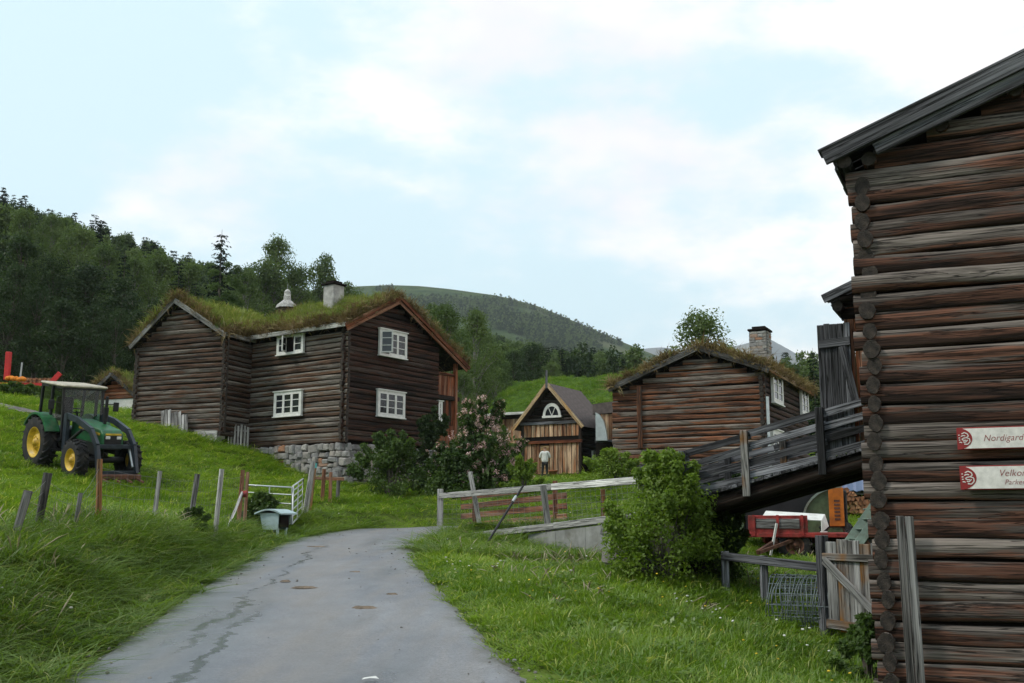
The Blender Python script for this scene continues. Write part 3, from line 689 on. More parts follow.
def sod_mat(name, c1, c2):
    m, t, b = new_mat(name); c = N(t, 'ShaderNodeTexCoord')
    n = tex(t, c.outputs['Object'], 1.6, 6, 0.65); f = tex(t, c.outputs['Object'], 12, 4)
    col = mixc(t, ramp(t, n, [(0.35, 0.0), (0.65, 1.0)]), c1, c2); col = mixc(t, 0.6, col, ramp(t, f, [(0.3, 0.5), (0.7, 1.2)]), 'MULTIPLY')
    lk(t, col, b.inputs['Base Color']); b.inputs['Roughness'].default_value = 1; b.inputs['Specular IOR Level'].default_value = 0.1; bump(t, b, f, 1.0, 0.06); return m
MT['sod'] = sod_mat('sod', (0.055, 0.06, 0.018), (0.11, 0.095, 0.035)); MT['sod_green'] = sod_mat('sod_green', (0.04, 0.08, 0.012), (0.08, 0.14, 0.02))

def sod_roof(root, uL, uR, ru, zR, slope, v0, v1, thick=0.26, fresh=False, barge='grey_wood', eave='grey_wood', dens=34, barge2=None, slopeR=None, bw=0.2, seed=0, gs=1.0, dry=False):
    r = np.random.default_rng(100 + seed); slopeR = slope if slopeR is None else slopeR
    def zr(u): return zR - np.where(np.asarray(u) < ru, slope * (ru - np.asarray(u)), slopeR * (np.asarray(u) - ru))
    b = 0.07; mb = MB()
    mb.prism([(uL, float(zr(uL))), (ru, zR), (uR, float(zr(uR))), (uR, float(zr(uR)) + b), (ru, zR + b), (uL, float(zr(uL)) + b)], v0, v1)
    mb.build('roof', MT['log_dark'], root)
    ns, nt_ = 34, 26
    U = np.linspace(uL + 0.06, uR - 0.06, ns); Vv = np.linspace(v0 + 0.04, v1 - 0.04, nt_)
    def hgt(u, v):
        e = np.minimum(np.minimum(u - uL - 0.06, uR - 0.06 - u), np.minimum(v - v0 - 0.04, v1 - 0.04 - v))
        k = np.clip(e / 0.16, 0, 1); k = np.sqrt(np.clip(1 - (1 - k) ** 2, 0, 1))
        n = 0.06 * np.sin(u * 2.1 + v * 1.3 + seed) + 0.05 * np.sin(u * 3.7 - v * 2.9) + 0.03 * np.sin(u * 7.1 + v * 6.3)
        soft = 0.10 * np.exp(-((u - ru) / 0.5) ** 2)
        return zr(u) + b + k * (thick + n) - soft * k * 0.6
    A, B = np.meshgrid(U, Vv); Z = hgt(A, B)
    jt = np.random.default_rng(seed).normal(size=A.shape) * 0.025
    sod = place('sod', mesh_np('sod', np.c_[A.ravel(), B.ravel(), (Z + jt).ravel()], grid_faces(ns, nt_), True), MT['sod_green' if fresh else 'sod'], root)
    n = int((uR - uL) * (v1 - v0) * dens)
    u = r.uniform(uL + 0.1, uR - 0.1, n); v = r.uniform(v0 + 0.08, v1 - 0.08, n); z = hgt(u, v)
    rot = np.c_[r.normal(size=n) * 0.2, np.where(u < ru, -slope, slopeR) * 0.6 + r.normal(size=n) * 0.2, r.random(n) * 6.28]; sc = gs * (0.6 + 0.8 * r.random(n))[:, None] * np.ones((1, 3)) * (1 + 0.35 * np.sin(u * 1.7 + v * 1.1))[:, None]
    g = scatter('grass', np.c_[u, v, z], rot, sc, r.integers(0, 3, n), T_FRESH if fresh else ([T_SOD[0], T_EDGE[0], T_EDGE[1]] if dry else T_SOD), sod)
    # withered fringe along the rim
    per = int(2 * ((uR - uL) + (v1 - v0)) * 20); k = r.random(per); q = []
    for s in k:
        d = s * 2 * ((uR - uL) + (v1 - v0)); a, c = uR - uL, v1 - v0
        if d < a: q.append((uL + d, v0 + r.random() * 0.22))
        elif d < a + c: q.append((uR - r.random() * 0.25, v0 + d - a))
        elif d < 2 * a + c: q.append((uL + d - a - c, v1 - r.random() * 0.22))
        else: q.append((uL + r.random() * 0.25, v0 + d - 2 * a - c))
    q = np.array(q); q[:, 0] = np.clip(q[:, 0], uL + 0.07, uR - 0.07); q[:, 1] = np.clip(q[:, 1], v0 + 0.05, v1 - 0.05)
    zz = hgt(q[:, 0], q[:, 1]); m = len(q)
    if not fresh: scatter('withered_fringe', np.c_[q, zz], np.c_[r.normal(size=m) * 0.5, r.normal(size=m) * 0.5, r.random(m) * 6.28], (0.75 + 0.9 * r.random(m))[:, None] * np.ones((1, 3)), r.integers(0, 3, m), T_EDGE, sod)
    # barge boards and eave boards
    for ue in (uL, uR):
        sg = slope if ue == uL else slopeR; dv = Vector((ue - ru, 0, -sg * abs(ue - ru))).normalized(); up = Vector((-dv.z, 0, dv.x)) if dv.x > 0 else Vector((dv.z, 0, -dv.x))
        top = Vector((ru, v0 - 0.03, zR + 0.055)); bot = Vector((ue, v0 - 0.03, float(zr(ue)) + 0.055)) + dv * 0.05
        plank('barge_board', root, top, bot, 0.045, bw, MT[barge], up)
        if barge2: plank('barge_board', root, top + Vector((0, 0.05, 0)) - up * (bw * 0.95), bot + Vector((0, 0.05, 0)) - up * (bw * 0.95) - dv * 0.06, 0.04, bw * 0.8, MT[barge2], up)
        plank('eave_board', root, (ue, v0 + 0.02, float(zr(ue)) + 0.10), (ue, v1, float(zr(ue)) + 0.10), 0.05, 0.17, MT[eave])
    return zr

def log_walls(root, Wd, Ln, ru, zR, slope, pitch, mats, sides, ry=None, n=8, seg=3, prot=0.22, zb=0.0, wob=0.02, slopeR=None, side_ry=None, fprot=None):
    """stacked-log walls: gable at v=0, left wall at u=0, right wall at u=Wd"""
    slopeR = slope if slopeR is None else slopeR; ry = ry or pitch * 0.33; side_ry = side_ry or ry * 1.1; fprot = fprot or prot
    zl, zrt = zR - slope * ru, zR - slopeR * (Wd - ru)
    mb = MB(); mb.prism([(0.03, zb), (Wd - 0.03, zb), (Wd - 0.03, zrt - 0.02), (ru, zR - 0.02), (0.03, zl - 0.02)], 0.03, Ln)
    wall = mb.build('wall', MT['core'], root)
    k = 0
    while 'front' in sides:
        z = zb + (k + 0.5) * pitch; k += 1
        uL, uR = -fprot - rnd.uniform(-0.02, 0.06), Wd + prot
        if z > zl - 0.1: uL = max(uL, ru - (zR - 0.06 - z - pitch * 0.3) / slope)
        if z > zrt - 0.1: uR = min(uR, ru + (zR - 0.06 - z - pitch * 0.3) / slopeR)
        if uR - uL < 0.45: break
        log('log', wall, (uL, 0, z + rnd.uniform(-1, 1) * 0.014), (uR, 0, z + rnd.uniform(-1, 1) * 0.022), ry * rnd.uniform(0.88, 1.10), pitch * rnd.uniform(0.475, 0.515), mats[0], n, seg, wob, flat=0.42)
    for sd, uu, hh, mt in (('left', 0, zl, mats[1]), ('right', Wd, zrt, mats[2])):
        if sd not in sides: continue
        for k in range(int((hh - zb) / pitch)):
            z = zb + k * pitch + pitch * 0.02
            log('log', wall, (uu, -prot - rnd.uniform(0, 0.06), z), (uu, Ln + 0.1, z + rnd.uniform(-1, 1) * 0.022), side_ry * rnd.uniform(0.85, 1.08), pitch * rnd.uniform(0.44, 0.50), mt, n, seg, wob, flat=0.8 if n > 11 else 0.45)
    return wall

def chimney(root, u, v, z0, z1, w, mat, cap, stones=False):
    mb = MB(); mb.box((u, v, (z0 + z1) / 2), (w, w, z1 - z0), None, 0.02); ch = mb.build('chimney', mat, root)
    mb = MB(); mb.box((u, v, z1 + 0.04), (w + 0.16, w + 0.16, 0.08), None, 0.015); mb.box((u, v, z1 + 0.13), (w * 0.8, w * 0.8, 0.10)); mb.build('cap', cap, ch)
    if stones:
        k = 0; z = z0
        while z < z1 - 0.05:
            h = rnd.uniform(0.09, 0.15)
            for sx, sy, rz in ((0, -1, 0), (-1, 0, 1), (1, 0, 1)):
                a = -w / 2
                while a < w / 2 - 0.05:
                    l = min(rnd.uniform(0.18, 0.4), w / 2 - a); c = a + l / 2; a += l
                    p = (u + c, v - w / 2, z + h / 2) if sy else (u + sx * w / 2, v + c, z + h / 2)
                    o = place('stone', rnd.choice(STONES), None, ch, p, (0, 0, 0 if sy else R(90))); o.scale = (l * 0.97, 0.10, h * 0.95)
            z += h
    return ch
def make_stones():
    L = []
    for i in range(10):
        r = random.Random(200 + i); mb = MB(); mb.box((0, 0, 0), (1, 1, 1), None, 0.13)
        mb.v = [(x + r.uniform(-0.07, 0.07), y + r.uniform(-0.06, 0.06), z + r.uniform(-0.09, 0.09)) for x, y, z in mb.v]
        me = mb.mesh('stone'); me.materials.append(MT['stone']); L.append(me)
    return L
STONES = make_stones()
def stone_courses(parent, o, d, nrm, L, top, bottom_fn, hmin=0.14, hmax=0.30, wmin=0.2, wmax=0.62, depth=0.35):
    """dry stone wall pieces along o + d*s, from height top down to the ground"""
    z = top; rz = math.atan2(d[1], d[0])
    while z > -4:
        h = rnd.uniform(hmin, hmax); s = -rnd.uniform(0, 0.3); any_ = False
        while s < L:
            w = rnd.choice((rnd.uniform(wmin, wmax), rnd.uniform(wmin, wmin + 0.15))); c = s + w / 2; s += w
            if c < 0 or c > L or bottom_fn(c) > z: continue
            any_ = True; hh = h * rnd.uniform(0.82, 1.25); j = rnd.uniform(-0.07, 0.07)
            ob = place('stone', rnd.choice(STONES), None, parent, (o[0] + d[0] * c + nrm[0] * j, o[1] + d[1] * c + nrm[1] * j, z - h / 2 + rnd.uniform(-0.035, 0.035)), (rnd.uniform(-0.12, 0.12), rnd.uniform(-0.12, 0.12), rz + rnd.uniform(-0.1, 0.1)))
            ob.scale = (w * 0.97, depth * rnd.uniform(0.85, 1.1), hh * 0.97)
        z -= h
        if not any_: break

# ------------------------------------------------------------------ two-storey dwelling (left)
def rot_of(u): return math.atan2(u[1], u[0])
eu, ev = (0.58, 0.815), (-0.815, 0.58)
DO = at(343, 440, 40); DO_xy = (DO.x, DO.y)
dw = thing('farmhouse', 'two-storey dark log house with white windows and turf roof on a stone base', 'house', DO, rot_of(eu))
DWW, DWL = along(DO_xy, eu, 435, 400), along(DO_xy, ev, 250, 400)
apz = at(393, 306, DO.y + eu[1] * DWW / 2).z - DO.z; eaz = at(343, 334, 40).z - DO.z + 0.36; apz += 0.2
sl = (apz - eaz) / (DWW / 2)
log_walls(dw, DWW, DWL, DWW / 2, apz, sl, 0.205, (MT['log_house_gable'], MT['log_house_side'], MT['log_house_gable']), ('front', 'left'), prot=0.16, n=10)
sod_roof(dw, -0.38, DWW + 1.85, DWW / 2, apz + 0.04, sl, -0.36, DWL + 0.3, 0.24, barge='red_wood', eave='silver_wood', barge2='red_wood', bw=0.17, seed=1, gs=0.85)
def on_wall(O, e, px, py): return along(O, e, px, py)
def zrow(O, e, s, py): return at(512, py, O[1] + e[1] * s).z
def win_on(root, O, e, x0, x1, y0, y1, front, Wd=0, **kw):
    ym = (y0 + y1) / 2; a, b = along((O.x, O.y), e, x0, ym), along((O.x, O.y), e, x1, ym); s = (a + b) / 2
    za, zb_ = zrow(O, e, s, y1) - O.z, zrow(O, e, s, y0) - O.z; cs = kw.get('case', 0.09)
    loc = (s, -0.15, (za + zb_) / 2) if front == 'front' else ((-0.15, s, (za + zb_) / 2) if front == 'left' else (Wd + 0.15, s, (za + zb_) / 2))
    rz = 0 if front == 'front' else (-math.pi / 2 if front == 'left' else math.pi / 2)
    return window(root, loc, rz, abs(b - a) - 2 * cs - 0.04, (zb_ - za) - 2 * cs - 0.06, **kw)
win_on(dw, DO, ev, 307, 280, 335, 355, 'left', casements=3, rows=2, cols=1, open_leaf=1, case=0.07)
win_on(dw, DO, ev, 305, 277, 391, 417, 'left', casements=3, rows=3, cols=1, case=0.08)
win_on(dw, DO, eu, 376, 404, 331, 358, 'front', casements=3, rows=3, open_leaf=0, case=0.08)
win_on(dw, DO, eu, 374, 402, 391, 418, 'front', casements=3, rows=3, case=0.08)
pr = at(334, 286, 43.4); du, dv_ = (pr.x - DO.x) * eu[0] + (pr.y - DO.y) * eu[1], (pr.x - DO.x) * ev[0] + (pr.y - DO.y) * ev[1]
chimney(dw, du, dv_, apz - 0.5, pr.z - DO.z, 0.62, plain('limewash', (0.42, 0.41, 0.40), 0.9, var=0.2, scale=3, bmp=0.3), MT['core'])
# gallery on the far side, under the long roof slope
ga = thing  # (parts below belong to the house)
gw = DWW + 1.35
plank('gallery_post', dw, (gw, -0.02, -0.5), (gw, -0.02, apz - sl * (gw - DWW / 2) - 0.02), 0.15, 0.15, MT['red_wood'], (1, 0, 0))
plank('gallery_post', dw, (gw, DWL - 0.3, -0.5), (gw, DWL - 0.3, apz - sl * (gw - DWW / 2) - 0.02), 0.15, 0.15, MT['red_wood'], (1, 0, 0))
for z in (-0.05, 2.2): plank('gallery_beam', dw, (DWW + 0.1, 0.02, z), (gw + 0.28, 0.02, z), 0.16, 0.18, MT['log_dark'])
plank('gallery_rail', dw, (DWW + 0.12, 0.0, 3.22), (gw - 0.08, 0.0, 3.22), 0.1, 0.1, MT['red_wood'])
for zb, zt in ((2.30, 3.16), (0.05, 1.0)):
    nb = 7; wd = (gw - 0.08 - DWW - 0.13) / nb
    for i in range(nb):
        x = DWW + 0.13 + wd * (i + 0.5); plank('gallery_board', dw, (x, 0.02, zb), (x, 0.02, zt), wd * 0.95, 0.03, MT['red_wood'], (0, 1, 0))
for i in range(4):
    x = DWW + 0.7 + i * 0.19; plank('gallery_board', dw, (x, 0.06, 1.0), (x, 0.06, 2.1), 0.17, 0.03, MT['red_wood'] if i % 2 else MT['log_house_gable'], (0, 1, 0))
mb = MB(); mb.box((DWW + 0.62, DWL / 2, 2.22), (1.2, DWL - 0.4, 0.08)); mb.build('gallery_floor', MT['log_dark'], dw)
window(dw, (DWW + 0.32, -0.01, 1.55), 0, 0.16, 0.8, casements=1, rows=3, case=0.05)
# dry-stone base
mb = MB(); mb.box((DWW / 2 + 0.1, DWL / 2, -1.3), (DWW - 0.2, DWL - 0.3, 2.58)); fb = mb.build('stone_foundation', MT['core'], dw)
dm = Matrix.Translation(DO) @ Matrix.Rotation(rot_of(eu), 4, 'Z')
def gl(u, v): p = dm @ Vector((u, v, 0)); return G(p.x, p.y) - DO.z - 0.12
stone_courses(fb, (-0.05, -0.05), (0, 1), (-1, 0), DWL, -0.12, lambda s: gl(-0.2, s))
stone_courses(fb, (0, -0.08), (1, 0), (0, -1), DWW + 1.3, -0.12, lambda s: gl(s, -0.2))

# bell turret behind the house
bp = at(287, 306, 51.0); bz = G(bp.x, bp.y)
bt = thing('bell_turret', 'slim wooden turret with pointed shingled cap peeking over the turf roof', 'turret', (bp.x, bp.y, bz), 0.3)
hz = bp.z - bz
mb = MB(); mb.box((0, 0, hz / 2), (0.7, 0.7, hz), None, 0.02); mb.build('shaft', MT['log_dark'], bt)
mb = MB(); t0 = at(287, 289, 51).z - bz
mb.lathe([(0.55, hz - 0.12), (0.50, hz + 0.02), (0.30, hz + 0.20), (0.19, hz + 0.30), (0.15, t0 - 0.15), (0.10, t0 - 0.05), (0.0, t0)], n=8, axis='z', smooth=False); mb.build('cap', MT['silver_wood'], bt)
mb = MB(); mb.tube((0, 0, t0 - 0.05), (0, 0, t0 + 0.30), 0.02, 0.008, 6); mb.build('finial', MT['wire'], bt)

# ------------------------------------------------------------------ log barn (far left)
bu, bv = (0.927, -0.375), (0.375, 0.927)
bc = at(222, 436, 41.5); BW = along((bc.x, bc.y), (-bu[0], -bu[1]), 137, 390)
BO = Vector((bc.x - bu[0] * BW, bc.y - bu[1] * BW, bc.z - 0.15))
lb = thing('log_barn', 'tall weathered log barn with turf roof and no windows', 'barn', BO, rot_of(bu))
ru_ = along((BO.x, BO.y), bu, 178, 330)
apb = at(178, 304, BO.y + bu[1] * ru_).z - BO.z; slbr = (apb - (at(222, 336, 41.5).z - BO.z)) / (BW - ru_); slb = (apb - (at(137, 346, BO.y).z - BO.z)) / ru_
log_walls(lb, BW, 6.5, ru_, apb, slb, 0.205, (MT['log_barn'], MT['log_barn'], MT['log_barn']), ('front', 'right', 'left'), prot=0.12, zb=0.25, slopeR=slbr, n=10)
sod_roof(lb, -0.2, BW + 0.16, ru_, apb + 0.04, slb, -0.3, 6.9, 0.25, barge='grey_wood', eave='grey_wood', bw=0.2, slopeR=slbr, seed=2)
mb = MB(); mb.box((BW / 2, 3.2, -0.5), (BW - 0.1, 6.2, 1.4)); bb = mb.build('plinth', MT['core'], lb)
plank('sill_board', lb, (0.1, -0.15, 0.32), (BW * 0.55, -0.15, 0.26), 0.05, 0.34, MT['silver_wood'])
plank('sill_board', lb, (BW * 0.72, -0.15, 0.12), (BW - 0.12, -0.15, 0.08), 0.05, 0.55, MT['silver_wood'])
stone_courses(bb, (0.1, 0.0), (1, 0), (0, -1), BW - 0.2, 0.2, lambda s: -0.45, 0.12, 0.2)
# slab planks leaning at its foot
for i in range(8):
    x = BW * 0.42 + i * 0.17; pz = 0.0
    q0 = Matrix.Translation(BO) @ Matrix.Rotation(rot_of(bu), 4, 'Z') @ Vector((x, -0.55, 0)); g0 = G(q0.x, q0.y) - BO.z
    o = plank('leaning_plank', None, (x - 0.25, -0.24, g0 + 0.78 + rnd.uniform(-0.08, 0.08)), (x + 0.1, -0.6, g0 - 0.03), 0.14, 0.03, MT['grey_wood'], (0, -1, 0.4))
    o.matrix_world = Matrix.Translation(BO) @ Matrix.Rotation(rot_of(bu), 4, 'Z') @ Matrix.LocRotScale(o.location, o.rotation_euler, None)
    tag(o, ['first', 'second', 'third', 'fourth', 'fifth', 'sixth', 'seventh', 'last'][i] + ' from the left of the grey slab planks leaning on the log barn', 'plank', 'slab planks leaning on the log barn')
# little picket gate between barn and dwelling
pa, pb = at(226, 446, 41.9), at(249, 446, 42.6); pg = thing('picket_gate', 'small weathered picket gate between the log barn and the house', 'gate', (pa.x, pa.y, min(G(pa.x, pa.y), G(pb.x, pb.y))), math.atan2(pb.y - pa.y, pb.x - pa.x))
pl = (pb - pa).length
for i in range(7): x = pl * (i + 0.5) / 7; plank('picket', pg, (x, 0, 0.0), (x, 0, 0.95 + rnd.uniform(-0.05, 0.05)), 0.09, 0.025, MT['silver_wood'], (0, 1, 0))
for z in (0.2, 0.75): plank('rail', pg, (0, 0.04, z), (pl, 0.04, z), 0.03, 0.08, MT['grey_wood'])

# ------------------------------------------------------------------ small hut with white front (far left)
ho = at(96, 418, 58); hz_ = G(ho.x, ho.y)
hut = thing('turf_hut', 'tiny cabin with white lower wall and turf roof behind the tractor', 'hut', (ho.x, ho.y, hz_ - 0.1), -0.35)
hw = 2.5; hap = at(112, 376, 58).z - hz_
log_walls(hut, hw, 3.0, hw / 2, hap, 0.75, 0.2, (MT['red_wood'], MT['red_wood'], MT['red_wood']), ('front',), prot=0.1, zb=hap - 1.25)
mb = MB(); mb.box((hw / 2, 1.5, (hap - 1.25) / 2), (hw + 0.1, 3.0, hap - 1.25)); mb.build('lower_wall', MT['white'], hut)
window(hut, (0.75, -0.05, hap - 2.0), 0, 0.55, 0.7, casements=2, rows=3, case=0.05)
sod_roof(hut, -0.45, hw + 0.45, hw / 2, hap + 0.04, 0.75, -0.45, 3.3, 0.2, barge='dark_grey_wood', eave='dark_grey_wood', bw=0.2, seed=7)

# ------------------------------------------------------------------ storehouse with lunette window (middle)
su, sv = (0.876, -0.483), (0.483, 0.876)
scn = at(581, 473, 57.0); SW = along((scn.x, scn.y), (-su[0], -su[1]), 523, 450)
SO = Vector((scn.x - su[0] * SW, scn.y - su[1] * SW, G(scn.x, scn.y) - 0.05))
st = thing('storehouse', 'small gabled storehouse with half-round white window and pale plank front', 'storehouse', SO, rot_of(su))
ym = SO.y + su[1] * SW / 2
def sz(py): return at(552, py, ym).z - SO.z
z1, z2, z3, zA = sz(443), sz(438), sz(423), sz(385)
ss = (zA - z3 + 0.05) / (SW / 2 + 0.12)
SLn = 3.6
mb = MB(); mb.box((SW / 2, SLn / 2, z3 / 2), (SW - 0.06, SLn, z3)); sw_ = mb.build('wall', MT['core'], st)
nb = 13; bw_ = SW / nb
for i in range(nb):
    x = bw_ * (i + 0.5)
    plank('board', sw_, (x, -0.02, z2 + 0.08), (x, -0.02, z3 - 0.06), bw_ * 0.86, 0.03, MT['board_wood'], (0, 1, 0))
    if not (4 <= i <= 5): plank('board', sw_, (x, 0.0, 0.15), (x, 0.0, z1 - 0.02), bw_ * 0.86, 0.03, MT['board_wood'], (0, 1, 0))
dr = MB(); dr.box((bw_ * 5, 0.0, z1 * 0.48), (bw_ * 1.9, 0.05, z1 * 0.9)); dd = dr.build('door', MT['honey_wood'], st)
mb = MB(); mb.box((bw_ * 5.7, -0.05, z1 * 0.5), (0.03, 0.05, 0.12)); mb.build('handle', MT['wire'], dd)
for z, m_ in ((z1 + 0.05, 'red_wood'), (z3 - 0.0, 'dark_grey_wood'), (0.08, 'log_dark')): plank('beam', st, (-0.12, -0.05, z), (SW + 0.12, -0.05, z), 0.14, 0.16, MT[m_])
for x in (0.0, SW): plank('corner_post', st, (x, -0.02, 0), (x, -0.02, z3), 0.16, 0.16, MT['log_dark'], (0, 1, 0))
for k in range(int(z3 / 0.22)): log('log', sw_, (SW, -0.05, 0.11 + 0.22 * k), (SW, SLn, 0.11 + 0.22 * k), 0.1, 0.112, MT['log_dark'])
k = 0
gb = MB(); gb.prism([(0.05, z3), (SW - 0.05, z3), (SW / 2, zA - 0.12)], 0.06, SLn); gwl = gb.build('gable_wall', MT['core'], st)
while True:
    z = z3 + 0.18 + 0.2 * k; k += 1; hw_ = (zA - 0.12 - z - 0.06) / ss
    if hw_ < 0.25: break
    log('log', gwl, (SW / 2 - min(hw_, SW / 2), 0.02, z), (SW / 2 + min(hw_, SW / 2), 0.02, z), 0.09, 0.103, MT['log_dark'])
# roof of slate-grey planks
for sg in (-1, 1):
    ue = SW / 2 + sg * (SW / 2 + 0.35); zE = zA - ss * (SW / 2 + 0.35); nr = 9
    for i in range(nr):
        a, b = i / nr, (i + 1.12) / nr; pA = Vector((SW / 2 + (ue - SW / 2) * a, 0, zA + (zE - zA) * a)); pB = Vector((SW / 2 + (ue - SW / 2) * b, 0, zA + (zE - zA) * b)); nrm = Vector((-(pB - pA).z * sg, 0, (pB - pA).x * sg)).normalized()
        c_ = (pA + pB) / 2 + nrm * (0.05 if True else 0) ; c0, c1 = c_.copy(), c_.copy(); c0.y = -0.5; c1.y = SLn + 0.2
        tilt = nrm + (pB - pA).normalized() * 0.10
        plank('roof_board', st, c0, c1, (pB - pA).length, 0.03, MT['slate_wood'] if 'slate_wood' in MT else MT['slate'], tilt)
    top, bot = Vector((SW / 2, -0.53, zA + 0.0)), Vector((ue, -0.53, zE)); dvv = (bot - top).normalized(); up = Vector((-dvv.z * sg, 0, dvv.x * sg))
    plank('barge_board', st, top, bot + dvv * 0.06, 0.04, 0.2, MT['honey_wood'], up)
plank('finial', st, (SW / 2, -0.56, zA - 0.25), (SW / 2, -0.56, zA + 0.75), 0.12, 0.06, MT['dark_grey_wood'], (0, 1, 0))
def lunette(root, x, y, z, w, h):
    n = 14; mb = MB()
    for i in range(n):
        a0, a1 = math.pi * i / n, math.pi * (i + 1) / n
        q = [(math.cos(a) * r_ * w / 2, math.sin(a) * r_ * h) for a, r_ in ((a0, 1.0), (a1, 1.0), (a1, 0.74), (a0, 0.74))]
        mb.prism([(p[0], p[1]) for p in q], -0.05, 0.03)
    mb.box((0, 0, -0.05), (w + 0.08, 0.12, 0.12))
    for a in (60, 120): mb.bar((0, -0.01, 0.0), (math.cos(R(a)) * w * 0.37, -0.01, math.sin(R(a)) * h * 0.74), 0.03, 0.05, (0, 1, 0))
    wn = mb.build('lunette_window', MT['white'], root, (x, y, z))
    g = MB(); g.prism([(math.cos(math.pi * i / 14) * w * 0.38, math.sin(math.pi * i / 14) * h * 0.76) for i in range(15)], 0.0, 0.012); g.build('pane', MT['glass'], wn)
lunette(st, SW * 0.53, -0.12, sz(416), 1.10, 0.70)
sww = at(592, 470, 58).x
window(st, (SW + 0.14, SLn * 0.42, z1 * 0.52), math.pi / 2, 0.5, 0.75, casements=1, rows=4, cols=2, case=0.06)

# ------------------------------------------------------------------ long turf-roofed building behind it
lv = (-0.87, 0.49); lu = (0.49, 0.87)
LO = at(640, 404, 64.5); LOz = G(LO.x, LO.y); LO = Vector((LO.x, LO.y, LOz))
ll = along((LO.x, LO.y), lv, 491, 410)
lh = thing('longhouse', 'long building with bright green turf roof behind the storehouse', 'barn', LO, rot_of(lu))
le = at(520, 410, 68.5).z - LOz; lr = at(560, 381, 70.5).z - LOz; lw = 7.0
ls = (lr - le) / (lw / 2)
mb = MB(); mb.box((lw / 2, ll / 2, (le - 0.2) / 2), (lw, ll, le - 0.2)); lwall = mb.build('wall', MT['core'], lh)
for i in range(int(ll / 0.26)): plank('board', lwall, (-0.02, 0.13 + 0.26 * i, 0), (-0.02, 0.13 + 0.26 * i, le - 0.55), 0.245, 0.03, MT['board_wood'], (1, 0, 0))
plank('dark_strip', lh, (-0.05, -0.1, le - 0.4), (-0.05, ll + 0.1, le - 0.4), 0.14, 0.26, MT['log_dark'])  # dark strip along the top of the wall below the eaves
sod_roof(lh, -0.55, lw + 0.5, lw / 2, lr, ls, -0.3, ll + 0.35, 0.26, fresh=True, barge='dark_grey_wood', eave='silver_wood', dens=34, seed=4, gs=0.55)
# ------------------------------------------------------------------ lean-to between storehouse and cottage
co = at(597, 470, 56.0); co = Vector((co.x, co.y, G(co.x, co.y)))
cs_ = thing('linking_shed', 'narrow board-clad shed squeezed between the storehouse and the turf-roofed cottage', 'shed', co, -0.25)
h1, h2, h3 = at(605, 440, 56).z - co.z, at(605, 414, 56).z - co.z, at(605, 408, 57).z - co.z
mb = MB(); mb.box((0.85, 1.6, h2 / 2), (1.9, 2.6, h2)); cwl = mb.build('wall', MT['core'], cs_)
for i in range(6): plank('board', cwl, (0.30 + 0.24 * i, 0.1, h1), (0.30 + 0.24 * i, 0.1, h2), 0.225, 0.03, MT['board_wood'], (0, 1, 0))
for i in range(3): plank('board', cwl, (1.25 + 0.22 * i, 0.15, 0.0), (1.25 + 0.22 * i, 0.15, h1 - 0.15), 0.2, 0.03, MT['red_wood'], (0, 1, 0))
plank('beam', cs_, (-0.1, 0.05, h1 - 0.06), (1.9, 0.05, h1 - 0.06), 0.14, 0.14, MT['dark_grey_wood'])
plank('post', cs_, (0.95, 0.0, 0), (0.95, 0.0, h1 - 0.1), 0.12, 0.12, MT['silver_wood'], (0, 1, 0))
mb = MB(); mb.prism([(-0.2, h2), (2.0, h2 + 0.1), (2.0, h3 + 0.35), (-0.2, h3 + 0.1)], 0.0, 2.8); mb.build('roof', MT['slate'], cs_)
mb = MB(); pr_ = [(0.0, h1 - 0.05), (0.62, h1 - 0.05), (0.55, h1 + 0.5), (0.42, h1 + 1.0), (0.2, h1 + 1.35), (0.0, h1 + 1.45)]; mb.prism(pr_, -0.25, 0.06); mb.build('sheet_hood', MT['steel'], cs_)

# ------------------------------------------------------------------ log cottage (right of centre)
ku, kv = (0.897, -0.443), (0.443, 0.897)
kc = at(764, 440, 36.0); KWm = along((kc.x, kc.y), (-ku[0], -ku[1]), 641, 420); KW = along((kc.x, kc.y), (-ku[0], -ku[1]), 617, 420)
KL = along((kc.x, kc.y), kv, 805, 400)
KO = Vector((kc.x - ku[0] * KW, kc.y - ku[1] * KW, at(764, 474, 36).z))
kh = thing('log_cottage', 'reddish log cottage with turf roof, stone chimney and wide gable', 'house', KO, rot_of(ku))
kr = along((KO.x, KO.y), ku, 700, 350); ky = KO.y + ku[1] * kr
kap = at(700, 352, ky).z - KO.z
kzr = at(764, 371, 36).z - KO.z; kzl = at(617, 391, KO.y).z - KO.z
ksl, ksr = (kap - kzl) / kr, (kap - kzr) / (KW - kr)
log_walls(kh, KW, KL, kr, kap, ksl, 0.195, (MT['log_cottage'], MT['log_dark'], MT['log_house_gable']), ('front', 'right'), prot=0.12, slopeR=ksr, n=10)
sod_roof(kh, -0.16, KW + 0.3, kr, kap + 0.05, ksl, -0.3, KL + 0.3, 0.13, barge='grey_wood', eave='orange_post', slopeR=ksr, bw=0.2, seed=5, gs=0.62, dry=True)
for x, zt in ((KW - KWm, 99), ): log('corner_post', kh, (x, -0.16, 1.0), (x, -0.16, kap - ksl * (kr - x) - 0.25), 0.09, 0.09, MT['log_cottage'], up=(0, 1, 0))
pc = at(760, 335, 39.5); cu_, cv_ = (pc.x - KO.x) * ku[0] + (pc.y - KO.y) * ku[1], (pc.x - KO.x) * kv[0] + (pc.y - KO.y) * kv[1]
chimney(kh, cu_, cv_, kap - 1.4, at(760, 332, 39.5).z - KO.z, 0.62, MT['stone'], MT['core'], True)
cr_ = Vector((kc.x, kc.y, KO.z))
win_on(kh, cr_, kv, 768, 778, 373, 405, 'right', Wd=KW, casements=2, rows=3, case=0.10)
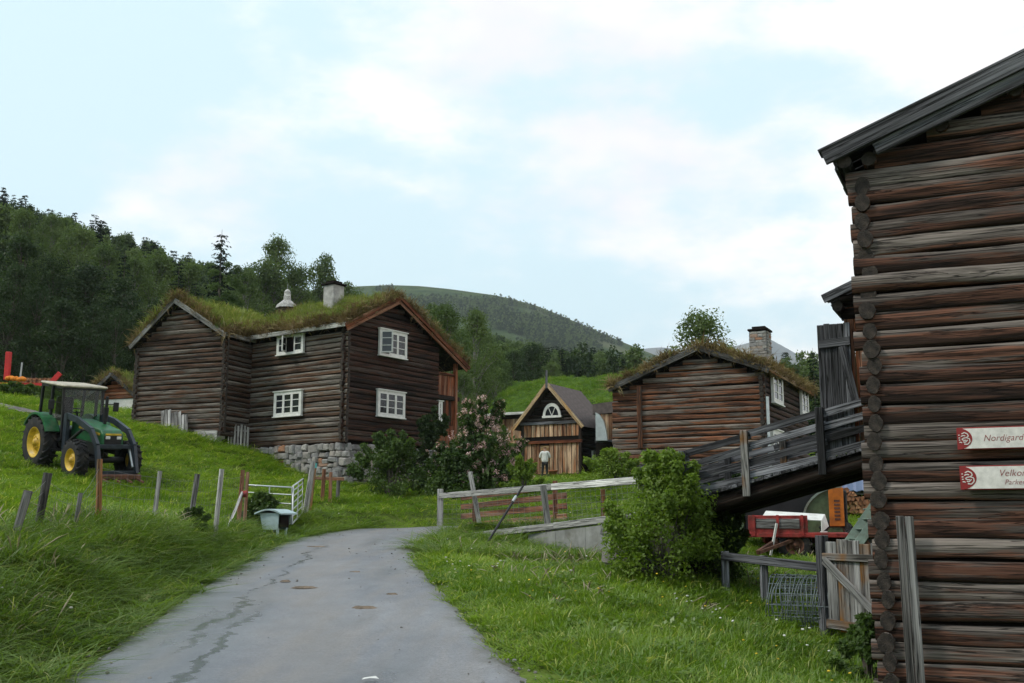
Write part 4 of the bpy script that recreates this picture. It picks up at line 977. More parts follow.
win_on(kh, cr_, kv, 797, 804, 388, 416, 'right', Wd=KW, casements=2, rows=3, case=0.10)
win_on(kh, cr_, kv, 768, 778, 430, 462, 'right', Wd=KW, casements=2, rows=3, case=0.10)
plank('downpipe', kh, (KW + 0.18, -0.02, 0.2), (KW + 0.18, -0.02, kzr - 0.9), 0.09, 0.09, MT['steel'], (0, 1, 0))
mb = MB(); mb.box((KW / 2, KL / 2, -0.6), (KW - 0.1, KL - 0.1, 1.2)); mb.build('plinth', MT['stone'], kh)

# ------------------------------------------------------------------ near log storehouse with signs (right edge)
nu, nv = (0.906, -0.423), (0.423, 0.906)
NOc = at(878, 450, 10.4); NO = Vector((NOc.x, NOc.y, -0.15))
nb_ = thing('log_storehouse', 'big reddish-brown log building with plank roof at the right edge', 'barn', NO, rot_of(nu))
NW, NL, NP = 6.4, 9.5, 0.188
nru = NW / 2; v0, v1 = -0.26, NL + 0.35
NM = Matrix.Translation(NO) @ Matrix.Rotation(rot_of(nu), 4, 'Z')
def nuu(px, py, v):      # u of a column on the plane v
    o = NM @ Vector((0, v, 0)); return along((o.x, o.y), nu, px, py)
ueL, uR_ = nuu(833, 160, v0), nuu(1024, 65, v0)
zEave = at(833, 159, (NM @ Vector((ueL, v0, 0))).y).z - NO.z; zR_ = at(1024, 66, (NM @ Vector((uR_, v0, 0))).y).z - NO.z
nslope = (zR_ - zEave) / (uR_ - ueL); OVH = -ueL; zRdg = zEave + nslope * (nru + OVH)
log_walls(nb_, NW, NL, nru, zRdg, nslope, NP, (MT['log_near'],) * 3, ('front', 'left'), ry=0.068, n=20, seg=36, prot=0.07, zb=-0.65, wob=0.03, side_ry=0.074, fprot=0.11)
# roof of grey boards laid down the slope, two barge boards one over the other
for sg in (-1, 1):
    ue = nru + sg * (nru + OVH); dvv = Vector((sg, 0, -nslope)).normalized(); up = Vector((nslope * sg, 0, 1)).normalized()
    v = v0 + 0.1; 
    while v < v1:
        w = 0.235; o_ = rnd.uniform(-0.06, 0.06)
        plank('roof_board', nb_, Vector((nru, v, zRdg + 0.05)), Vector((ue, v, zEave + 0.05)) + dvv * o_, w * rnd.uniform(0.88, 0.95), 0.035, MT['dark_grey_wood'], up); v += w
    mb = MB(); mb.add([(nru, v0 + 0.3, zRdg + 0.085), (ue - sg * 0.35, v0 + 0.3, zEave + nslope * 0.35 + 0.085), (ue - sg * 0.35, v1 - 0.1, zEave + nslope * 0.35 + 0.085), (nru, v1 - 0.1, zRdg + 0.085)], [(0, 1, 2, 3)]); mb.build('roof_felt', MT['core'], nb_)
    top, bot = Vector((nru, v0, zRdg)), Vector((ue, v0, zEave))
    plank('barge_board', nb_, top + up * 0.05, bot + up * 0.05 + dvv * 0.08, 0.05, 0.15, MT['dark_grey_wood'], up)
    plank('barge_board', nb_, top + up * -0.085 + Vector((0, 0.045, 0)), bot + up * -0.085 - dvv * 0.40 + Vector((0, 0.045, 0)), 0.05, 0.13, MT['dark_grey_wood'], up)
    plank('weather_board', nb_, top + up * 0.14 + Vector((0, 0.08, 0)), bot + up * 0.14 + dvv * 0.10 + Vector((0, 0.08, 0)), 0.22, 0.03, MT['dark_grey_wood'], up)
    for k in range(5):
        t = 0.1 + 0.2 * k; c_ = top.lerp(bot, t); log('purlin', nb_, (c_.x, v0 + 0.12, c_.z - 0.13), (c_.x, 0.3, c_.z - 0.13), 0.075, 0.075, MT['log_near'])
log('wall_plate', nb_, (ueL * 0.65, v0 + 0.05, zEave - 0.02), (ueL * 0.65, v1 - 0.2, zEave - 0.02), 0.07, 0.07, MT['dark_grey_wood'], 10, 4)
plank('eave_board', nb_, (ueL + 0.02, v0 + 0.06, zEave - 0.03), (ueL + 0.02, v1, zEave - 0.03), 0.03, 0.16, MT['dark_grey_wood'])
# plinth stones
mb = MB(); mb.box((NW / 2, NL / 2, -0.6), (NW - 0.1, NL - 0.1, 1.0)); mb.build('plinth', MT['core'], nb_)
def nloc(p): return NM.inverted() @ p
# porch over the upper door, on the side where the ramp arrives
PV = 4.9
def nz(py, Y): return at(850, py, Y).z - NO.z
ydoor = (NM @ Vector((-0.6, PV, 0))).y
zdt, zdb = nz(322, ydoor), nz(449, ydoor)
x0, x1 = nuu(818, 350, PV), nuu(851, 350, PV)
door = MB(); door.box(((x0 + x1) / 2, PV + 0.02, (zdt + zdb) / 2), (x1 - x0, 0.02, zdt - zdb)); dr_ = door.build('ramp_door', MT['core'], nb_)
nbd = 5
for i in range(nbd):
    wd = (x1 - x0) / nbd; x = x0 + wd * (i + 0.5); plank('board', dr_, (x, PV - 0.01, zdb), (x, PV - 0.01, zdt + rnd.uniform(-0.03, 0.02)), wd * 0.96, 0.03, MT['dark_grey_wood'], (0, 1, 0))
plank('ledge', dr_, (x0 + 0.02, PV - 0.05, zdt - 0.30), (x1, PV - 0.05, zdt - 0.27), 0.04, 0.13, MT['dark_grey_wood'])
plank('ledge', dr_, (x0 + 0.02, PV - 0.05, zdb + 0.25), (x1, PV - 0.05, zdb + 0.25), 0.04, 0.13, MT['dark_grey_wood'])
plank('brace', dr_, (x0 + 0.35, PV - 0.055, zdt - 0.35), (x1 + 0.05, PV - 0.055, zdt - 1.25), 0.04, 0.11, MT['dark_grey_wood'], (0, 0, 1))
# porch side wall: reddish boards behind the leaf, logs above, little roof
for i in range(7):
    x = x1 - 0.02 + 0.14 * i; plank('porch_board', nb_, (x, PV + 0.08, zdb), (x, PV + 0.08, zdt + 0.25), 0.135, 0.03, MT['red_wood'], (0, 1, 0))
for i in range(2): log('porch_log', nb_, (x0 + 0.35, PV + 0.1, zdt + 0.15 + 0.19 * i), (0.0, PV + 0.1, zdt + 0.15 + 0.19 * i), 0.10, 0.10, MT['log_dark'])
px0 = nuu(825, 300, PV - 0.2); zp0, zp1 = nz(297, ydoor), nz(281, ydoor)
for i in range(9): plank('porch_roof_board', nb_, (px0 + 0.02 * rnd.uniform(-1, 1), PV - 0.15 + 0.24 * i, zp0), (0.0, PV - 0.15 + 0.24 * i, zp1 + 0.22), 0.22, 0.035, MT['dark_grey_wood'], (-0.3, 0, 1))
plank('porch_barge', nb_, (px0 - 0.02, PV - 0.28, zp0 - 0.04), (0.0, PV - 0.28, zp1 + 0.18), 0.04, 0.13, MT['dark_grey_wood'])
log('porch_plate', nb_, (px0 + 0.18, PV - 0.2, zp0 - 0.14), (px0 + 0.18, PV + 1.9, zp0 - 0.14), 0.08, 0.08, MT['log_dark'])

# upright boards against the gable
ub = nuu(906, 520, -0.22)
pb_ = thing('upright_board', 'tall grey double board standing upright against the log wall', 'board', NM @ Vector((ub, -0.2, 0)), rot_of(nu))
zt_ = at(906, 516, (NM @ Vector((ub, -0.22, 0))).y).z - NO.z
plank('board', pb_, (-0.035, -0.05, -0.35), (-0.055, 0.0, zt_), 0.072, 0.045, MT['grey_wood'], (0, 1, 0)); plank('board', pb_, (0.045, -0.045, -0.35), (0.025, 0.005, zt_ - 0.005), 0.08, 0.04, MT['grey_wood'], (0, 1, 0))

# signs
MT['sign_white'] = plain('sign_white', (0.70, 0.67, 0.63), 0.6, var=0.10, scale=14); MT['sign_red'] = plain('sign_red', (0.25, 0.018, 0.018), 0.55, var=0.1)
def sign(px, yt, yb, label, lines):
    u = nuu(px, (yt + yb) / 2, -0.16); p = NM @ Vector((u, -0.16, 0)); za, zb = at(px, yb, p.y).z, at(px, yt, p.y).z
    sg = thing('sign_board', label, 'sign', (p.x, p.y, za), rot_of(nu)); h = zb - za; Lw = 1.35
    mb = MB(); mb.box((Lw / 2, 0, h / 2), (Lw, 0.03, h), None, 0.004); mb.build('panel', MT['sign_red'], sg)
    mb = MB(); mb.box((Lw / 2 + 0.004, -0.017, h / 2), (Lw - 0.016, 0.006, h - 0.02)); mb.build('face', MT['sign_white'], sg)
    mb = MB(); rr = h * 0.49; mb.prism([(0.003, 0.006)] + [(0.003 + math.cos(a) * rr * 1.28, h / 2 + math.sin(a) * rr) for a in np.linspace(-math.pi / 2, math.pi / 2, 17)] + [(0.003, h - 0.006)], -0.0225, -0.0195); em = mb.build('emblem', MT['sign_red'], sg)
    # heraldic beast, white, as curling strokes
    k = h * 0.34; cx, cz = h * 0.24, h * 0.5; y = -0.0245
    st_ = [[(-.1, .62), (.25, .80), (.62, .62), (.72, .3), (.45, .12), (.1, .05)], [(.45, .12), (.85, -.05), (.88, -.45), (.55, -.78), (.15, -.72)], [(-.2, .30), (.1, .42), (.35, .35)], [(.1, .05), (-.1, -.1), (.15, -.25), (.42, -.22)], [(-.5, .45), (-.35, .5)], [(-.5, .1), (-.3, .12)], [(-.42, -.5), (-.25, -.46), (-.1, -.55)], [(-.48, -.2), (-.3, -.16)], [(.6, -.2), (.3, -.5), (.05, -.42)]]
    mb = MB()
    for s_ in st_:
        for a, b in zip(s_[:-1], s_[1:]): mb.bar((cx + a[0] * k, y, cz + a[1] * k), (cx + b[0] * k, y, cz + b[1] * k), 0.003, h * 0.042, (0, 0, 1) if abs(b[0] - a[0]) > abs(b[1] - a[1]) else (1, 0, 0))
    mb.build('beast', MT['sign_white'], em)
    for txt, x, z, size in lines:
        c = bpy.data.curves.new('lettering', 'FONT'); c.body = txt; c.size = size; c.shear = 0.28; c.extrude = 0.0008; c.space_character = 1.02; c.offset = -0.001
        f_ = bpy.data.objects.new('lettering', c); COL.objects.link(f_); bpy.context.view_layer.update()
        me = bpy.data.meshes.new_from_object(f_.evaluated_get(bpy.context.evaluated_depsgraph_get())); bpy.data.objects.remove(f_)
        me.materials.clear(); o = place('lettering', me, MT['sign_red'], sg, (x, -0.0215, z), (R(90), 0, 0), (0.92, 1, 1))
    return sg
sign(957, 428, 450, 'upper white sign with red emblem and the words Nordigard Bl', [('Nordigard  Bl', 0.225, 0.075, 0.085)])
sign(960, 466, 490, 'lower white sign with red emblem and the word Velkome', [('Velkome', 0.33, 0.122, 0.088), ('Parkering', 0.375, 0.045, 0.068)])

# ------------------------------------------------------------------ ramp up to the barn
rp = thing('barn_ramp', 'sloping plank ramp with weathered board railings up to the barn door', 'ramp', NM @ Vector((0, PV - 0.1, 0)), rot_of(nu))
RV = PV - 0.12
def rpt(px, py): u = nuu(px, py, RV); p = NM @ Vector((u, RV, 0)); return u, at(px, py, p.y).z - NO.z
cols = [668, 683, 745, 820, 876]; tops = [459, 454, 434, 411, 393]; bots = [505, 500, 482, 459, 444]
tp_ = [rpt(c, t) for c, t in zip(cols, tops)]; bt_ = [rpt(c, b) for c, b in zip(cols, bots)]
slp = (bt_[4][1] - bt_[1][1]) / (bt_[4][0] - bt_[1][0]); u_lo = bt_[0][0] - 0.9
RWd = 2.5
def dz(u): return bt_[4][1] + (u - bt_[4][0]) * slp
nd = 34
for i in range(nd):
    u = u_lo + (0.0 - u_lo) * (i + 0.5) / nd; w = (0.0 - u_lo) / nd
    plank('deck_plank', rp, (u, -0.05, dz(u) - 0.02), (u, RWd, dz(u) - 0.02), w * 0.93, 0.05, MT['dark_grey_wood'], (-slp, 0, 1))
for v in (0.12, RWd - 0.15): log('beam', rp, (u_lo + 0.2, v, dz(u_lo + 0.2) - 0.18), (0.0, v, dz(0) - 0.18), 0.10, 0.115, MT['log_dark'], 10, 4)
for v in (0.7, RWd - 0.7): log('beam', rp, (u_lo + 0.2, v, dz(u_lo + 0.2) - 0.18), (0.0, v, dz(0) - 0.18), 0.11, 0.11, MT['log_dark'], 8, 3)
for side, v in ((0, 0.0), (1, RWd)):
    for i in (1, 2, 3):
        u = tp_[i][0] if side == 0 else tp_[i][0] + 0.1
        zt = tp_[i][1] if side == 0 else dz(u) + 0.72
        plank('post', rp, (u, v - 0.04, dz(u) - 0.22), (u - 0.01, v - 0.06, zt + 0.05), 0.11, 0.075, MT['dark_grey_wood'] if i != 2 else MT['moss_wood'], (0, 1, 0))
    us = [u_lo + 0.5] + [tp_[i][0] for i in (1, 2, 3)] + [0.0]
    for a, b in zip(us[:-1], us[1:]):
        for k, f in enumerate((0.10, 0.36, 0.64, 0.90)):
            if side == 1 and k in (1,): continue
            hz0 = 0.74; j = rnd.uniform(-0.035, 0.035); j2 = rnd.uniform(-0.035, 0.035)
            plank('rail_board', rp, (a - 0.08, v + (0.0 if k % 2 else 0.012), dz(a) + hz0 * f + j), (b + 0.08, v + (0.0 if k % 2 else 0.012), dz(b) + hz0 * f + j2), 0.03, 0.105, MT['dark_grey_wood'], (0, 0, 1), 0.004, 0.004)
# stone abutment at its foot
ab = MB(); ab.box((u_lo + 0.5, RWd / 2, dz(u_lo + 0.5) - 0.75), (1.2, RWd - 0.3, 1.1)); abm = ab.build('abutment', MT['core'], rp)
stone_courses(abm, (u_lo - 0.1, 0.1), (1, 0), (0, -1), 1.2, dz(u_lo + 0.5) - 0.2, lambda s: dz(u_lo) - 1.3)

# ------------------------------------------------------------------ plank gate by the barn corner
g0, g1 = at(824, 545, 13.4), at(893, 540, 12.4); gg = min(G(g0.x, g0.y), G(g1.x, g1.y))
pgt = thing('plank_gate', 'weathered plank gate with diagonal brace and orange lichen by the barn corner', 'gate', (g0.x, g0.y, at(850, 637, 13).z), math.atan2(g1.y - g0.y, g1.x - g0.x))
gl_ = math.hypot(g1.x - g0.x, g1.y - g0.y); gh = at(850, 541, 13).z - at(850, 637, 13).z
for i in range(6):
    wd = gl_ / 6; x = wd * (i + 0.5); plank('board', pgt, (x, 0.03, 0.05 + rnd.uniform(-0.02, 0.02)), (x, 0.03, gh + (0.0 if i in (0, 1, 2) else -0.02) + rnd.uniform(-0.02, 0.02)), wd * 0.95, 0.03, MT['moss_wood'] if i % 2 else MT['grey_wood'], (0, 1, 0))
plank('ledge', pgt, (-0.02, -0.01, gh - 0.20), (gl_, -0.01, gh - 0.20), 0.04, 0.09, MT['moss_wood']); plank('ledge', pgt, (0.0, -0.01, 0.12), (gl_, -0.01, 0.10), 0.04, 0.11, MT['moss_wood'])
plank('brace', pgt, (0.03, -0.045, gh - 0.24), (gl_ - 0.1, -0.045, 0.16), 0.035, 0.10, MT['grey_wood'])
plank('hinge_post', pgt, (-0.09, 0.05, -0.4), (-0.09, 0.05, gh + 0.06), 0.12, 0.12, MT['dark_grey_wood'], (0, 1, 0))

# low rail fence leading to it
f0, f1 = at(722, 556, 15.6), at(826, 568, 14.2)
fg = G(f0.x, f0.y); lf = thing('low_rail_fence', 'low grey single-rail fence under the barn ramp', 'fence', (f0.x, f0.y, fg), 0)
plank('rail', lf, (0, 0, f0.z - fg), (f1.x - f0.x, f1.y - f0.y, f1.z - fg), 0.06, 0.115, MT['dark_grey_wood'])
for px in (726, 767):
    t = (px - 722) / 104; p = f0.lerp(f1, t); z = G(p.x, p.y)
    plank('post', lf, (p.x - f0.x, p.y - f0.y + 0.09, z - fg - 0.3), (p.x - f0.x + 0.01, p.y - f0.y + 0.09, p.z - fg + 0.07), 0.10, 0.09, MT['dark_grey_wood'], (0, 1, 0))

# roll of wire netting lying in the grass
w0 = at(808, 590, 13.9); wr = thing('wire_roll', 'rolled-up wire netting lying in the grass by the plank gate', 'wire roll', (w0.x, w0.y, G(w0.x, w0.y) + 0.33), -0.55)
mb = MB()
for k in range(20):
    x = -0.44 + 0.046 * k; r_ = 0.36 * (1 + 0.03 * math.sin(k * 2.0)); pts = [(x + 0.02 * math.sin(a * 3 + k), math.cos(a) * r_, math.sin(a) * r_) for a in np.linspace(0, 2 * math.pi, 25)]
    mb.path(pts, 0.007, 4)
for a in np.linspace(0, 2 * math.pi, 17)[:-1]: mb.path([(x, math.cos(a) * 0.36, math.sin(a) * 0.36) for x in np.linspace(-0.44, 0.44, 5)], 0.005, 4)
for a in np.linspace(0, 2 * math.pi, 13)[:-1]: mb.path([(x, math.cos(a) * 0.22, math.sin(a) * 0.22) for x in np.linspace(-0.42, 0.42, 3)], 0.005, 4)
for k in range(5): mb.path([(-0.42 + 0.21 * k, math.cos(a) * 0.22, math.sin(a) * 0.22) for a in np.linspace(0, 2 * math.pi, 19)], 0.006, 4)
mb.build('netting', plain('galvanised', (0.16, 0.19, 0.20), 0.5, 0.4), wr)

# pale green ladder-like elevator leaning behind the gate
e0, e1 = at(850, 556, 14.6), at(886, 505, 14.3); el = thing('hay_elevator', 'pale green metal elevator frame rising behind the plank gate', 'elevator', (e0.x, e0.y, G(e0.x, e0.y)), 0)
q = e1 - e0; ez = e0.z - el.location.z; MT['pale_green'] = plain('pale_green', (0.20, 0.27, 0.23), 0.6, var=0.2, dirt=(0.12, 0.08, 0.05))
for dy in (0.0, 0.45): plank('side_rail', el, (0, dy, ez), (q.x * 1.6, dy + q.y * 1.6, ez + q.z * 1.6), 0.04, 0.13, MT['pale_green'])
for k in range(8): t = 0.1 + 0.2 * k; plank('slat', el, (q.x * t, 0, ez + q.z * t + 0.02), (q.x * t, 0.45, ez + q.z * t + 0.02), 0.05, 0.02, MT['pale_green'])
for t in (0.15, 1.2): plank('leg', el, (q.x * t, 0.05, -0.05), (q.x * t, 0.05, ez + q.z * t), 0.05, 0.05, MT['pale_green'], (0, 1, 0)); plank('leg', el, (q.x * t, 0.42, -0.05), (q.x * t, 0.42, ez + q.z * t), 0.05, 0.05, MT['pale_green'], (0, 1, 0))

# ------------------------------------------------------------------ wheels
MT['tyre'] = plain('tyre', (0.018, 0.018, 0.02), 0.85, var=0.3, dirt=(0.06, 0.05, 0.04)); MT['jd_green'] = plain('jd_green', (0.015, 0.115, 0.04), 0.42, var=0.25, dirt=(0.055, 0.075, 0.04)); MT['jd_yellow'] = plain('jd_yellow', (0.66, 0.42, 0.03), 0.5, var=0.2, dirt=(0.26, 0.15, 0.05))
MT['black'] = plain('black', (0.014, 0.014, 0.016), 0.5, var=0.15); MT['loader_grey'] = plain('loader_grey', (0.022, 0.030, 0.042), 0.45, var=0.2); MT['cream'] = plain('cream', (0.46, 0.41, 0.32), 0.6, var=0.15, dirt=(0.25, 0.23, 0.19))
MT['red_paint'] = plain('red_paint', (0.30, 0.03, 0.026), 0.6, var=0.3, dirt=(0.10, 0.045, 0.03)); MT['rust'] = plain('rust', (0.12, 0.055, 0.035), 0.9, var=0.3); MT['clear'] = None
def glass_mat():
    m = bpy.data.materials.new('cab_glass'); m.use_nodes = True; t = m.node_tree; t.nodes.clear(); o = N(t, 'ShaderNodeOutputMaterial'); a = N(t, 'ShaderNodeBsdfTransparent'); a.inputs[0].default_value = (0.62, 0.70, 0.68, 1)
    g = N(t, 'ShaderNodeBsdfGlossy'); g.inputs['Roughness'].default_value = 0.05; f = N(t, 'ShaderNodeFresnel'); f.inputs[0].default_value = 1.5; x = N(t, 'ShaderNodeMixShader')
    lk(t, f.outputs[0], x.inputs[0]); lk(t, a.outputs[0], x.inputs[1]); lk(t, g.outputs[0], x.inputs[2]); lk(t, x.outputs[0], o.inputs[0]); return m
MT['clear'] = glass_mat()
def wheel(parent, loc, r, w, rim_r, rim_mat, lugs=20, side=1):
    """wheel about the y axis; side = +1/-1: which y side the dish faces"""
    mb = MB(); mb.lathe([(rim_r, -w / 2 * 0.8), (r * 0.90, -w / 2), (r * 0.965, -w * 0.40), (r * 0.965, w * 0.40), (r * 0.90, w / 2), (rim_r, w / 2 * 0.8)], n=32)
    for i in range(lugs):
        for s in (-1, 1):
            a = 2 * math.pi * (i + (0.5 if s > 0 else 0)) / lugs; p0 = Vector((math.cos(a) * r * 0.97, s * w * 0.46, math.sin(a) * r * 0.97)); a2 = a + 0.20; p1 = Vector((math.cos(a2) * r * 0.975, s * w * 0.04, math.sin(a2) * r * 0.975))
            mb.bar(p0, p1, 0.05, 0.07, (math.cos(a), 0, math.sin(a)))
    ty = mb.build('wheel', MT['tyre'], parent, loc)
    mb = MB(); d = side * w * 0.18
    mb.lathe([(rim_r * 1.02, side * w * 0.42), (rim_r * 0.92, side * w * 0.40), (rim_r * 0.86, d), (rim_r * 0.62, d * 0.6), (rim_r * 0.5, d * 1.5), (rim_r * 0.26, d * 1.6), (rim_r * 0.22, d * 2.3), (0.0, d * 2.4)], n=28)
    for i in range(8):
        a = 2 * math.pi * i / 8; mb.tube((math.cos(a) * rim_r * 0.38, d * 1.4, math.sin(a) * rim_r * 0.38), (math.cos(a) * rim_r * 0.38, d * 1.9, math.sin(a) * rim_r * 0.38), rim_r * 0.05, n=6)
    mb.build('rim', rim_mat, ty); return ty

# ------------------------------------------------------------------ tractor
def make_tractor():
    a, b = at(37, 467, 30.2), at(75, 481, 28.6); za, zb = G(a.x, a.y), G(b.x, b.y); d = b - a; hd = math.atan2(d.y, d.x)
    wb = 2.25; pit = math.atan2(zb - za, math.hypot(d.x, d.y))
    fx, fy = math.cos(hd), math.sin(hd); lx, ly = -fy, fx
    # a and b are the near (right-hand) wheels; the axle centre lies half a track further on
    t = thing('tractor', 'green and yellow farm tractor with cab and dark front loader in the meadow', 'tractor', (a.x + lx * 0.78, a.y + ly * 0.78, za), 0)
    t.rotation_euler = Euler((0.04, -pit, hd), 'XYZ')
    for s in (-1, 1):
        wheel(t, (0, s * 0.78, 0.74), 0.74, 0.42, 0.43, MT['jd_yellow'], 20, s); wheel(t, (wb, s * 0.76, 0.53), 0.53, 0.34, 0.30, MT['jd_yellow'], 18, s)
    mb = MB(); mb.tube((0, -0.6, 0.74), (0, 0.6, 0.74), 0.16, n=12); mb.box((0.05, 0, 0.76), (0.8, 0.55, 0.5), None, 0.05); mb.box((1.1, 0, 0.72), (1.7, 0.42, 0.4), None, 0.04); mb.tube((wb, -0.6, 0.53), (wb, 0.6, 0.53), 0.09, n=10); mb.build('chassis', MT['black'], t)
    mb = MB(); hoodp = [(0.85, 0.92), (2.72, 0.86), (2.78, 1.0), (2.74, 1.30), (2.62, 1.40), (1.9, 1.47), (0.85, 1.54)]; mb.prism(hoodp, -0.31, 0.31); hd_ = mb.build('hood', MT['jd_green'], t)
    bv_ = hd_.modifiers.new('bevel', 'BEVEL'); bv_.width = 0.05; bv_.segments = 3
    for s in (-1, 1): mb = MB(); mb.bar((1.35, s * 0.318, 1.34), (2.62, s * 0.318, 1.27), 0.012, 0.06); mb.build('stripe', MT['jd_yellow'], hd_)
    mb = MB(); mb.box((2.765, 0, 1.06), (0.03, 0.5, 0.38), None, 0.01); mb.build('grille', MT['black'], hd_)
    mb = MB(); mb.box((2.77, 0, 1.29), (0.03, 0.44, 0.045)); mb.build('emblem_strip', MT['jd_yellow'], hd_)
    for s in (-1, 1): mb = MB(); mb.box((2.785, s * 0.16, 1.20), (0.03, 0.13, 0.08), None, 0.01); mb.build('headlight', MT['white'], t)
    for s in (-1, 1): mb = MB(); mb.box((1.75, s * 0.30, 0.85), (1.3, 0.03, 0.32)); mb.build('engine_side', MT['black'], t)
    # cab
    P = {'rb': (-0.55, 0.62), 'mb': (0.25, 0.66), 'fb': (0.88, 0.56), 'rt': (-0.52, 0.62), 'mt': (0.22, 0.66), 'ft': (0.72, 0.58)}
    zc0, zc1 = 1.22, 2.40
    for s in (-1, 1):
        for k, z in (('r', 1.42), ('m', 0.75), ('f', 0.95)):
            mb = MB(); b_, t_ = P[k + 'b'], P[k + 't']; mb.bar((b_[0], s * b_[1], z), (t_[0], s * t_[1], zc1), 0.07, 0.07, (1, 0, 0)); mb.build('pillar', MT['black'], t)
        for (k0, k1, z0) in (('r', 'm', 1.42), ('m', 'f', 0.85)):
            mb = MB(); q0, q1, q2, q3 = P[k0 + 'b'], P[k1 + 'b'], P[k1 + 't'], P[k0 + 't']; mb.add([(q0[0], s * q0[1], z0), (q1[0], s * q1[1], z0), (q2[0], s * q2[1], zc1), (q3[0], s * q3[1], zc1)], [(0, 1, 2, 3)]); mb.build('window_pane', MT['clear'], t)
        mb = MB(); mb.bar((0.25, s * 0.66, 0.78), (0.88, s * 0.57, 0.95), 0.06, 0.1); mb.bar((-0.55, s * 0.62, 1.42), (0.25, s * 0.66, 1.30), 0.06, 0.08); mb.bar((-0.5, s * 0.62, zc1 - 0.03), (0.72, s * 0.58, zc1 - 0.03), 0.07, 0.07); mb.build('cab_rail', MT['black'], t)
    mb = MB(); mb.add([(0.89, -0.55, 1.5), (0.89, 0.55, 1.5), (0.73, 0.57, zc1), (0.73, -0.57, zc1)], [(0, 1, 2, 3)]); mb.build('windscreen', MT['clear'], t)
    mb = MB(); mb.add([(-0.55, -0.61, 1.45), (-0.55, 0.61, 1.45), (-0.52, 0.61, zc1), (-0.52, -0.61, zc1)], [(0, 1, 2, 3)]); mb.build('rear_window', MT['clear'], t)
    mb = MB(); mb.box((0.1, 0, 2.435), (1.50, 1.34, 0.075), None, 0.03); mb.build('cab_roof', MT['cream'], t)
    mb = MB(); mb.box((0.1, 0, 2.375), (1.40, 1.27, 0.06)); mb.build('roof_rim', MT['black'], t)
    mb = MB(); mb.box((0.15, 0, 0.95), (1.2, 1.1, 0.5), None, 0.03); mb.build('cab_floor', MT['black'], t)
    mb = MB(); mb.box((-0.15, 0, 1.45), (0.48, 0.5, 0.14), None, 0.04); mb.box((-0.38, 0, 1.75), (0.13, 0.5, 0.6), None, 0.04); mb.build('seat', MT['black'], t)
    mb = MB(); mb.path([(0.42 + 0.05 * math.cos(q), math.sin(q) * 0.19, 1.72 + 0.19 * 0.35 * math.cos(q)) for q in np.linspace(0, 6.283, 17)], 0.018, 5); mb.tube((0.42, 0, 1.70), (0.62, 0, 1.35), 0.03, n=6); mb.build('steering_wheel', MT['black'], t)
    # rear mudguards
    for s in (-1, 1):
        mb = MB(); prof = [(math.cos(q) * 0.86, 0.74 + math.sin(q) * 0.86) for q in np.linspace(R(28), R(150), 12)] + [(math.cos(q) * 0.80, 0.74 + math.sin(q) * 0.80) for q in np.linspace(R(150), R(28), 12)]
        y0, y1 = (s * 0.58, s * 0.98); mb.prism(prof, min(y0, y1), max(y0, y1)); mb.prism([(math.cos(q) * 0.82, 0.74 + math.sin(q) * 0.82) for q in np.linspace(R(28), R(150), 12)] , min(s * 0.575, s * 0.60), max(s * 0.575, s * 0.60)); mb.build('mudguard', MT['jd_green'], t)
        mb = MB(); mb.box((0.62, s * 0.62, 0.62), (0.5, 0.3, 0.06)); mb.box((0.62, s * 0.66, 0.45), (0.3, 0.2, 0.05)); mb.build('step', MT['black'], t)
        mb = MB(); mb.tube((0.80, s * 0.60, 1.95), (0.86, s * 0.92, 1.98), 0.015, n=5); mb.box((0.87, s * 0.95, 1.90), (0.03, 0.17, 0.27), None, 0.01); mb.build('mirror', MT['black'], t)
    mb = MB(); mb.tube((1.75, 0.22, 1.4), (1.75, 0.22, 2.25), 0.045, n=8); mb.tube((1.75, 0.22, 1.55), (1.75, 0.22, 1.95), 0.075, n=8); mb.build('exhaust', MT['black'], t)
    # front loader
    for s in (-1, 1):
        mb = MB(); y = s * 0.53
        pts = [(0.98, 1.62), (1.72, 1.56), (2.55, 1.36), (2.95, 1.0), (3.22, 0.28)]
        for p0, p1 in zip(pts[:-1], pts[1:]): mb.bar((p0[0], y, p0[1]), (p1[0] + 0.03 * (p1[0] - p0[0]), y, p1[1]), 0.09, 0.16)
        ar = mb.build('loader_arm', MT['loader_grey'], t)
        mb = MB(); mb.bar((1.05, y, 0.62), (1.02, y, 1.66), 0.10, 0.2, (1, 0, 0)); mb.bar((1.05, y * 0.6, 0.7), (1.05, y, 0.7), 0.16, 0.2); mb.build('loader_mount', MT['loader_grey'], t)
        mb = MB(); mb.tube((1.15, y, 0.85), (2.0, y, 1.32), 0.045, n=8); mb.tube((2.0, y, 1.32), (2.35, y, 1.36), 0.025, n=6); mb.build('cylinder', MT['black'], ar)
        mb = MB(); mb.tube((2.85, y * 0.85, 0.95), (3.15, y * 0.85, 0.45), 0.035, n=7); mb.build('cylinder', MT['steel'], ar)
    mb = MB(); mb.bar((2.92, -0.53, 0.98), (2.92, 0.53, 0.98), 0.10, 0.10); mb.bar((3.20, -0.56, 0.30), (3.20, 0.56, 0.30), 0.10, 0.10); mb.build('loader_crossbar', MT['loader_grey'], t)
    mb = MB(); mb.box((3.3, 0, 0.20), (0.14, 1.25, 0.14), None, 0.02)
    for i in range(4): mb.bar((3.35, -0.5 + 0.33 * i, 0.16), (3.75, -0.5 + 0.33 * i, 0.12), 0.04, 0.05)
    mb.build('bale_fork', MT['rust'], t)
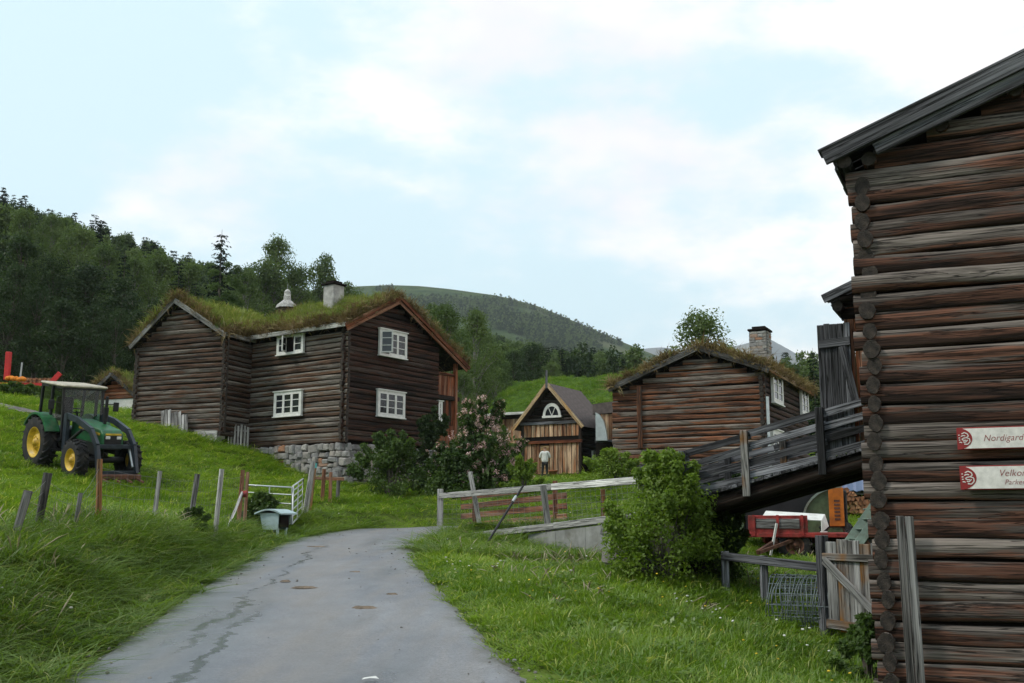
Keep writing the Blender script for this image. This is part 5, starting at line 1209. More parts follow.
    # rear hitch with red implement frame
    mb = MB(); mb.bar((-0.3, -0.35, 0.6), (-1.15, -0.4, 0.5), 0.06, 0.06); mb.bar((-0.3, 0.35, 0.6), (-1.15, 0.4, 0.5), 0.06, 0.06); mb.bar((-1.15, -0.55, 0.5), (-1.15, 0.55, 0.5), 0.1, 0.1); mb.bar((-1.15, 0, 0.5), (-1.0, 0, 0.95), 0.07, 0.07); mb.bar((-1.15, -0.55, 0.5), (-1.35, -0.55, 0.25), 0.06, 0.06); mb.bar((-1.15, 0.55, 0.5), (-1.35, 0.55, 0.25), 0.06, 0.06); mb.build('rear_hitch', MT['red_paint'], t)
    return t
make_tractor()

# ------------------------------------------------------------------ farm machines under the ramp
def make_wagon():
    p = at(770, 560, 24.0); z = G(p.x, p.y); t = thing('red_trailer', 'low red farm trailer with grey boards and white sheet seen under the ramp', 'trailer', (p.x, p.y, z), R(-14))
    def Z(py): return at(770, py, 24).z - z
    zb, zt = Z(536), Z(524)
    x0, x1 = -0.45, 0.85
    mb = MB(); mb.box(((x0 + 2.6) / 2, 0.75, zb + 0.02), (2.6 - x0, 1.6, 0.10), None, 0.01); mb.build('bed', MT['red_paint'], t)
    mb = MB(); mb.box(((x0 + x1) / 2, 0.0, (zb + zt) / 2 + 0.1), (x1 - x0, 0.05, zt - zb + 0.18), None, 0.01); hb = mb.build('headboard', MT['red_paint'], t)
    mb = MB(); mb.box(((x0 + x1) / 2, -0.035, (zb + zt) / 2 + 0.14), (x1 - x0 - 0.35, 0.02, (zt - zb) * 0.8), None, 0.005); mb.build('grey_board', MT['grey_wood'], hb)
    for i in range(3): mb = MB(); x = x0 + 0.12 + i * (x1 - x0 - 0.24) / 2; mb.box((x, -0.06, (zb + zt) / 2 + 0.1), (0.06, 0.03, zt - zb + 0.2)); mb.build('stake', MT['red_paint'], hb)
    mb = MB(); mb.bar((0.2, 0.1, zb - 0.08), (-0.25, -0.75, 0.22), 0.07, 0.09); mb.bar((0.55, 0.1, zb - 0.08), (-0.22, -0.75, 0.22), 0.05, 0.07); mb.build('drawbar', MT['rust'], t)
    mb = MB(); mb.bar((0.18, -0.10, zb + 0.28), (0.02, -0.22, zb - 0.42), 0.03, 0.05); mb.build('strap', MT['white'], t)
    mb = MB(); mb.add([(-0.15, -0.02, zt + 0.14), (1.15, 0.0, zt + 0.08), (1.25, 0.5, zt + 0.22), (-0.05, 0.5, zt + 0.30), (1.15, -0.06, zt - 0.18), (1.32, 0.45, zt - 0.05)], [(0, 1, 2, 3), (1, 4, 5, 2)]); sh = mb.build('white_sheet', MT['white'], t); so_ = sh.modifiers.new('thick', 'SOLIDIFY'); so_.thickness = 0.02
    for x in (0.55, 1.95):
        for y in (0.1, 1.35): wheel(t, (x, y, 0.36), 0.36, 0.22, 0.2, MT['rust'], 14, -1 if y < 0.5 else 1)
    mb = MB(); mb.bar((0.55, 0.05, 0.36), (0.55, 1.4, 0.36), 0.07, 0.07); mb.bar((1.95, 0.05, 0.36), (1.95, 1.4, 0.36), 0.07, 0.07); mb.build('axle', MT['rust'], t); return t
def make_harvester():
    p = at(826, 547, 25.2); z = G(p.x, p.y); t = thing('harvesting_machine', 'old green harvesting machine with curved side and orange panel under the ramp', 'farm machine', (p.x, p.y, z), R(-10))
    MT['olive'] = plain('olive', (0.075, 0.115, 0.055), 0.6, var=0.2, dirt=(0.05, 0.06, 0.03)); MT['orange'] = plain('orange', (0.48, 0.14, 0.012), 0.6, var=0.15, dirt=(0.25, 0.08, 0.02))
    def Z(py): return at(826, py, 25.2).z - z
    zt, zb = Z(487), Z(532)
    x0, x1 = -0.48, 0.46
    arc = [(x1 - 0.05 - (x1 - 0.05 - x0) * math.sin(q), zb + (zt - zb) * (0.28 + 0.72 * math.cos(q))) for q in np.linspace(0, R(90), 10)]
    prof = [(x1 - 0.05, zb), ] + arc + [(x0, zb)]
    for y in (0.0, 1.5): mb = MB(); mb.prism(prof, y, y + 0.04); mb.build('side_panel', MT['olive'], t)
    mb = MB()
    for a, b in zip(arc[:-1], arc[1:]): mb.bar((a[0], -0.02, a[1]), (b[0], -0.02, b[1]), 0.06, 0.045)
    mb.build('rim_strip', MT['pale_green'], t)
    mb = MB(); mb.box((x1 - 0.18, -0.03, (zt + zb) / 2 + 0.06), (0.34, 0.04, (zt - zb) * 0.86), None, 0.01); mb.build('orange_panel', MT['orange'], t)
    mb = MB()
    for i in range(6): mb.box((x1 - 0.17, -0.055, zb + 0.30 + 0.085 * i), (0.13, 0.012, 0.05))
    mb.build('lettering', MT['rust'], t)
    mb = MB(); mb.box((-0.65, 0.8, (zt + zb) / 2 - 0.02), (2.4, 1.35, (zt - zb) * 0.9), None, 0.03); mb.build('hopper', MT['black'], t)
    mb = MB(); mb.box((-1.9, 0.8, (zt + zb) / 2 - 0.05), (0.06, 1.45, (zt - zb) * 0.95)); mb.box((-0.6, 0.02, zb - 0.02), (1.5, 0.05, 0.22)); mb.build('green_frame', MT['olive'], t)
    mb = MB(); mb.box((-0.3, 0.75, zb - 0.2), (2.2, 1.3, 0.14), None, 0.02); mb.build('chassis', MT['red_paint'], t)
    for x in (-0.9, 0.25):
        for y in (0.1, 1.4): wheel(t, (x, y, 0.40), 0.40, 0.26, 0.22, MT['rust'], 14, -1 if y < 0.5 else 1)
    mb = MB(); mb.tube((-0.9, 0.05, 0.4), (-0.9, 1.45, 0.4), 0.05, n=6); mb.tube((0.25, 0.05, 0.4), (0.25, 1.45, 0.4), 0.05, n=6); mb.box((-0.3, 0.75, 0.5), (1.4, 0.12, 0.12)); mb.bar((-0.9, 0.75, 0.4), (-0.9, 0.75, zb - 0.15), 0.1, 0.1); mb.bar((0.25, 0.75, 0.4), (0.25, 0.75, zb - 0.15), 0.1, 0.1); mb.build('axle', MT['rust'], t)
    mb = MB(); mb.tube((-0.05, -0.15, zb - 0.45), (-0.05, -0.15, zb - 0.02), 0.04, 0.03, 7); mb.box((-0.05, -0.15, zb + 0.0), (0.16, 0.06, 0.04)); mb.build('jack_handle', MT['white'], t); return t
make_wagon(); make_harvester()

# shed with blue sheet roof and split firewood
so0 = at(852, 520, 38.0); sh_ = thing('woodshed', 'open woodshed with blue corrugated roof beyond the ramp', 'shed', (so0.x, so0.y, G(so0.x, so0.y)), R(-18))
def Zs(py): return at(860, py, 38.0).z - sh_.location.z
MT['blue_roof'] = plain('blue_roof', (0.17, 0.22, 0.36), 0.5, var=0.08)
mb = MB(); zt, zb = Zs(474), Zs(491); n = 36; V = []
for i in range(n + 1):
    x = -0.3 + 3.6 * i / n; dzz = 0.03 * math.sin(i * math.pi / 1.5); V += [(x, -0.4, zb + dzz), (x, 1.6, zt + dzz + 0.15)]
mb.add(V, [(2 * i, 2 * i + 2, 2 * i + 3, 2 * i + 1) for i in range(n)]); o = mb.build('roof', MT['blue_roof'], sh_); o.modifiers.new('thick', 'SOLIDIFY').thickness = 0.02
for x, y in ((0, 0), (3, 0), (0, 1.5), (3, 1.5)): plank('post', sh_, (x, y, -0.2), (x, y, zb + 0.05 + y * 0.3), 0.12, 0.12, MT['dark_grey_wood'], (0, 1, 0))
for i in range(8): plank('back_board', sh_, (0.2 + 0.38 * i, 1.45, 0), (0.2 + 0.38 * i, 1.45, zb + 0.4), 0.36, 0.03, MT['log_dark'], (0, 1, 0))
plank('beam', sh_, (-0.1, 0, zb - 0.06), (3.2, 0, zb - 0.06), 0.1, 0.14, MT['dark_grey_wood'])
MT['cut_wood'] = plain('cut_wood', (0.42, 0.22, 0.11), 0.9, var=0.35, scale=5)
MT['cut_wood2'] = plain('cut_wood2', (0.30, 0.13, 0.065), 0.9, var=0.35, scale=5)
def woodpile(px, py, Y, w, h, label, rows, seed, name='firewood_stack', rz=0.0):
    r = random.Random(seed); p = at(px, py, Y); t = thing(name, label, 'firewood', (p.x, p.y, G(p.x, p.y)), rz); ms = []
    for i in range(6):
        mb = MB(); k = r.choice((3, 5, 6)); mb.tube((0, -0.2, 0), (0, 0.2, 0), 0.085 + 0.02 * r.random(), n=k, smooth=False); m_ = mb.mesh('billet'); m_.materials.append(MT['cut_wood'] if i % 2 else MT['cut_wood2']); ms.append(m_)
    for j in range(rows):
        n = int(w / 0.16)
        for i in range(n):
            x = (i + 0.5 * (j % 2)) * 0.16 - w / 2; z = 0.06 + j * 0.135
            if z > h * (0.75 + 0.25 * math.sin(x * 2.1 + seed)): continue
            o = place('billet', r.choice(ms), None, t, (x, r.uniform(-0.05, 0.05), z), (r.uniform(-0.12, 0.12), r.uniform(0, 3.1), r.uniform(-0.2, 0.2)))
    return t
woodpile(847, 525, 34.5, 2.4, 1.0, 'stack of split firewood below the blue-roofed shed', 7, 3)

# ------------------------------------------------------------------ rail fence, concrete edge and leaning gate (middle)
fp = [at(440, 525, 31.0), at(546, 531, 25.0), at(650, 514, 21.6)]; ft = [at(440, 496, 31.0), at(552, 487, 25.0), at(650, 479.5, 21.6)]
rf = thing('rail_fence', 'pale grey post-and-rail fence with wire netting along the raised side road', 'fence', fp[0], 0); FO = fp[0]
zpost = G(fp[0].x, fp[0].y) - FO.z
plank('post', rf, (0, 0, zpost - 0.3), (0, 0, at(440, 489, 31).z - FO.z), 0.17, 0.13, MT['silver_wood'], (0, 1, 0), 0.01)
a = fp[1] - FO; b = at(551, 485, 25.0) - FO
plank('post', rf, at(549, 534, 24.9) - FO, at(543, 485, 24.9) - FO, 0.15, 0.1, MT['silver_wood'], (0, 1, 0), 0.01)
a2 = at(641, 520, 21.9) - FO; plank('post', rf, a2 + Vector((0, 0, -0.4)), at(641, 480, 21.9) - FO, 0.12, 0.1, MT['grey_wood'], (0, 1, 0), 0.01)
for p, q in zip(ft[:-1], ft[1:]): plank('top_rail', rf, p - FO + Vector((0, -0.02, 0)), q - FO + Vector((0, -0.02, 0)), 0.07, 0.155, MT['silver_wood'], (0, 0, 1), 0.01)
lo0, lo1, lo2 = at(470, 536, 27.6), at(556, 526, 24.6), at(652, 514, 21.3)
for p, q in ((lo0, lo1), (lo1, lo2)): plank('bottom_beam', rf, p - FO, q - FO, 0.16, 0.15, MT['silver_wood'], (0, 0, 1), 0.012)
nw = MB()
for k in range(6):
    for p, q, p2, q2 in ((ft[0], ft[1], fp[0] + Vector((0, 0, 0.05)), lo1), (ft[1], ft[2], lo1, lo2)):
        f = k / 6; nw.tube((p2.lerp(p, f)) - FO, (q2.lerp(q, f)) - FO, 0.0035, n=3, caps=False)
for i in range(42):
    t = i / 42
    if t < 0.55: s = t / 0.55; top, bot = ft[0].lerp(ft[1], s), (fp[0] + Vector((0, 0, 0.05))).lerp(lo1, s)
    else: s = (t - 0.55) / 0.45; top, bot = ft[1].lerp(ft[2], s), lo1.lerp(lo2, s)
    nw.tube(bot - FO, top - FO, 0.0028, n=3, caps=False)
nw.build('wire_netting', MT['wire'], rf)
# dark stay leaning over the fence
p0, p1 = at(478, 553, 24.5), at(523, 486, 25.6); sy = thing('leaning_bar', 'thin black bar leaning over the pale rail fence', 'bar', p0, 0)
mb = MB(); mb.tube((0, 0, -0.1), p1 - p0, 0.028, n=8); mb.build('rod', MT['black'], sy); mb = MB(); q = (p1 - p0); mb.tube(q * 0.76, q * 0.84, 0.036, n=8); mb.build('sleeve', MT['steel'], sy)
# leaning pale pole behind
p0, p1 = at(482, 532, 29.0), at(470, 472, 29.4); pl_ = plank('leaning_pole', None, (p0.x, p0.y, min(p0.z, G(p0.x, p0.y)) - 0.15), p1, 0.13, 0.10, MT['silver_wood'], (0, 1, 0), 0.01); tag(pl_, 'tall pale post leaning beside the brown board gate', 'post')
# brown board gate
g0, g1 = at(461, 530, 31.2), at(567, 521, 27.8); gz = at(461, 530, 31.2).z
bg_ = thing('board_gate', 'reddish-brown gate of four boards behind the pale rail fence', 'gate', (g0.x, g0.y, gz), 0); gd = Vector((g1.x - g0.x, g1.y - g0.y, 0)); gk = at(567, 521, 27.8).z - gz
for k in range(4):
    z = 0.12 + 0.27 * k; plank('board', bg_, (0, 0, z), (gd.x, gd.y, z + gk), 0.035, 0.155, MT['gate_wood'], (0, 0, 1), 0.006)
for s in (0.14, 0.90): plank('upright', bg_, (gd.x * s, gd.y * s - 0.04, gk * s - 0.02), (gd.x * s, gd.y * s - 0.04, gk * s + 1.08), 0.13, 0.05, MT['gate_wood'], (0, 1, 0))
plank('foot', bg_, (gd.x * 0.9, gd.y * 0.9 + 0.03, -0.3), (gd.x * 0.9, gd.y * 0.9 + 0.03, gk * .9 + 0.1), 0.09, 0.09, MT['gate_wood'], (0, 1, 0)); plank('foot', bg_, (gd.x * 0.14, gd.y * 0.14 + 0.03, -0.2), (gd.x * 0.14, gd.y * 0.14 + 0.03, 0.1), 0.09, 0.09, MT['gate_wood'], (0, 1, 0))
# short brown post near the end of the netting
p0 = at(604, 519, 24.0); o = plank('stump_post', None, (p0.x, p0.y, G(p0.x, p0.y) - 0.2), (p0.x - 0.02, p0.y, at(604, 489, 24).z), 0.10, 0.08, MT['orange_post'], (0, 1, 0), 0.01); tag(o, 'short brown post behind the pale rail fence', 'post')
# concrete retaining wall
c0, c1, c2 = at(528, 534, 25.6), at(556, 529, 24.5), at(654, 517, 21.2)
rw = thing('concrete_wall', 'low rough concrete retaining wall under the rail fence', 'wall', (c0.x, c0.y, 0), 0)
segs = 4
for i in range(segs):
    p, q = c0.lerp(c2, i / segs), c0.lerp(c2, (i + 1) / segs); zt = (lambda s: (lo0.lerp(lo2, 0.3 + 0.7 * s)).z - 0.09)
    m = MB(); zb = min(G(p.x, p.y - 0.4), G(q.x, q.y - 0.4)) - 0.5; nrm = Vector((-(q.y - p.y), q.x - p.x, 0)).normalized() * 0.22
    a, b = p - c0, q - c0; a.z = b.z = 0; z0_, z1_ = zt(i / segs), zt((i + 1) / segs); e = 0.006
    dirn = (b - a).normalized() * e
    V = [a + dirn, b - dirn, b - dirn + nrm, a + dirn + nrm]; m.add([(v.x, v.y, zb) for v in V] + [(V[0].x, V[0].y, z0_), (V[1].x, V[1].y, z1_), (V[2].x, V[2].y, z1_), (V[3].x, V[3].y, z0_)], [(3, 2, 1, 0), (4, 5, 6, 7), (0, 1, 5, 4), (1, 2, 6, 5), (2, 3, 7, 6), (3, 0, 4, 7)])
    m.build('cast_section', MT['concrete'], rw)

# ------------------------------------------------------------------ wire fence on the left bank
posts = [(8, 548, 14, 490, 22, 13.2, 'grey_wood', 0.10), (34, 545, 48, 473, 0, 14.6, 'grey_wood', 0.11), (72, 535, 81, 493, 0, 15.5, 'grey_wood', 0.07), (99, 530, 100, 459, 0, 16.6, 'orange_post', 0.09), (152, 520, 160, 471, 0, 19.0, 'silver_wood', 0.085), (188, 528, 198, 474, 0, 20.2, 'grey_wood', 0.095), (214, 534, 222, 469, 0, 21.0, 'silver_wood', 0.095), (238, 520, 243, 470, 0, 25.5, 'gate_wood', 0.10), (244, 518, 248, 472, 0, 25.8, 'gate_wood', 0.08)]
q0 = at(8, 530, 13.2); wf = thing('wire_fence', 'old wire fence on leaning wooden posts along the grassy bank', 'fence', (q0.x, q0.y, G(q0.x, q0.y)), 0); tops = []
for (bx, by, tx, ty, _, Y, m_, w) in posts:
    b = at(bx, by, Y); t = at(tx, ty, Y - 0.05); zg = G(b.x, b.y); b.z = min(b.z, zg - 0.25)
    if tx == 14: t = at(28, 491, Y - 0.1)
    log('post', wf, b - wf.location, t - wf.location, w / 2, w / 2 * 0.95, MT[m_], 8, 2, 0.01, (0, 1, 0)); tops.append((Vector((b.x, b.y, zg)), t))
mb = MB()
for f in (0.3, 0.5, 0.7, 0.88):
    for (b0, t0_), (b1, t1) in zip(tops[:-1], tops[1:]):
        a, b = b0.lerp(t0_, f), b1.lerp(t1, f); mid = (a + b) / 2 - Vector((0, 0, 0.03)); mb.path([a - wf.location, mid - wf.location, b - wf.location], 0.003, 3)
for (b0, t0_), (b1, t1) in zip(tops[:-1], tops[1:]):
    for k in range(1, 9): s = k / 9; mb.tube(b0.lerp(b1, s).lerp(t0_.lerp(t1, s), 0.05) - wf.location, b0.lerp(b1, s).lerp(t0_.lerp(t1, s), 0.86) - wf.location, 0.002, n=3, caps=False)
mb.build('wire', MT['wire'], wf)
p0, p1 = at(224, 532, 23.6), at(243, 493, 25.4); o = log('prop', wf, Vector((p0.x, p0.y, G(p0.x, p0.y) - 0.1)) - wf.location, p1 - wf.location, 0.035, 0.035, MT['silver_wood'], 6, 2); mb = MB(); mb.tube(at(243, 494, 25.4) - wf.location, at(247, 494, 25.4) - wf.location, 0.08, n=8); mb.build('red_binding', MT['red_paint'], wf)

# ------------------------------------------------------------------ steel tube gate, two leaves
def tube_gate(pA, pB, h, bars, ups, label, z0A, z0B):
    t = thing('tube_gate', label, 'gate', (pA.x, pA.y, z0A), 0, None); d = Vector((pB.x - pA.x, pB.y - pA.y, z0B - z0A)); mb = MB()
    mb.path([(0, 0, 0), (0, 0, h), d + Vector((0, 0, h)), d, (0, 0, 0)], 0.024, 7); mb.build('gate_frame', MT['steel'], t)
    for k in range(1, bars): mb = MB(); f = (k / bars) ** 1.15; mb.tube((0, 0, h * (1 - f)), d + Vector((0, 0, h * (1 - f))), 0.017, n=6); mb.build('bar', MT['steel'], t)
    for k in range(1, ups + 1): s = k / (ups + 1); mb = MB(); mb.tube(d * s, d * s + Vector((0, 0, h)), 0.017, n=6); mb.build('upright', MT['steel'], t)
    return t
A, B, C = at(246, 520, 27.6), at(291, 520, 27.2), at(302, 512, 30.2)
zA, zB, zC = at(246, 521, 27.6).z, at(291, 524, 27.2).z, at(302, 513, 30.2).z
tube_gate(A, B, at(246, 485, 27.6).z - zA, 4, 1, 'galvanised tube gate leaf standing square behind the pale blue box', zA, zB)
tube_gate(B + Vector((0.03, 0, 0)), C, at(291, 486, 27.2).z - zB, 6, 1, 'galvanised tube gate leaf swung back towards the stone base', zB, zC)
for px, yb, txp, yt, Y, m_, w, lb_, nm in ((304, 518, 313, 461, 30.3, 'silver_wood', 0.16, 'thick pale gate post leaning beside the open tube gate', 'gate_post'), (310, 503, 315, 464, 31.5, 'orange_post', 0.10, 'orange-brown stake with turquoise top beside the gate post', 'stake'),
                                          (322, 500, 324, 469, 33.2, 'gate_wood', 0.12, 'first of three short brown stakes below the stone base', 'stake'), (330, 500, 331, 472, 33.6, 'gate_wood', 0.11, 'middle of three short brown stakes below the stone base', 'stake'), (337, 500, 339, 470, 34.2, 'grey_wood', 0.12, 'greyest of three short stakes below the stone base', 'stake')):
    b, t = at(px, yb, Y), at(txp, yt, Y); b.z = G(b.x, b.y) - 0.2; o = thing(nm, lb_, 'post', b, 0); log('shaft', o, (0, 0, 0), t - b, w / 2, w / 2, MT[m_], 8, 2, 0.01, (0, 1, 0))
    if 'turquoise' in lb_: mb = MB(); mb.tube(t - b - Vector((0, 0, 0.12)), t - b + Vector((0, 0, 0.03)), w / 2 + 0.008, n=8); mb.build('painted_top', plain('turquoise', (0.10, 0.42, 0.40), 0.6), o)
p0, p1 = at(308, 474, 33), at(346, 479, 34.0)
o = plank('loose_rail', None, at(312, 478, 33.4), at(344, 479, 34.1), 0.05, 0.1, MT['gate_wood']); tag(o, 'brown rail laid across the short stakes below the stone base', 'rail')
# pale blue box on legs
bx = at(275, 534, 26.4); bz_ = G(bx.x, bx.y); MT['pale_blue'] = plain('pale_blue', (0.40, 0.52, 0.55), 0.55, var=0.06, dirt=(0.30, 0.36, 0.36))
bo = thing('feed_box', 'pale blue box with overhanging curved lid standing at the road edge', 'box', (bx.x, bx.y, bz_), R(-24))
H = at(275, 509, 26.4).z - bz_
mb = MB(); V = []
for z, w, d in ((0.13, 0.46, 0.40), (H - 0.10, 0.58, 0.50)): V += [(-w / 2, -d / 2, z), (w / 2, -d / 2, z), (w / 2, d / 2, z), (-w / 2, d / 2, z)]
mb.add(V, [(3, 2, 1, 0), (4, 5, 6, 7), (0, 1, 5, 4), (2, 3, 7, 6), (3, 0, 4, 7)]); mb.build('body', MT['pale_blue'], bo)
mb = MB(); mb.box((0.262, 0, (0.13 + H - 0.1) / 2), (0.02, 0.36, H - 0.35)); mb.build('shaded_side', MT['core'], bo)  # near-black sheet painting the shadow on the box's right side
mb = MB(); pf = [(-0.40 + 0.8 * i / 8, H - 0.10 + 0.10 * math.sin(math.pi * i / 8)) for i in range(9)]; mb.prism([(p[0], p[1] - 0.035) for p in pf[::-1]] + pf, -0.33, 0.33); mb.build('lid', MT['pale_blue'], bo)
for sx in (-1, 1):
    for sy in (-1, 1): mb = MB(); mb.bar((sx * 0.19, sy * 0.16, -0.06), (sx * 0.20, sy * 0.17, 0.2), 0.05, 0.05, (1, 0, 0)); mb.build('leg', MT['pale_blue'], bo)

# ------------------------------------------------------------------ red machine and wood stack beyond the hedge (far left)
rm = at(6, 388, 56); rmz = G(rm.x, rm.y)
t = thing('red_implement', 'bright red farm implement with upright beam beyond the hedge at far left', 'farm machine', (rm.x, rm.y, rmz), 0)
def Zr(py): return at(6, py, 56).z - rmz
MT['bright_red'] = plain('bright_red', (0.55, 0.02, 0.02), 0.5, var=0.1)
MT['orange_net'] = plain('orange_net', (0.72, 0.22, 0.01), 0.7, var=0.2)
mb = MB(); mb.box((0, 0, (Zr(352) + Zr(380)) / 2), (0.26, 0.24, Zr(352) - Zr(380)), None, 0.02); mb.build('upright_beam', MT['bright_red'], t)
mb = MB(); mb.bar((-0.5, 0, Zr(384)), (3.0, 0, Zr(385)), 0.2, 0.16); mb.bar((2.4, 0, Zr(383)), (2.85, 0, Zr(373)), 0.12, 0.26); mb.bar((-0.4, 0, -0.1), (-0.4, 0, Zr(384)), 0.14, 0.14, (1, 0, 0)); mb.bar((2.3, 0, -0.1), (2.3, 0, Zr(385)), 0.14, 0.14, (1, 0, 0)); mb.build('frame', MT['bright_red'], t)
mb = MB(); mb.tube((0.62, 0.2, Zr(380)), (0.66, 0.2, Zr(362)), 0.05, n=6); mb.build('stay', MT['steel'], t)
r = random.Random(5); mb = MB()
for i in range(9): mb.lathe([(0.0, -0.14), (0.13, -0.08), (0.17, 0.0), (0.12, 0.09), (0, 0.14)], (0.1 + 0.11 * i, -0.1 + r.uniform(-0.05, 0.05), Zr(379) + r.uniform(-0.06, 0.05)), n=8, axis='z')
mb.build('orange_netting', MT['orange_net'], t)
lw_ = woodpile(38, 384, 57, 2.0, 9, 'pile of split wood on the red implement beyond the hedge', 3, 9, 'firewood_pile'); lw_.location.z = rmz + Zr(385) + 0.08

# ------------------------------------------------------------------ person by the storehouse
def person():
    p = at(545, 479, 55.5); z = G(p.x, p.y); t = thing('person', 'person seen from behind in white jacket and black trousers by the storehouse', 'person', (p.x, p.y, z), R(-8))
    def skin(name, J, E, mat, sub=2, root=0):
        me = bpy.data.meshes.new(name); me.from_pydata([j[:3] for j in J], E, []); me.update(); o = place(name, me, mat, t)
        me.skin_vertices or None
        o.modifiers.new('skin', 'SKIN'); o.modifiers.new('sub', 'SUBSURF').levels = sub; o.modifiers['sub'].render_levels = sub
        sk = me.skin_vertices[0].data
        for i, j in enumerate(J): sk[i].radius = (j[3], j[4] if len(j) > 4 else j[3]); sk[i].use_root = (i == root)
        return o
    skinm = plain('skin', (0.45, 0.25, 0.18), 0.6)
    # whole body, facing +y (away): pelvis, spine, neck, head, arms bent to the front, legs
    J = [(0, 0, .92, .125, .10), (0, 0, 1.12, .12, .09), (0, .01, 1.36, .14, .09), (0, 0, 1.46, .06), (0, .015, 1.53, .075), (0, .03, 1.62, .088), (0, .03, 1.69, .06),
         (.17, .0, 1.40, .055), (.24, .03, 1.16, .045), (.14, .24, 1.20, .033), (.10, .30, 1.24, .03),
         (-.17, .0, 1.40, .055), (-.25, .02, 1.16, .045), (-.15, .23, 1.18, .033), (-.10, .29, 1.23, .03),
         (.09, 0, .86, .085), (.10, .02, .48, .06), (.11, -.01, .09, .042), (.12, .13, .035, .035), (-.09, 0, .86, .085), (-.12, .0, .48, .06), (-.15, -.03, .09, .042), (-.17, .10, .035, .035)]
    E = [(0, 1), (1, 2), (2, 3), (3, 4), (4, 5), (5, 6), (2, 7), (7, 8), (8, 9), (9, 10), (2, 11), (11, 12), (12, 13), (13, 14), (0, 15), (15, 16), (16, 17), (17, 18), (0, 19), (19, 20), (20, 21), (21, 22)]
    skin('body', J, E, skinm)
    JJ = [(0, 0, .84, .20, .135), (0, 0, 1.05, .19, .13), (0, .01, 1.28, .19, .13), (0, .005, 1.42, .13, .09), (0, 0, 1.49, .085), (.19, .0, 1.40, .078), (.265, .03, 1.15, .068), (.15, .24, 1.19, .05), (-.19, .0, 1.40, .078), (-.275, .02, 1.15, .068), (-.16, .23, 1.17, .05)]
    skin('jacket', JJ, [(0, 1), (1, 2), (2, 3), (3, 4), (3, 5), (5, 6), (6, 7), (3, 8), (8, 9), (9, 10)], MT['white'])
    JT = [(0, 0, .92, .14, .11), (.09, 0, .84, .10), (.105, .02, .48, .072), (.115, -.005, .12, .055), (-.09, 0, .84, .10), (-.125, 0, .48, .072), (-.152, -.028, .12, .055)]
    skin('trousers', JT, [(0, 1), (1, 2), (2, 3), (0, 4), (4, 5), (5, 6)], MT['black'])
    skin('hair', [(0, -.0, 1.60, .085), (0, .01, 1.66, .10), (0, .02, 1.70, .075)], [(0, 1), (1, 2)], plain('hair', (0.22, 0.12, 0.05), 0.7))
    for x, y in ((.115, 0.0), (-.155, -0.02)): skin('shoe', [(x, y - .05, .05, .05, .05), (x * 1.03, y + .06, .045, .05, .042), (x * 1.06, y + .16, .035, .045, .03)], [(0, 1), (1, 2)], MT['black'])
person()
# terracotta pot by the door
p = at(553, 474, 57.0); o = thing('flower_pot', 'small terracotta pot on the grass by the storehouse door', 'pot', (p.x, p.y, G(p.x, p.y))); mb = MB(); mb.lathe([(0.0, 0), (0.15, 0), (0.22, 0.32), (0.25, 0.32), (0.25, 0.4), (0.2, 0.4), (0.18, 0.3), (0, 0.3)], axis='z', n=16); mb.build('pot', plain('terracotta', (0.33, 0.12, 0.06), 0.8), o)

# ------------------------------------------------------------------ shrubs
def shrub(name, label, px, Y, x0, x1, top, leaf, mat, n=26, per=150, cat='bush', base=None, depth=0.8, blossoms=0, seed=0, stems=True, group=None, shape=1.0, loose=0.35):
    p = at(px, 480, Y); z = G(p.x, p.y) if base is None else base; hgt_ = at(px, top, Y).z - z; rx = (x1 - x0) / 2 * Y / FPX
    t = thing(name, label, cat, (p.x, p.y, z), 0, group); r = np.random.default_rng(300 + seed); C = []; RR = []
    for i in range(n):
        a = r.random() * 6.283; e = (r.random() * 1.08 - 0.08) * math.pi / 2; q = 0.55 + 0.35 * r.random()
        if blossoms: q *= 1 - 0.25 * math.sin(max(e, 0)) * (r.random() ** 0.5)
        lob = 1 + 0.18 * math.sin(2.3 * a + seed) + 0.12 * math.sin(5 * a + seed * 2)
        C.append((math.cos(a) * math.cos(e) * rx * q * lob, math.sin(a) * math.cos(e) * rx * depth * q, 0.10 * hgt_ + max(0.0, math.sin(e)) ** shape * hgt_ * (q + 0.02) * 0.9)); RR.append(min(rx, hgt_) * (0.24 + 0.22 * r.random()))
    # stray shoots
    for i in range(int(10 + 14 * loose)):
        a = r.random() * 6.283; e = (0.15 + 0.8 * r.random()) * math.pi / 2
        for q in (0.95, 1.08, 1.2): C.append((math.cos(a) * math.cos(e) * rx * q, math.sin(a) * math.cos(e) * rx * depth * q, 0.1 * hgt_ + math.sin(e) * hgt_ * q * 0.86)); RR.append(min(rx, hgt_) * (0.11 - 0.05 * (q - 0.9)) * (1 + loose * 0.4))
    V, F = clump_leaves(C, RR, per, leaf, 0.5, 300 + seed, 0.85, 0.15); place('foliage', mesh_np('foliage', V, F), mat, t)
    if stems:
        mb = MB()
        for i in range(min(n, 16)): c = Vector(C[i]); mb.path([(c.x * 0.12, c.y * 0.12, -0.15), (c.x * 0.5, c.y * 0.5, c.z * 0.55), c], [0.03 * rx + 0.008, 0.018 * rx + 0.005, 0.005], 5)
        mb.build('stem', MT['bark'], t)
    if blossoms:
        k = r.integers(0, len(C), blossoms); off = unit(r.normal(size=(blossoms, 3))); off[:, 2] = np.abs(off[:, 2]) * 0.8; off[:, 1] = -np.abs(off[:, 1]); P0 = np.array(C)[k] + off * np.array(RR)[k][:, None] * 1.12
        V, F = clump_leaves(P0, np.full(blossoms, 0.085), 18, 0.07, 0.4, 77 + seed, 1.4); place('blossom', mesh_np('blossom', V, F), MT['blossom'], t)
    return t
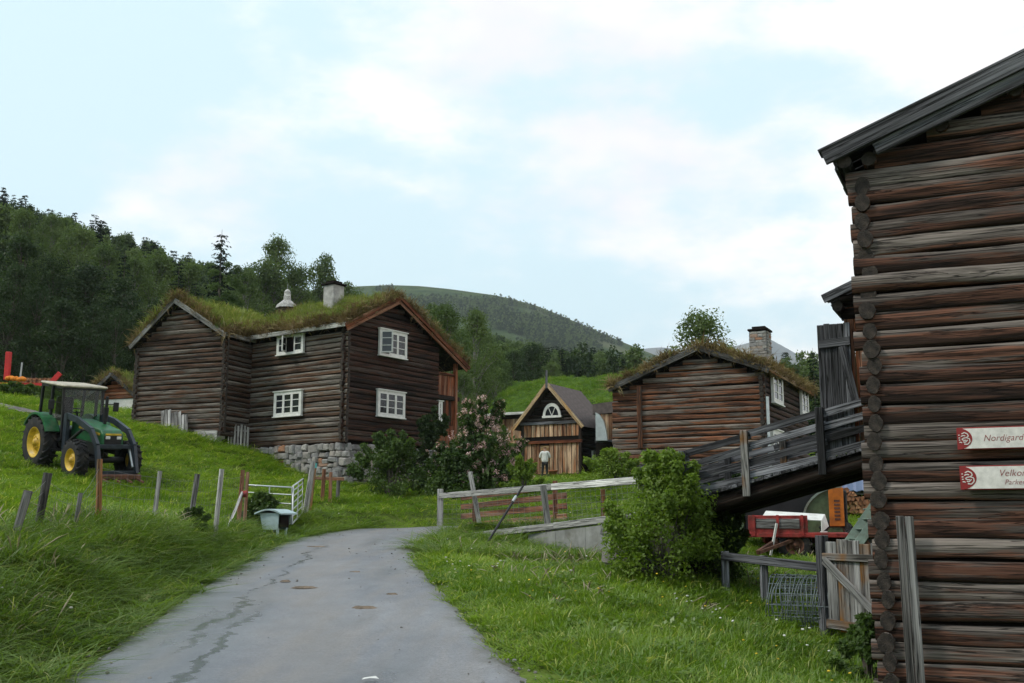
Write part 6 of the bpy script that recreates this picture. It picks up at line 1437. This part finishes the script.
shrub('elder_bush', 'large bright green bush at the foot of the barn ramp', 664, 15.9, 614, 724, 468, 0.058, MT['leaf_shrub'], 62, 170, seed=1, depth=0.9, loose=1.0)
shrub('elder_bush', 'darker leafy bush tucked under the ramp beside the low rail fence', 706, 16.8, 672, 742, 500, 0.065, MT['leaf_shrub2'], 36, 260, seed=2)
shrub('lilac_bush', 'rounded lilac bush covered in pale pink blossom', 484, 37, 444, 528, 411, 0.14, MT['leaf_shrub2'], 110, 230, blossoms=430, seed=3)
shrub('garden_shrub', 'low dark shrub at the left foot of the pink lilac', 452, 36.2, 426, 484, 456, 0.12, MT['leaf_shrub2'], 40, 200, seed=15)
shrub('garden_shrub', 'light green shrub at the right foot of the pink lilac', 523, 35.5, 506, 542, 462, 0.09, MT['leaf_shrub'], 18, 150, seed=4)
shrub('garden_shrub', 'spreading green shrub in front of the stone base', 392, 36.6, 357, 430, 440, 0.11, MT['leaf_shrub2'], 34, 170, seed=5)
shrub('garden_shrub', 'dark climbing shrub at the gallery corner of the house', 434, 40.5, 414, 458, 418, 0.12, MT['leaf_dark'], 26, 150, seed=6)
shrub('garden_shrub', 'wide leafy shrub in front of the linking shed', 610, 36.0, 582, 642, 455, 0.09, MT['leaf_shrub'], 30, 170, seed=7)
shrub('garden_shrub', 'low green shrub below the cottage gable', 668, 33.5, 636, 700, 462, 0.09, MT['leaf_shrub'], 24, 150, seed=8)
shrub('garden_shrub', 'small green shrub under the cottage corner behind the ramp rail', 725, 33.0, 694, 752, 470, 0.09, MT['leaf_shrub2'], 20, 150, seed=9)
shrub('nettle_clump', 'dark nettle clump behind the pale blue box', 262, 27.0, 244, 284, 498, 0.08, MT['leaf_shrub2'], 20, 130, seed=10, cat='plant', shape=0.6)
shrub('nettle_clump', 'tall weeds growing against the corner of the log storehouse', 858, 10.9, 838, 892, 626, 0.06, MT['leaf_shrub2'], 16, 110, seed=11, cat='plant', shape=0.6)
shrub('nettle_clump', 'weeds on the bank below the silver fence post', 196, 20.2, 176, 212, 512, 0.06, MT['leaf_shrub2'], 12, 90, seed=12, cat='plant', shape=0.6)
for i, (px, tp, lbl) in enumerate(((4, 385, 'first hedge bush below the red upright beam'), (22, 387, 'hedge bush below the orange netting'), (42, 389, 'hedge bush at the gravel track end behind the tractor'))):
    shrub('hedge_bush', lbl, px, 50, px - 14, px + 15, tp, 0.12, MT['leaf_shrub2'], 18, 130, seed=20 + i, group='hedge bushes beyond the meadow')
shrub('garden_shrub', 'fresh green bush showing above the barn roof ridge', 215, 60, 180, 262, 279, 0.10, MT['leaf_birch'], 44, 220, seed=14)
for i, (px, Y, a, b, tp, lbl) in enumerate(((728, 30, 690, 765, 478, 'dark bush under the ramp left of the red trailer'), (775, 33, 745, 805, 474, 'dark bush behind the red trailer'), (905, 40, 880, 960, 470, 'dark bush right of the blue-roofed woodshed'))):
    shrub('yard_bush', lbl, px, Y, a, b, tp, 0.13, MT['leaf_dark'], 30, 140, seed=30 + i)

# ------------------------------------------------------------------ trees
ORD = ['first', 'second', 'third', 'fourth', 'fifth', 'sixth', 'seventh', 'eighth', 'ninth', 'tenth', 'last']
BIR, DRK = ['birch0', 'birch1', 'birch2'], ['dark0', 'dark1', 'dark2']
G1 = 'trees at the foot of the wooded hillside'
for i, (px, Y, tp) in enumerate([(4, 62, 268), (30, 64, 286), (58, 62, 302), (84, 65, 306), (112, 66, 310), (134, 68, 312), (14, 76, 240), (46, 76, 258), (82, 76, 266), (112, 74, 280), (150, 72, 300)]):
    tree(DRK[i % 3], px, Y, tp, 'broadleaf_tree', ORD[i] + ' dark leafy tree in the shaded wood edge left of the log barn', G1, 1.15)
for i, (px, Y, tp) in enumerate([(10, 108, 212), (38, 116, 216), (68, 112, 226), (97, 100, 246), (128, 98, 258), (148, 104, 252), (182, 108, 264), (240, 112, 268), (258, 118, 262), (292, 122, 268)]):
    tree(BIR[i % 3], px, Y, tp, 'birch_tree', ORD[i] + ' pale green birch from the left on the slope above the log barn', G1, 1.1)
tree('birch1', 274, 120, 238, 'birch_tree', 'tallest birch, standing above the turf roof ridge left of the white chimney', G1, 0.9)
tree('birch2', 320, 126, 258, 'birch_tree', 'thin airy birch just left of the white chimney top', G1, 0.7)
tree('birch2', 347, 130, 286, 'birch_tree', 'small birch just right of the white chimney top', G1, 0.9)
for px, Y, tp, lb_ in ((58, 92, 262, 'brownish spruce among birches, second from left edge'), (116, 88, 250, 'spruce standing above the tractor and hut'), (172, 98, 258, 'dark spruce directly above the log barn gable'), (190, 92, 278, 'short spruce just right of the barn gable spruce'), (214, 96, 228, 'tallest spruce with thin ragged top on the skyline')):
    tree('spruce%d' % (px % 2), px, Y, tp, 'spruce_tree', lb_, G1, 1.0)
G2 = 'trees behind the middle buildings'
for i, (px, Y, tp, lb_) in enumerate([(447, 72, 306, 'tall birch rising right behind the house gallery'), (474, 76, 310, 'tall birch between the house and the green turf roof'), (430, 92, 306, 'birch partly hidden behind the house roof verge'), (494, 84, 344, 'lower birch left of the green turf roof'), (460, 66, 372, 'young birch beside the house gallery')]):
    tree(BIR[i % 3], px, Y, tp, 'birch_tree', lb_, G2, 1.15)
for i, (px, Y, tp) in enumerate([(512, 105, 352), (532, 118, 346), (552, 112, 362), (576, 130, 356), (598, 140, 362), (616, 150, 360), (636, 150, 366), (655, 160, 372)]):
    tree((DRK + BIR)[(i * 2) % 6], px, Y, tp, 'broadleaf_tree', ORD[i] + ' dark leafy tree from the left behind the green turf roof', G2, 1.35)
for px, tp, lb_ in ((549, 344, 'dark spruce left of centre behind the green turf roof'), (561, 347, 'second dark spruce behind the green turf roof')): tree('spruce1', px, 135, tp, 'spruce_tree', lb_, G2, 1.2)
tree('birch0', 704, 50, 312, 'broadleaf_tree', 'leafy tree rising behind the cottage roof beside the stone chimney', None, 1.15)
tree('spruce0', 815, 52, 346, 'spruce_tree', 'dark conifer between the cottage and the barn door', None, 0.9)
tree('birch1', 788, 60, 372, 'broadleaf_tree', 'leafy tree low behind the far end of the cottage', None, 1.3)

# wooded hillside: one mass
FP = []
for i in range(3): mb_, V, F = birch_parts(9, 2.6, 40 + i, 44, 42, 0.36, 0, 0.1); FP.append(piece('tree_mass', mesh_np('m', V, F), MT['leaf_birch'] if i < 2 else MT['leaf_dark']))
for i in range(2): mb_, V, F = spruce_parts(11, 2.0, 50 + i, 24, 0.38); FP.append(piece('tree_mass', mesh_np('m', V, F), MT['needle']))
r = np.random.default_rng(5); n = 6500; X = r.uniform(-215, 110, n); Y = r.uniform(96, 345, n)
m = (X < 0.42 * Y + 10) & (X > -0.62 * Y - 10) & ~((X > -35) & (Y < 125)); X, Y = X[m], Y[m]; Z = far_ground(X, Y); k = len(X)
idx = np.where(np.sin(X * 0.05 + 1.3 * np.sin(Y * 0.03)) + r.normal(size=k) * 0.6 > 1.15, r.integers(3, 5, k), r.integers(0, 3, k))
f = scatter('hillside_forest', np.c_[X, Y, Z - 0.3], np.c_[np.zeros((k, 2)), r.random(k) * 6.28], np.c_[np.tile((0.75 + 0.5 * r.random(k))[:, None], (1, 2)), 0.7 + 0.5 * r.random(k)], idx, FP)
tag(f, 'dense mixed wood covering the hillside', 'forest')

# ------------------------------------------------------------------ far hill and mountain
def hill_mat(name, a, b, c, sc):
    m, t, bs = new_mat(name); g = N(t, 'ShaderNodeNewGeometry'); p = g.outputs['Position']
    n = tex(t, p, sc, 8, 0.65); n2 = tex(t, p, sc * 0.25, 5, 0.6)
    col = mixc(t, ramp(t, n, [(0.38, 0.0), (0.6, 1.0)]), a, b); col = mixc(t, ramp(t, n2, [(0.52, 0.0), (0.68, 0.8)]), col, c)
    lk(t, col, bs.inputs['Base Color']); bs.inputs['Roughness'].default_value = 1; bs.inputs['Specular IOR Level'].default_value = 0; bump(t, bs, n, 1.0, 12.0); return m
def ridge(name, prof, D0, D1, zbase, mat, label, nd=60, npx=120, rough=6.0, back=0.35, seed=0):
    pxs = np.linspace(prof[0][0], prof[-1][0], npx); rows = np.interp(pxs, [p[0] for p in prof], [p[1] for p in prof]); V = []; Ds = list(np.linspace(D0, D1, nd)) + [D1 * (1 + back * q) for q in (0.3, 0.7, 1.0)]
    for D in Ds:
        for px, row in zip(pxs, rows):
            top = at(px, row, D1); x = top.x * D / D1
            t = (D - D0) / (D1 - D0)
            zz = zbase + (top.z - zbase) * min(t, 1) ** 1.08 if t <= 1 else zbase + (top.z - zbase) * max(0, 1 - (t - 1) * 1.2)
            zz += rough * min(1, t * 2) * (1 if t < 1 else 0.5) * (mnoise.fractal((x * 0.004 * 1300 / D1, D * 0.004 * 1300 / D1, seed), 1.0, 2.0, 5) - 0.1) * (0.25 if t > 0.97 else 1)
            V.append((x, D, zz))
    o = place(name, mesh_np(name, V, grid_faces(npx, len(Ds)), True), mat); return tag(o, label, kind='structure'), np.array(V).reshape(len(Ds), npx, 3)
fh, FV = ridge('far_hill', [(120, 330), (260, 296), (340, 287), (390, 285), (420, 286), (450, 289), (500, 296), (535, 305), (560, 315), (590, 328), (620, 341), (650, 353), (700, 372), (800, 400), (1000, 420), (1300, 430)], 430, 1300, 20,
               hill_mat('far_hill', (0.034, 0.058, 0.025), (0.068, 0.10, 0.04), (0.115, 0.125, 0.07), 0.03), 'rounded green hill with sparse wood beyond the farm', rough=1.5, seed=3)
ridge('mountain', [(300, 420), (560, 385), (610, 358), (640, 349), (660, 347), (700, 352), (735, 346), (768, 338), (792, 351), (815, 366), (870, 390), (1000, 400), (1300, 420)], 2600, 5000, 20,
      hill_mat('mountain', (0.035, 0.038, 0.046), (0.075, 0.074, 0.078), (0.20, 0.17, 0.10), 0.006), 'bare grey mountain in the distance', rough=18, seed=9)
n = 26000; a = r.random(n) ** 0.8 * 57; b = r.random(n) * 78 + 10; i0, j0 = a.astype(int), b.astype(int); ff, gg = (a - i0)[:, None], (b - j0)[:, None]
P0 = FV[i0, j0] * (1 - ff) * (1 - gg) + FV[i0 + 1, j0] * ff * (1 - gg) + FV[i0, j0 + 1] * (1 - ff) * gg + FV[i0 + 1, j0 + 1] * ff * gg
dn = np.array([mnoise.fractal((p[0] * 0.010, p[1] * 0.006, 2.0), 0.9, 2.1, 4) for p in P0]); keep = (dn > -0.22 + 0.25 * (a / 57)) & (a < 55.5); P0 = P0[keep]; k = len(P0)
FP2 = []
for i in range(2): mb_, V, F = birch_parts(8, 2.8, 70 + i, 22, 24, 0.6, 0, 0.05); FP2.append(piece('tree_mass', mesh_np('m', V, F), MT['leaf_birch'] if i else MT['leaf_dark']))
f = scatter('far_forest', P0 - np.array([0, 0, 0.5]), np.c_[np.zeros((k, 2)), r.random(k) * 6.28], (0.6 + 0.6 * r.random(k))[:, None] * np.ones((1, 3)), r.integers(0, 2, k), FP2); tag(f, 'scattered wood on the far green hill', 'forest')

# ------------------------------------------------------------------ grass and flowers
RECTS = [(DO, rot_of(eu), (-0.1, -0.15, DWW + 1.4, DWL)), (BO, rot_of(bu), (-0.1, -0.1, BW + 0.1, 6.6)), (KO, rot_of(ku), (0, 0, KW, KL)), (SO, rot_of(su), (0, 0, SW, SLn)), (NO, rot_of(nu), (0.05, 0.05, NW, NL)), (LO, rot_of(lu), (0, 0, lw, ll)), (hut.location, -0.35, (0, 0, hw, 3)), (co, -0.25, (0, 0, 1.9, 3))]
def outside(x, y):
    ok = np.ones(len(x), bool)
    for o, a, (u0, v0_, u1, v1_) in RECTS:
        dx, dy = x - o[0], y - o[1]; u = dx * math.cos(a) + dy * math.sin(a); v = -dx * math.sin(a) + dy * math.cos(a); ok &= ~((u > u0) & (u < u1) & (v > v0_) & (v < v1_))
    return ok
def nz2(x, y, f, s): return np.sin(x * f + s) * np.sin(y * f * 1.13 + 2 * s) + 0.6 * np.sin(x * f * 2.3 + y * f * 1.7 + s)
def band(y0, y1, per):
    w = 0.56 * y1 + 4.5; n = int(2 * w * (y1 - y0) * per); x = r.uniform(-w, w, n); y = r.uniform(y0, y1, n); m = np.abs(x) < 0.56 * y + 4.5; return x[m], y[m]
XY = [band(*b) for b in ((3.5, 8, 110), (8, 13, 105), (13, 20, 75), (20, 30, 40), (30, 44, 20), (44, 66, 9))]
x = np.concatenate([q[0] for q in XY]); y = np.concatenate([q[1] for q in XY])
d, rz_, h_ = road_q(x, y); edge = d - h_ + 0.13 * nz2(x, y, 2.3, 0.4) + 0.08 * nz2(x, y, 6.1, 1.7)
ok = (edge > -0.10) & outside(x, y); tk = catmull([(p.x, p.y, 0) for p in (at(-40, 398, 43.5), at(0, 403, 42.5), at(25, 409, 41.5), at(44, 416, 40.5), at(58, 424, 39))], 8)
for q in tk: ok &= (np.hypot(x - q[0], y - q[1]) > 0.62) & ~((np.abs(x - q[0] * (y / q[1])) < 0.4) & (q[1] - y < 1.3) & (q[1] - y > 0))
ok &= ~((np.abs(x - bx.x) < 0.55) & (y > bx.y - 0.9) & (y < bx.y + 0.4))
x, y, edge = x[ok], y[ok], edge[ok]
z = ground_np(x, y)
cx = np.interp(y, RC[:150, 1], RC[:150, 0]); left = (x < cx) & (y < 31)
fx = np.interp(y, [13, 16.6, 21, 26], [-6.2, -6.5, -5.7, -6.4])          # the fence line
bank = left & (x > fx - 0.5)
dist = np.hypot(x, y)
# height factor of the sward
hf = np.where(bank, 0.40 + 0.34 * sstep(0.3, 1.6, edge), np.where(left, 0.40, 0.62)) * np.where(y > 31, 0.55, 1.0)
hf = hf * (1 + 0.28 * nz2(x, y, 0.9, 3.0)) * np.clip(0.30 + edge * 1.1, 0.22, 1)
nearb = np.hypot(x - NO.x, y - NO.y); hf = np.where(~left & (nearb < 2.2), hf * 1.15, hf)
al = np.hypot(x - 1.8, (y - 22.4)); hf = np.where(~left & (al < 2.4), hf * 0.7, hf); hf = np.where(bank & (y > 22), hf * 0.5, hf)
hf = np.clip(hf, 0.25, 2.2) * (1 + 0.012 * np.clip(dist - 14, 0, 40))
def put(name, mask, protos, label, sxy=1.0):
    k = int(mask.sum()); s = hf[mask] * (0.75 + 0.5 * r.random(k)); wd = sxy * (0.85 + 0.3 * r.random(k)) * (1 + 0.028 * np.clip(dist[mask] - 10, 0, 40))
    P = np.c_[x[mask], y[mask], z[mask] - 0.01]; rot = np.c_[r.normal(size=(k, 2)) * 0.16, r.random(k) * 6.28]
    return tag(scatter(name, P, rot, np.c_[wd, wd, s], r.integers(0, len(protos), k), protos), label, 'grass')
mix = r.random(len(x))
put('bank_grass', bank & (mix > 0.05), T_LONG, 'long tangled grass on the bank left of the road')
put('meadow_grass', left & ~bank, T_MID, 'mown meadow grass around the tractor', 1.1)
put('lawn_grass', ~left & (y < 34) & (mix > 0.02), T_MID, 'short lush grass right of the road', 1.05)
put('yard_grass', ~left & (y >= 34), T_MID, 'grass around the farmhouses', 1.2)
wm = ((bank & (mix < 0.14)) | (~left & (y < 24) & (mix < 0.03))); hf = hf * 1.1
put('verge_weeds', wm, T_WEED, 'broad-leaved weeds among the roadside grass')
def stalk(n, h, seed):
    q = np.random.default_rng(seed); mb = MB()
    for i in range(n):
        a = q.random() * 6.28; b0 = Vector((q.normal() * 0.1, q.normal() * 0.1, 0)); hh = h * (0.7 + 0.5 * q.random()); l = 0.25 + 0.35 * q.random(); pts = [b0 + Vector((math.cos(a) * hh * l * t * t, math.sin(a) * hh * l * t * t, hh * t * (1 - 0.2 * l * t))) for t in (0, 0.5, 0.85, 1.0)]
        mb.path(pts, [0.0022, 0.002, 0.009, 0.002], 4)
    return mb.mesh('stalk')
MT['seed_head'] = leaf_mat('seed_head', (0.20, 0.17, 0.09), (0.42, 0.36, 0.24), trans=0.2, vary=0.9)
T_STALK = [piece('stalk', stalk(6, 0.46, 500 + i), MT['seed_head']) for i in range(3)]
put('seed_stalks', (bank & (edge > 0.6) & (mix > 0.978)) | (~left & (y < 26) & (y > 11) & (edge > 0.8) & (nearb > 3) & (mix > 0.988)), T_STALK, 'tall flowering grass stalks on the verges')
# flowers
def flower(petal, seed):
    mb = MB(); mb.tube((0, 0, 0), (0.01, 0, 0.2), 0.003, n=3, caps=False); q = MB(); q.lathe([(0.0, 0.205), (0.010, 0.210), (0.014, 0.205), (0.008, 0.199), (0, 0.198)], (0.01, 0, 0), n=7, axis='z'); me = q.mesh('flower'); return piece('flower', me, petal)
FY = [flower(MT['yellow_petal'], 0)]; FW = [flower(MT['white_petal'], 1)]
fm = ~left & (y < 22) & (edge > 0.3) & (nz2(x, y, 0.8, 1.0) > 0.1); ii = np.where(fm)[0]; ii = r.choice(ii, 110, False); k = len(ii)
tag(scatter('yellow_flowers', np.c_[x[ii], y[ii], z[ii]], np.c_[r.normal(size=(k, 2)) * 0.2, r.random(k) * 6], (0.8 + 0.5 * r.random(k))[:, None] * np.ones((1, 3)), np.zeros(k, int), FY), 'yellow flowers dotted in the lawn', 'flowers')
fm = (~left & (y < 27) & (y > 10) & (nz2(x, y, 0.9, 2.2) > 0.7)) | (bank & (nz2(x, y, 1.1, 0.3) > 1.0)); ii = np.where(fm)[0]; ii = r.choice(ii, min(120, len(ii)), False); k = len(ii)
tag(scatter('white_flowers', np.c_[x[ii], y[ii], z[ii]], np.c_[r.normal(size=(k, 2)) * 0.2, r.random(k) * 6], (0.9 + 0.6 * r.random(k))[:, None] * np.ones((1, 3)), np.zeros(k, int), FW), 'white seed heads in the grass beside the road', 'flowers')

# loose gravel along the road edges
def pebble(seed):
    q = random.Random(seed); mb = MB(); mb.box((0, 0, 0), (1, 0.8, 0.6), None, 0.2); mb.v = [(a + q.uniform(-.1, .1), b + q.uniform(-.1, .1), c + q.uniform(-.08, .08)) for a, b, c in mb.v]; return mb.mesh('pebble')
T_PEB = [piece('pebble', pebble(i), plain('pebble%d' % i, ((0.24, 0.235, 0.235), (0.15, 0.14, 0.13), (0.32, 0.30, 0.28))[i], 0.9, var=0.2)) for i in range(3)]
xx, yy = r.uniform(-6.5, 2.5, 60000), r.uniform(5, 31, 60000); dd, zz, hh = road_q(xx, yy); e_ = (dd - hh)
kp = (e_ < 0.06) & (e_ > -1.6) & (r.random(len(xx)) < 0.30 * np.exp(-np.abs(e_ + 0.08) / 0.16) + 0.010); xx, yy, zz, hh, dd = xx[kp], yy[kp], zz[kp], hh[kp], dd[kp]; k = len(xx); sz_ = 0.010 + 0.028 * r.random(k) ** 3
tag(scatter('gravel', np.c_[xx, yy, zz + 0.035 * (1 - (dd / hh) ** 2).clip(0, 1) + 0.004], np.c_[r.normal(size=(k, 2)) * 0.3, r.random(k) * 6.28], sz_[:, None] * np.ones((1, 3)), r.integers(0, 3, k), T_PEB), 'loose gravel along the road edges', 'gravel')

# ------------------------------------------------------------------ droppings and litter on the road
MT['dung'] = plain('dung', (0.17, 0.13, 0.095), 0.95, var=0.3, scale=12, bmp=0.4)
for i, (px, py, w, lb_) in enumerate(((316, 548, 0.26, 'flattened brown dropping near the gate on the road'), (305, 588, 0.2, 'flattened brown dropping left of the road middle'), (364, 607, 0.16, 'flattened brown dropping on the right half of the road'), (355, 573, 0.15, 'small brown dropping high in the middle of the road'), (392, 594, 0.11, 'small brown dropping near the right road edge'), (285, 582, 0.09, 'smallest brown smear left of the road middle'))):
    Yr = EYE * FPX / (py - 471); p = at(px, py, Yr); dq, zq, _ = road_q([p.x], [p.y]); r_ = random.Random(i); mb = MB(); n = 18
    ring = [(math.cos(2 * math.pi * k / n) * w * r_.uniform(0.6, 1.1), math.sin(2 * math.pi * k / n) * w * 0.55 * r_.uniform(0.6, 1.1), 0.0) for k in range(n)]; inner = [(a * 0.6, b * 0.6, 0.016 + r_.uniform(0, 0.014)) for a, b, _ in ring]
    mb.add(ring + inner + [(0, 0, 0.028)], [(k, (k + 1) % n, n + (k + 1) % n, n + k) for k in range(n)] + [(n + k, n + (k + 1) % n, 2 * n) for k in range(n)], True)
    tag(mb.build('dropping', MT['dung'], None, (p.x, p.y, float(zq[0]) + 0.028)), lb_, 'dropping', 'brown droppings on the road')
p = at(370, 676, 8.45); dq, zq, _ = road_q([p.x], [p.y]); mb = MB(); mb.add([(-0.06, -0.02, 0.0), (0.0, -0.03, 0.012), (0.07, -0.01, 0.004), (0.04, 0.03, 0.018), (-0.05, 0.025, 0.006)], [(0, 1, 4), (1, 2, 3), (1, 3, 4)]); o = mb.build('paper_scrap', MT['white'], None, (p.x, p.y, float(zq[0]) + 0.045)); o.modifiers.new('thick', 'SOLIDIFY').thickness = 0.003; tag(o, 'crumpled white paper scrap on the road near the bottom edge', 'litter')

# ------------------------------------------------------------------ rubble track above the meadow
def track():
    P = [at(-40, 398, 43.5), at(0, 403, 42.5), at(25, 409, 41.5), at(44, 416, 40.5), at(58, 424, 39)]; V = []
    C = catmull([(p.x, p.y, 0) for p in P], 8); n = 7
    for i, q in enumerate(C):
        d = C[min(i + 1, len(C) - 1)] - C[max(i - 1, 0)]; d /= np.linalg.norm(d[:2]); 
        for k in range(n): s = -1 + 2 * k / (n - 1); w = 0.62 * (1 - 0.7 * (i / len(C)) ** 3) + 0.07 * math.sin(i * 1.7 + k); x_, y_ = q[0] - d[1] * w * s, q[1] + d[0] * w * s; V.append((x_, y_, G(x_, y_) + 0.10 - 0.08 * s * s + 0.02 * math.sin(i * 3 + k * 2)))
    return place('track', mesh_np('track', V, grid_faces(n, len(C)), True), plain('rubble', (0.15, 0.135, 0.125), 0.95, var=0.35, scale=7, bmp=1.0))
tag(track(), 'strip of stony track above the tractor', kind='structure')

# ------------------------------------------------------------------ evening haze in the valley
hm = bpy.data.materials.new('haze'); hm.use_nodes = True; ht = hm.node_tree; ht.nodes.clear(); ho_ = N(ht, 'ShaderNodeOutputMaterial'); pv = N(ht, 'ShaderNodeVolumePrincipled')
pv.inputs['Color'].default_value = (0.86, 0.93, 1.0, 1); pv.inputs['Density'].default_value = 0.00012; pv.inputs['Anisotropy'].default_value = 0.2
ht.links.new(pv.outputs[0], ho_.inputs['Volume'])
mb = MB(); mb.box((0, 0, 440), (18400, 18400, 940)); hz = mb.build('haze', hm); hz['kind'] = 'stuff'; hz['label'] = 'thin bluish evening haze over the valley'
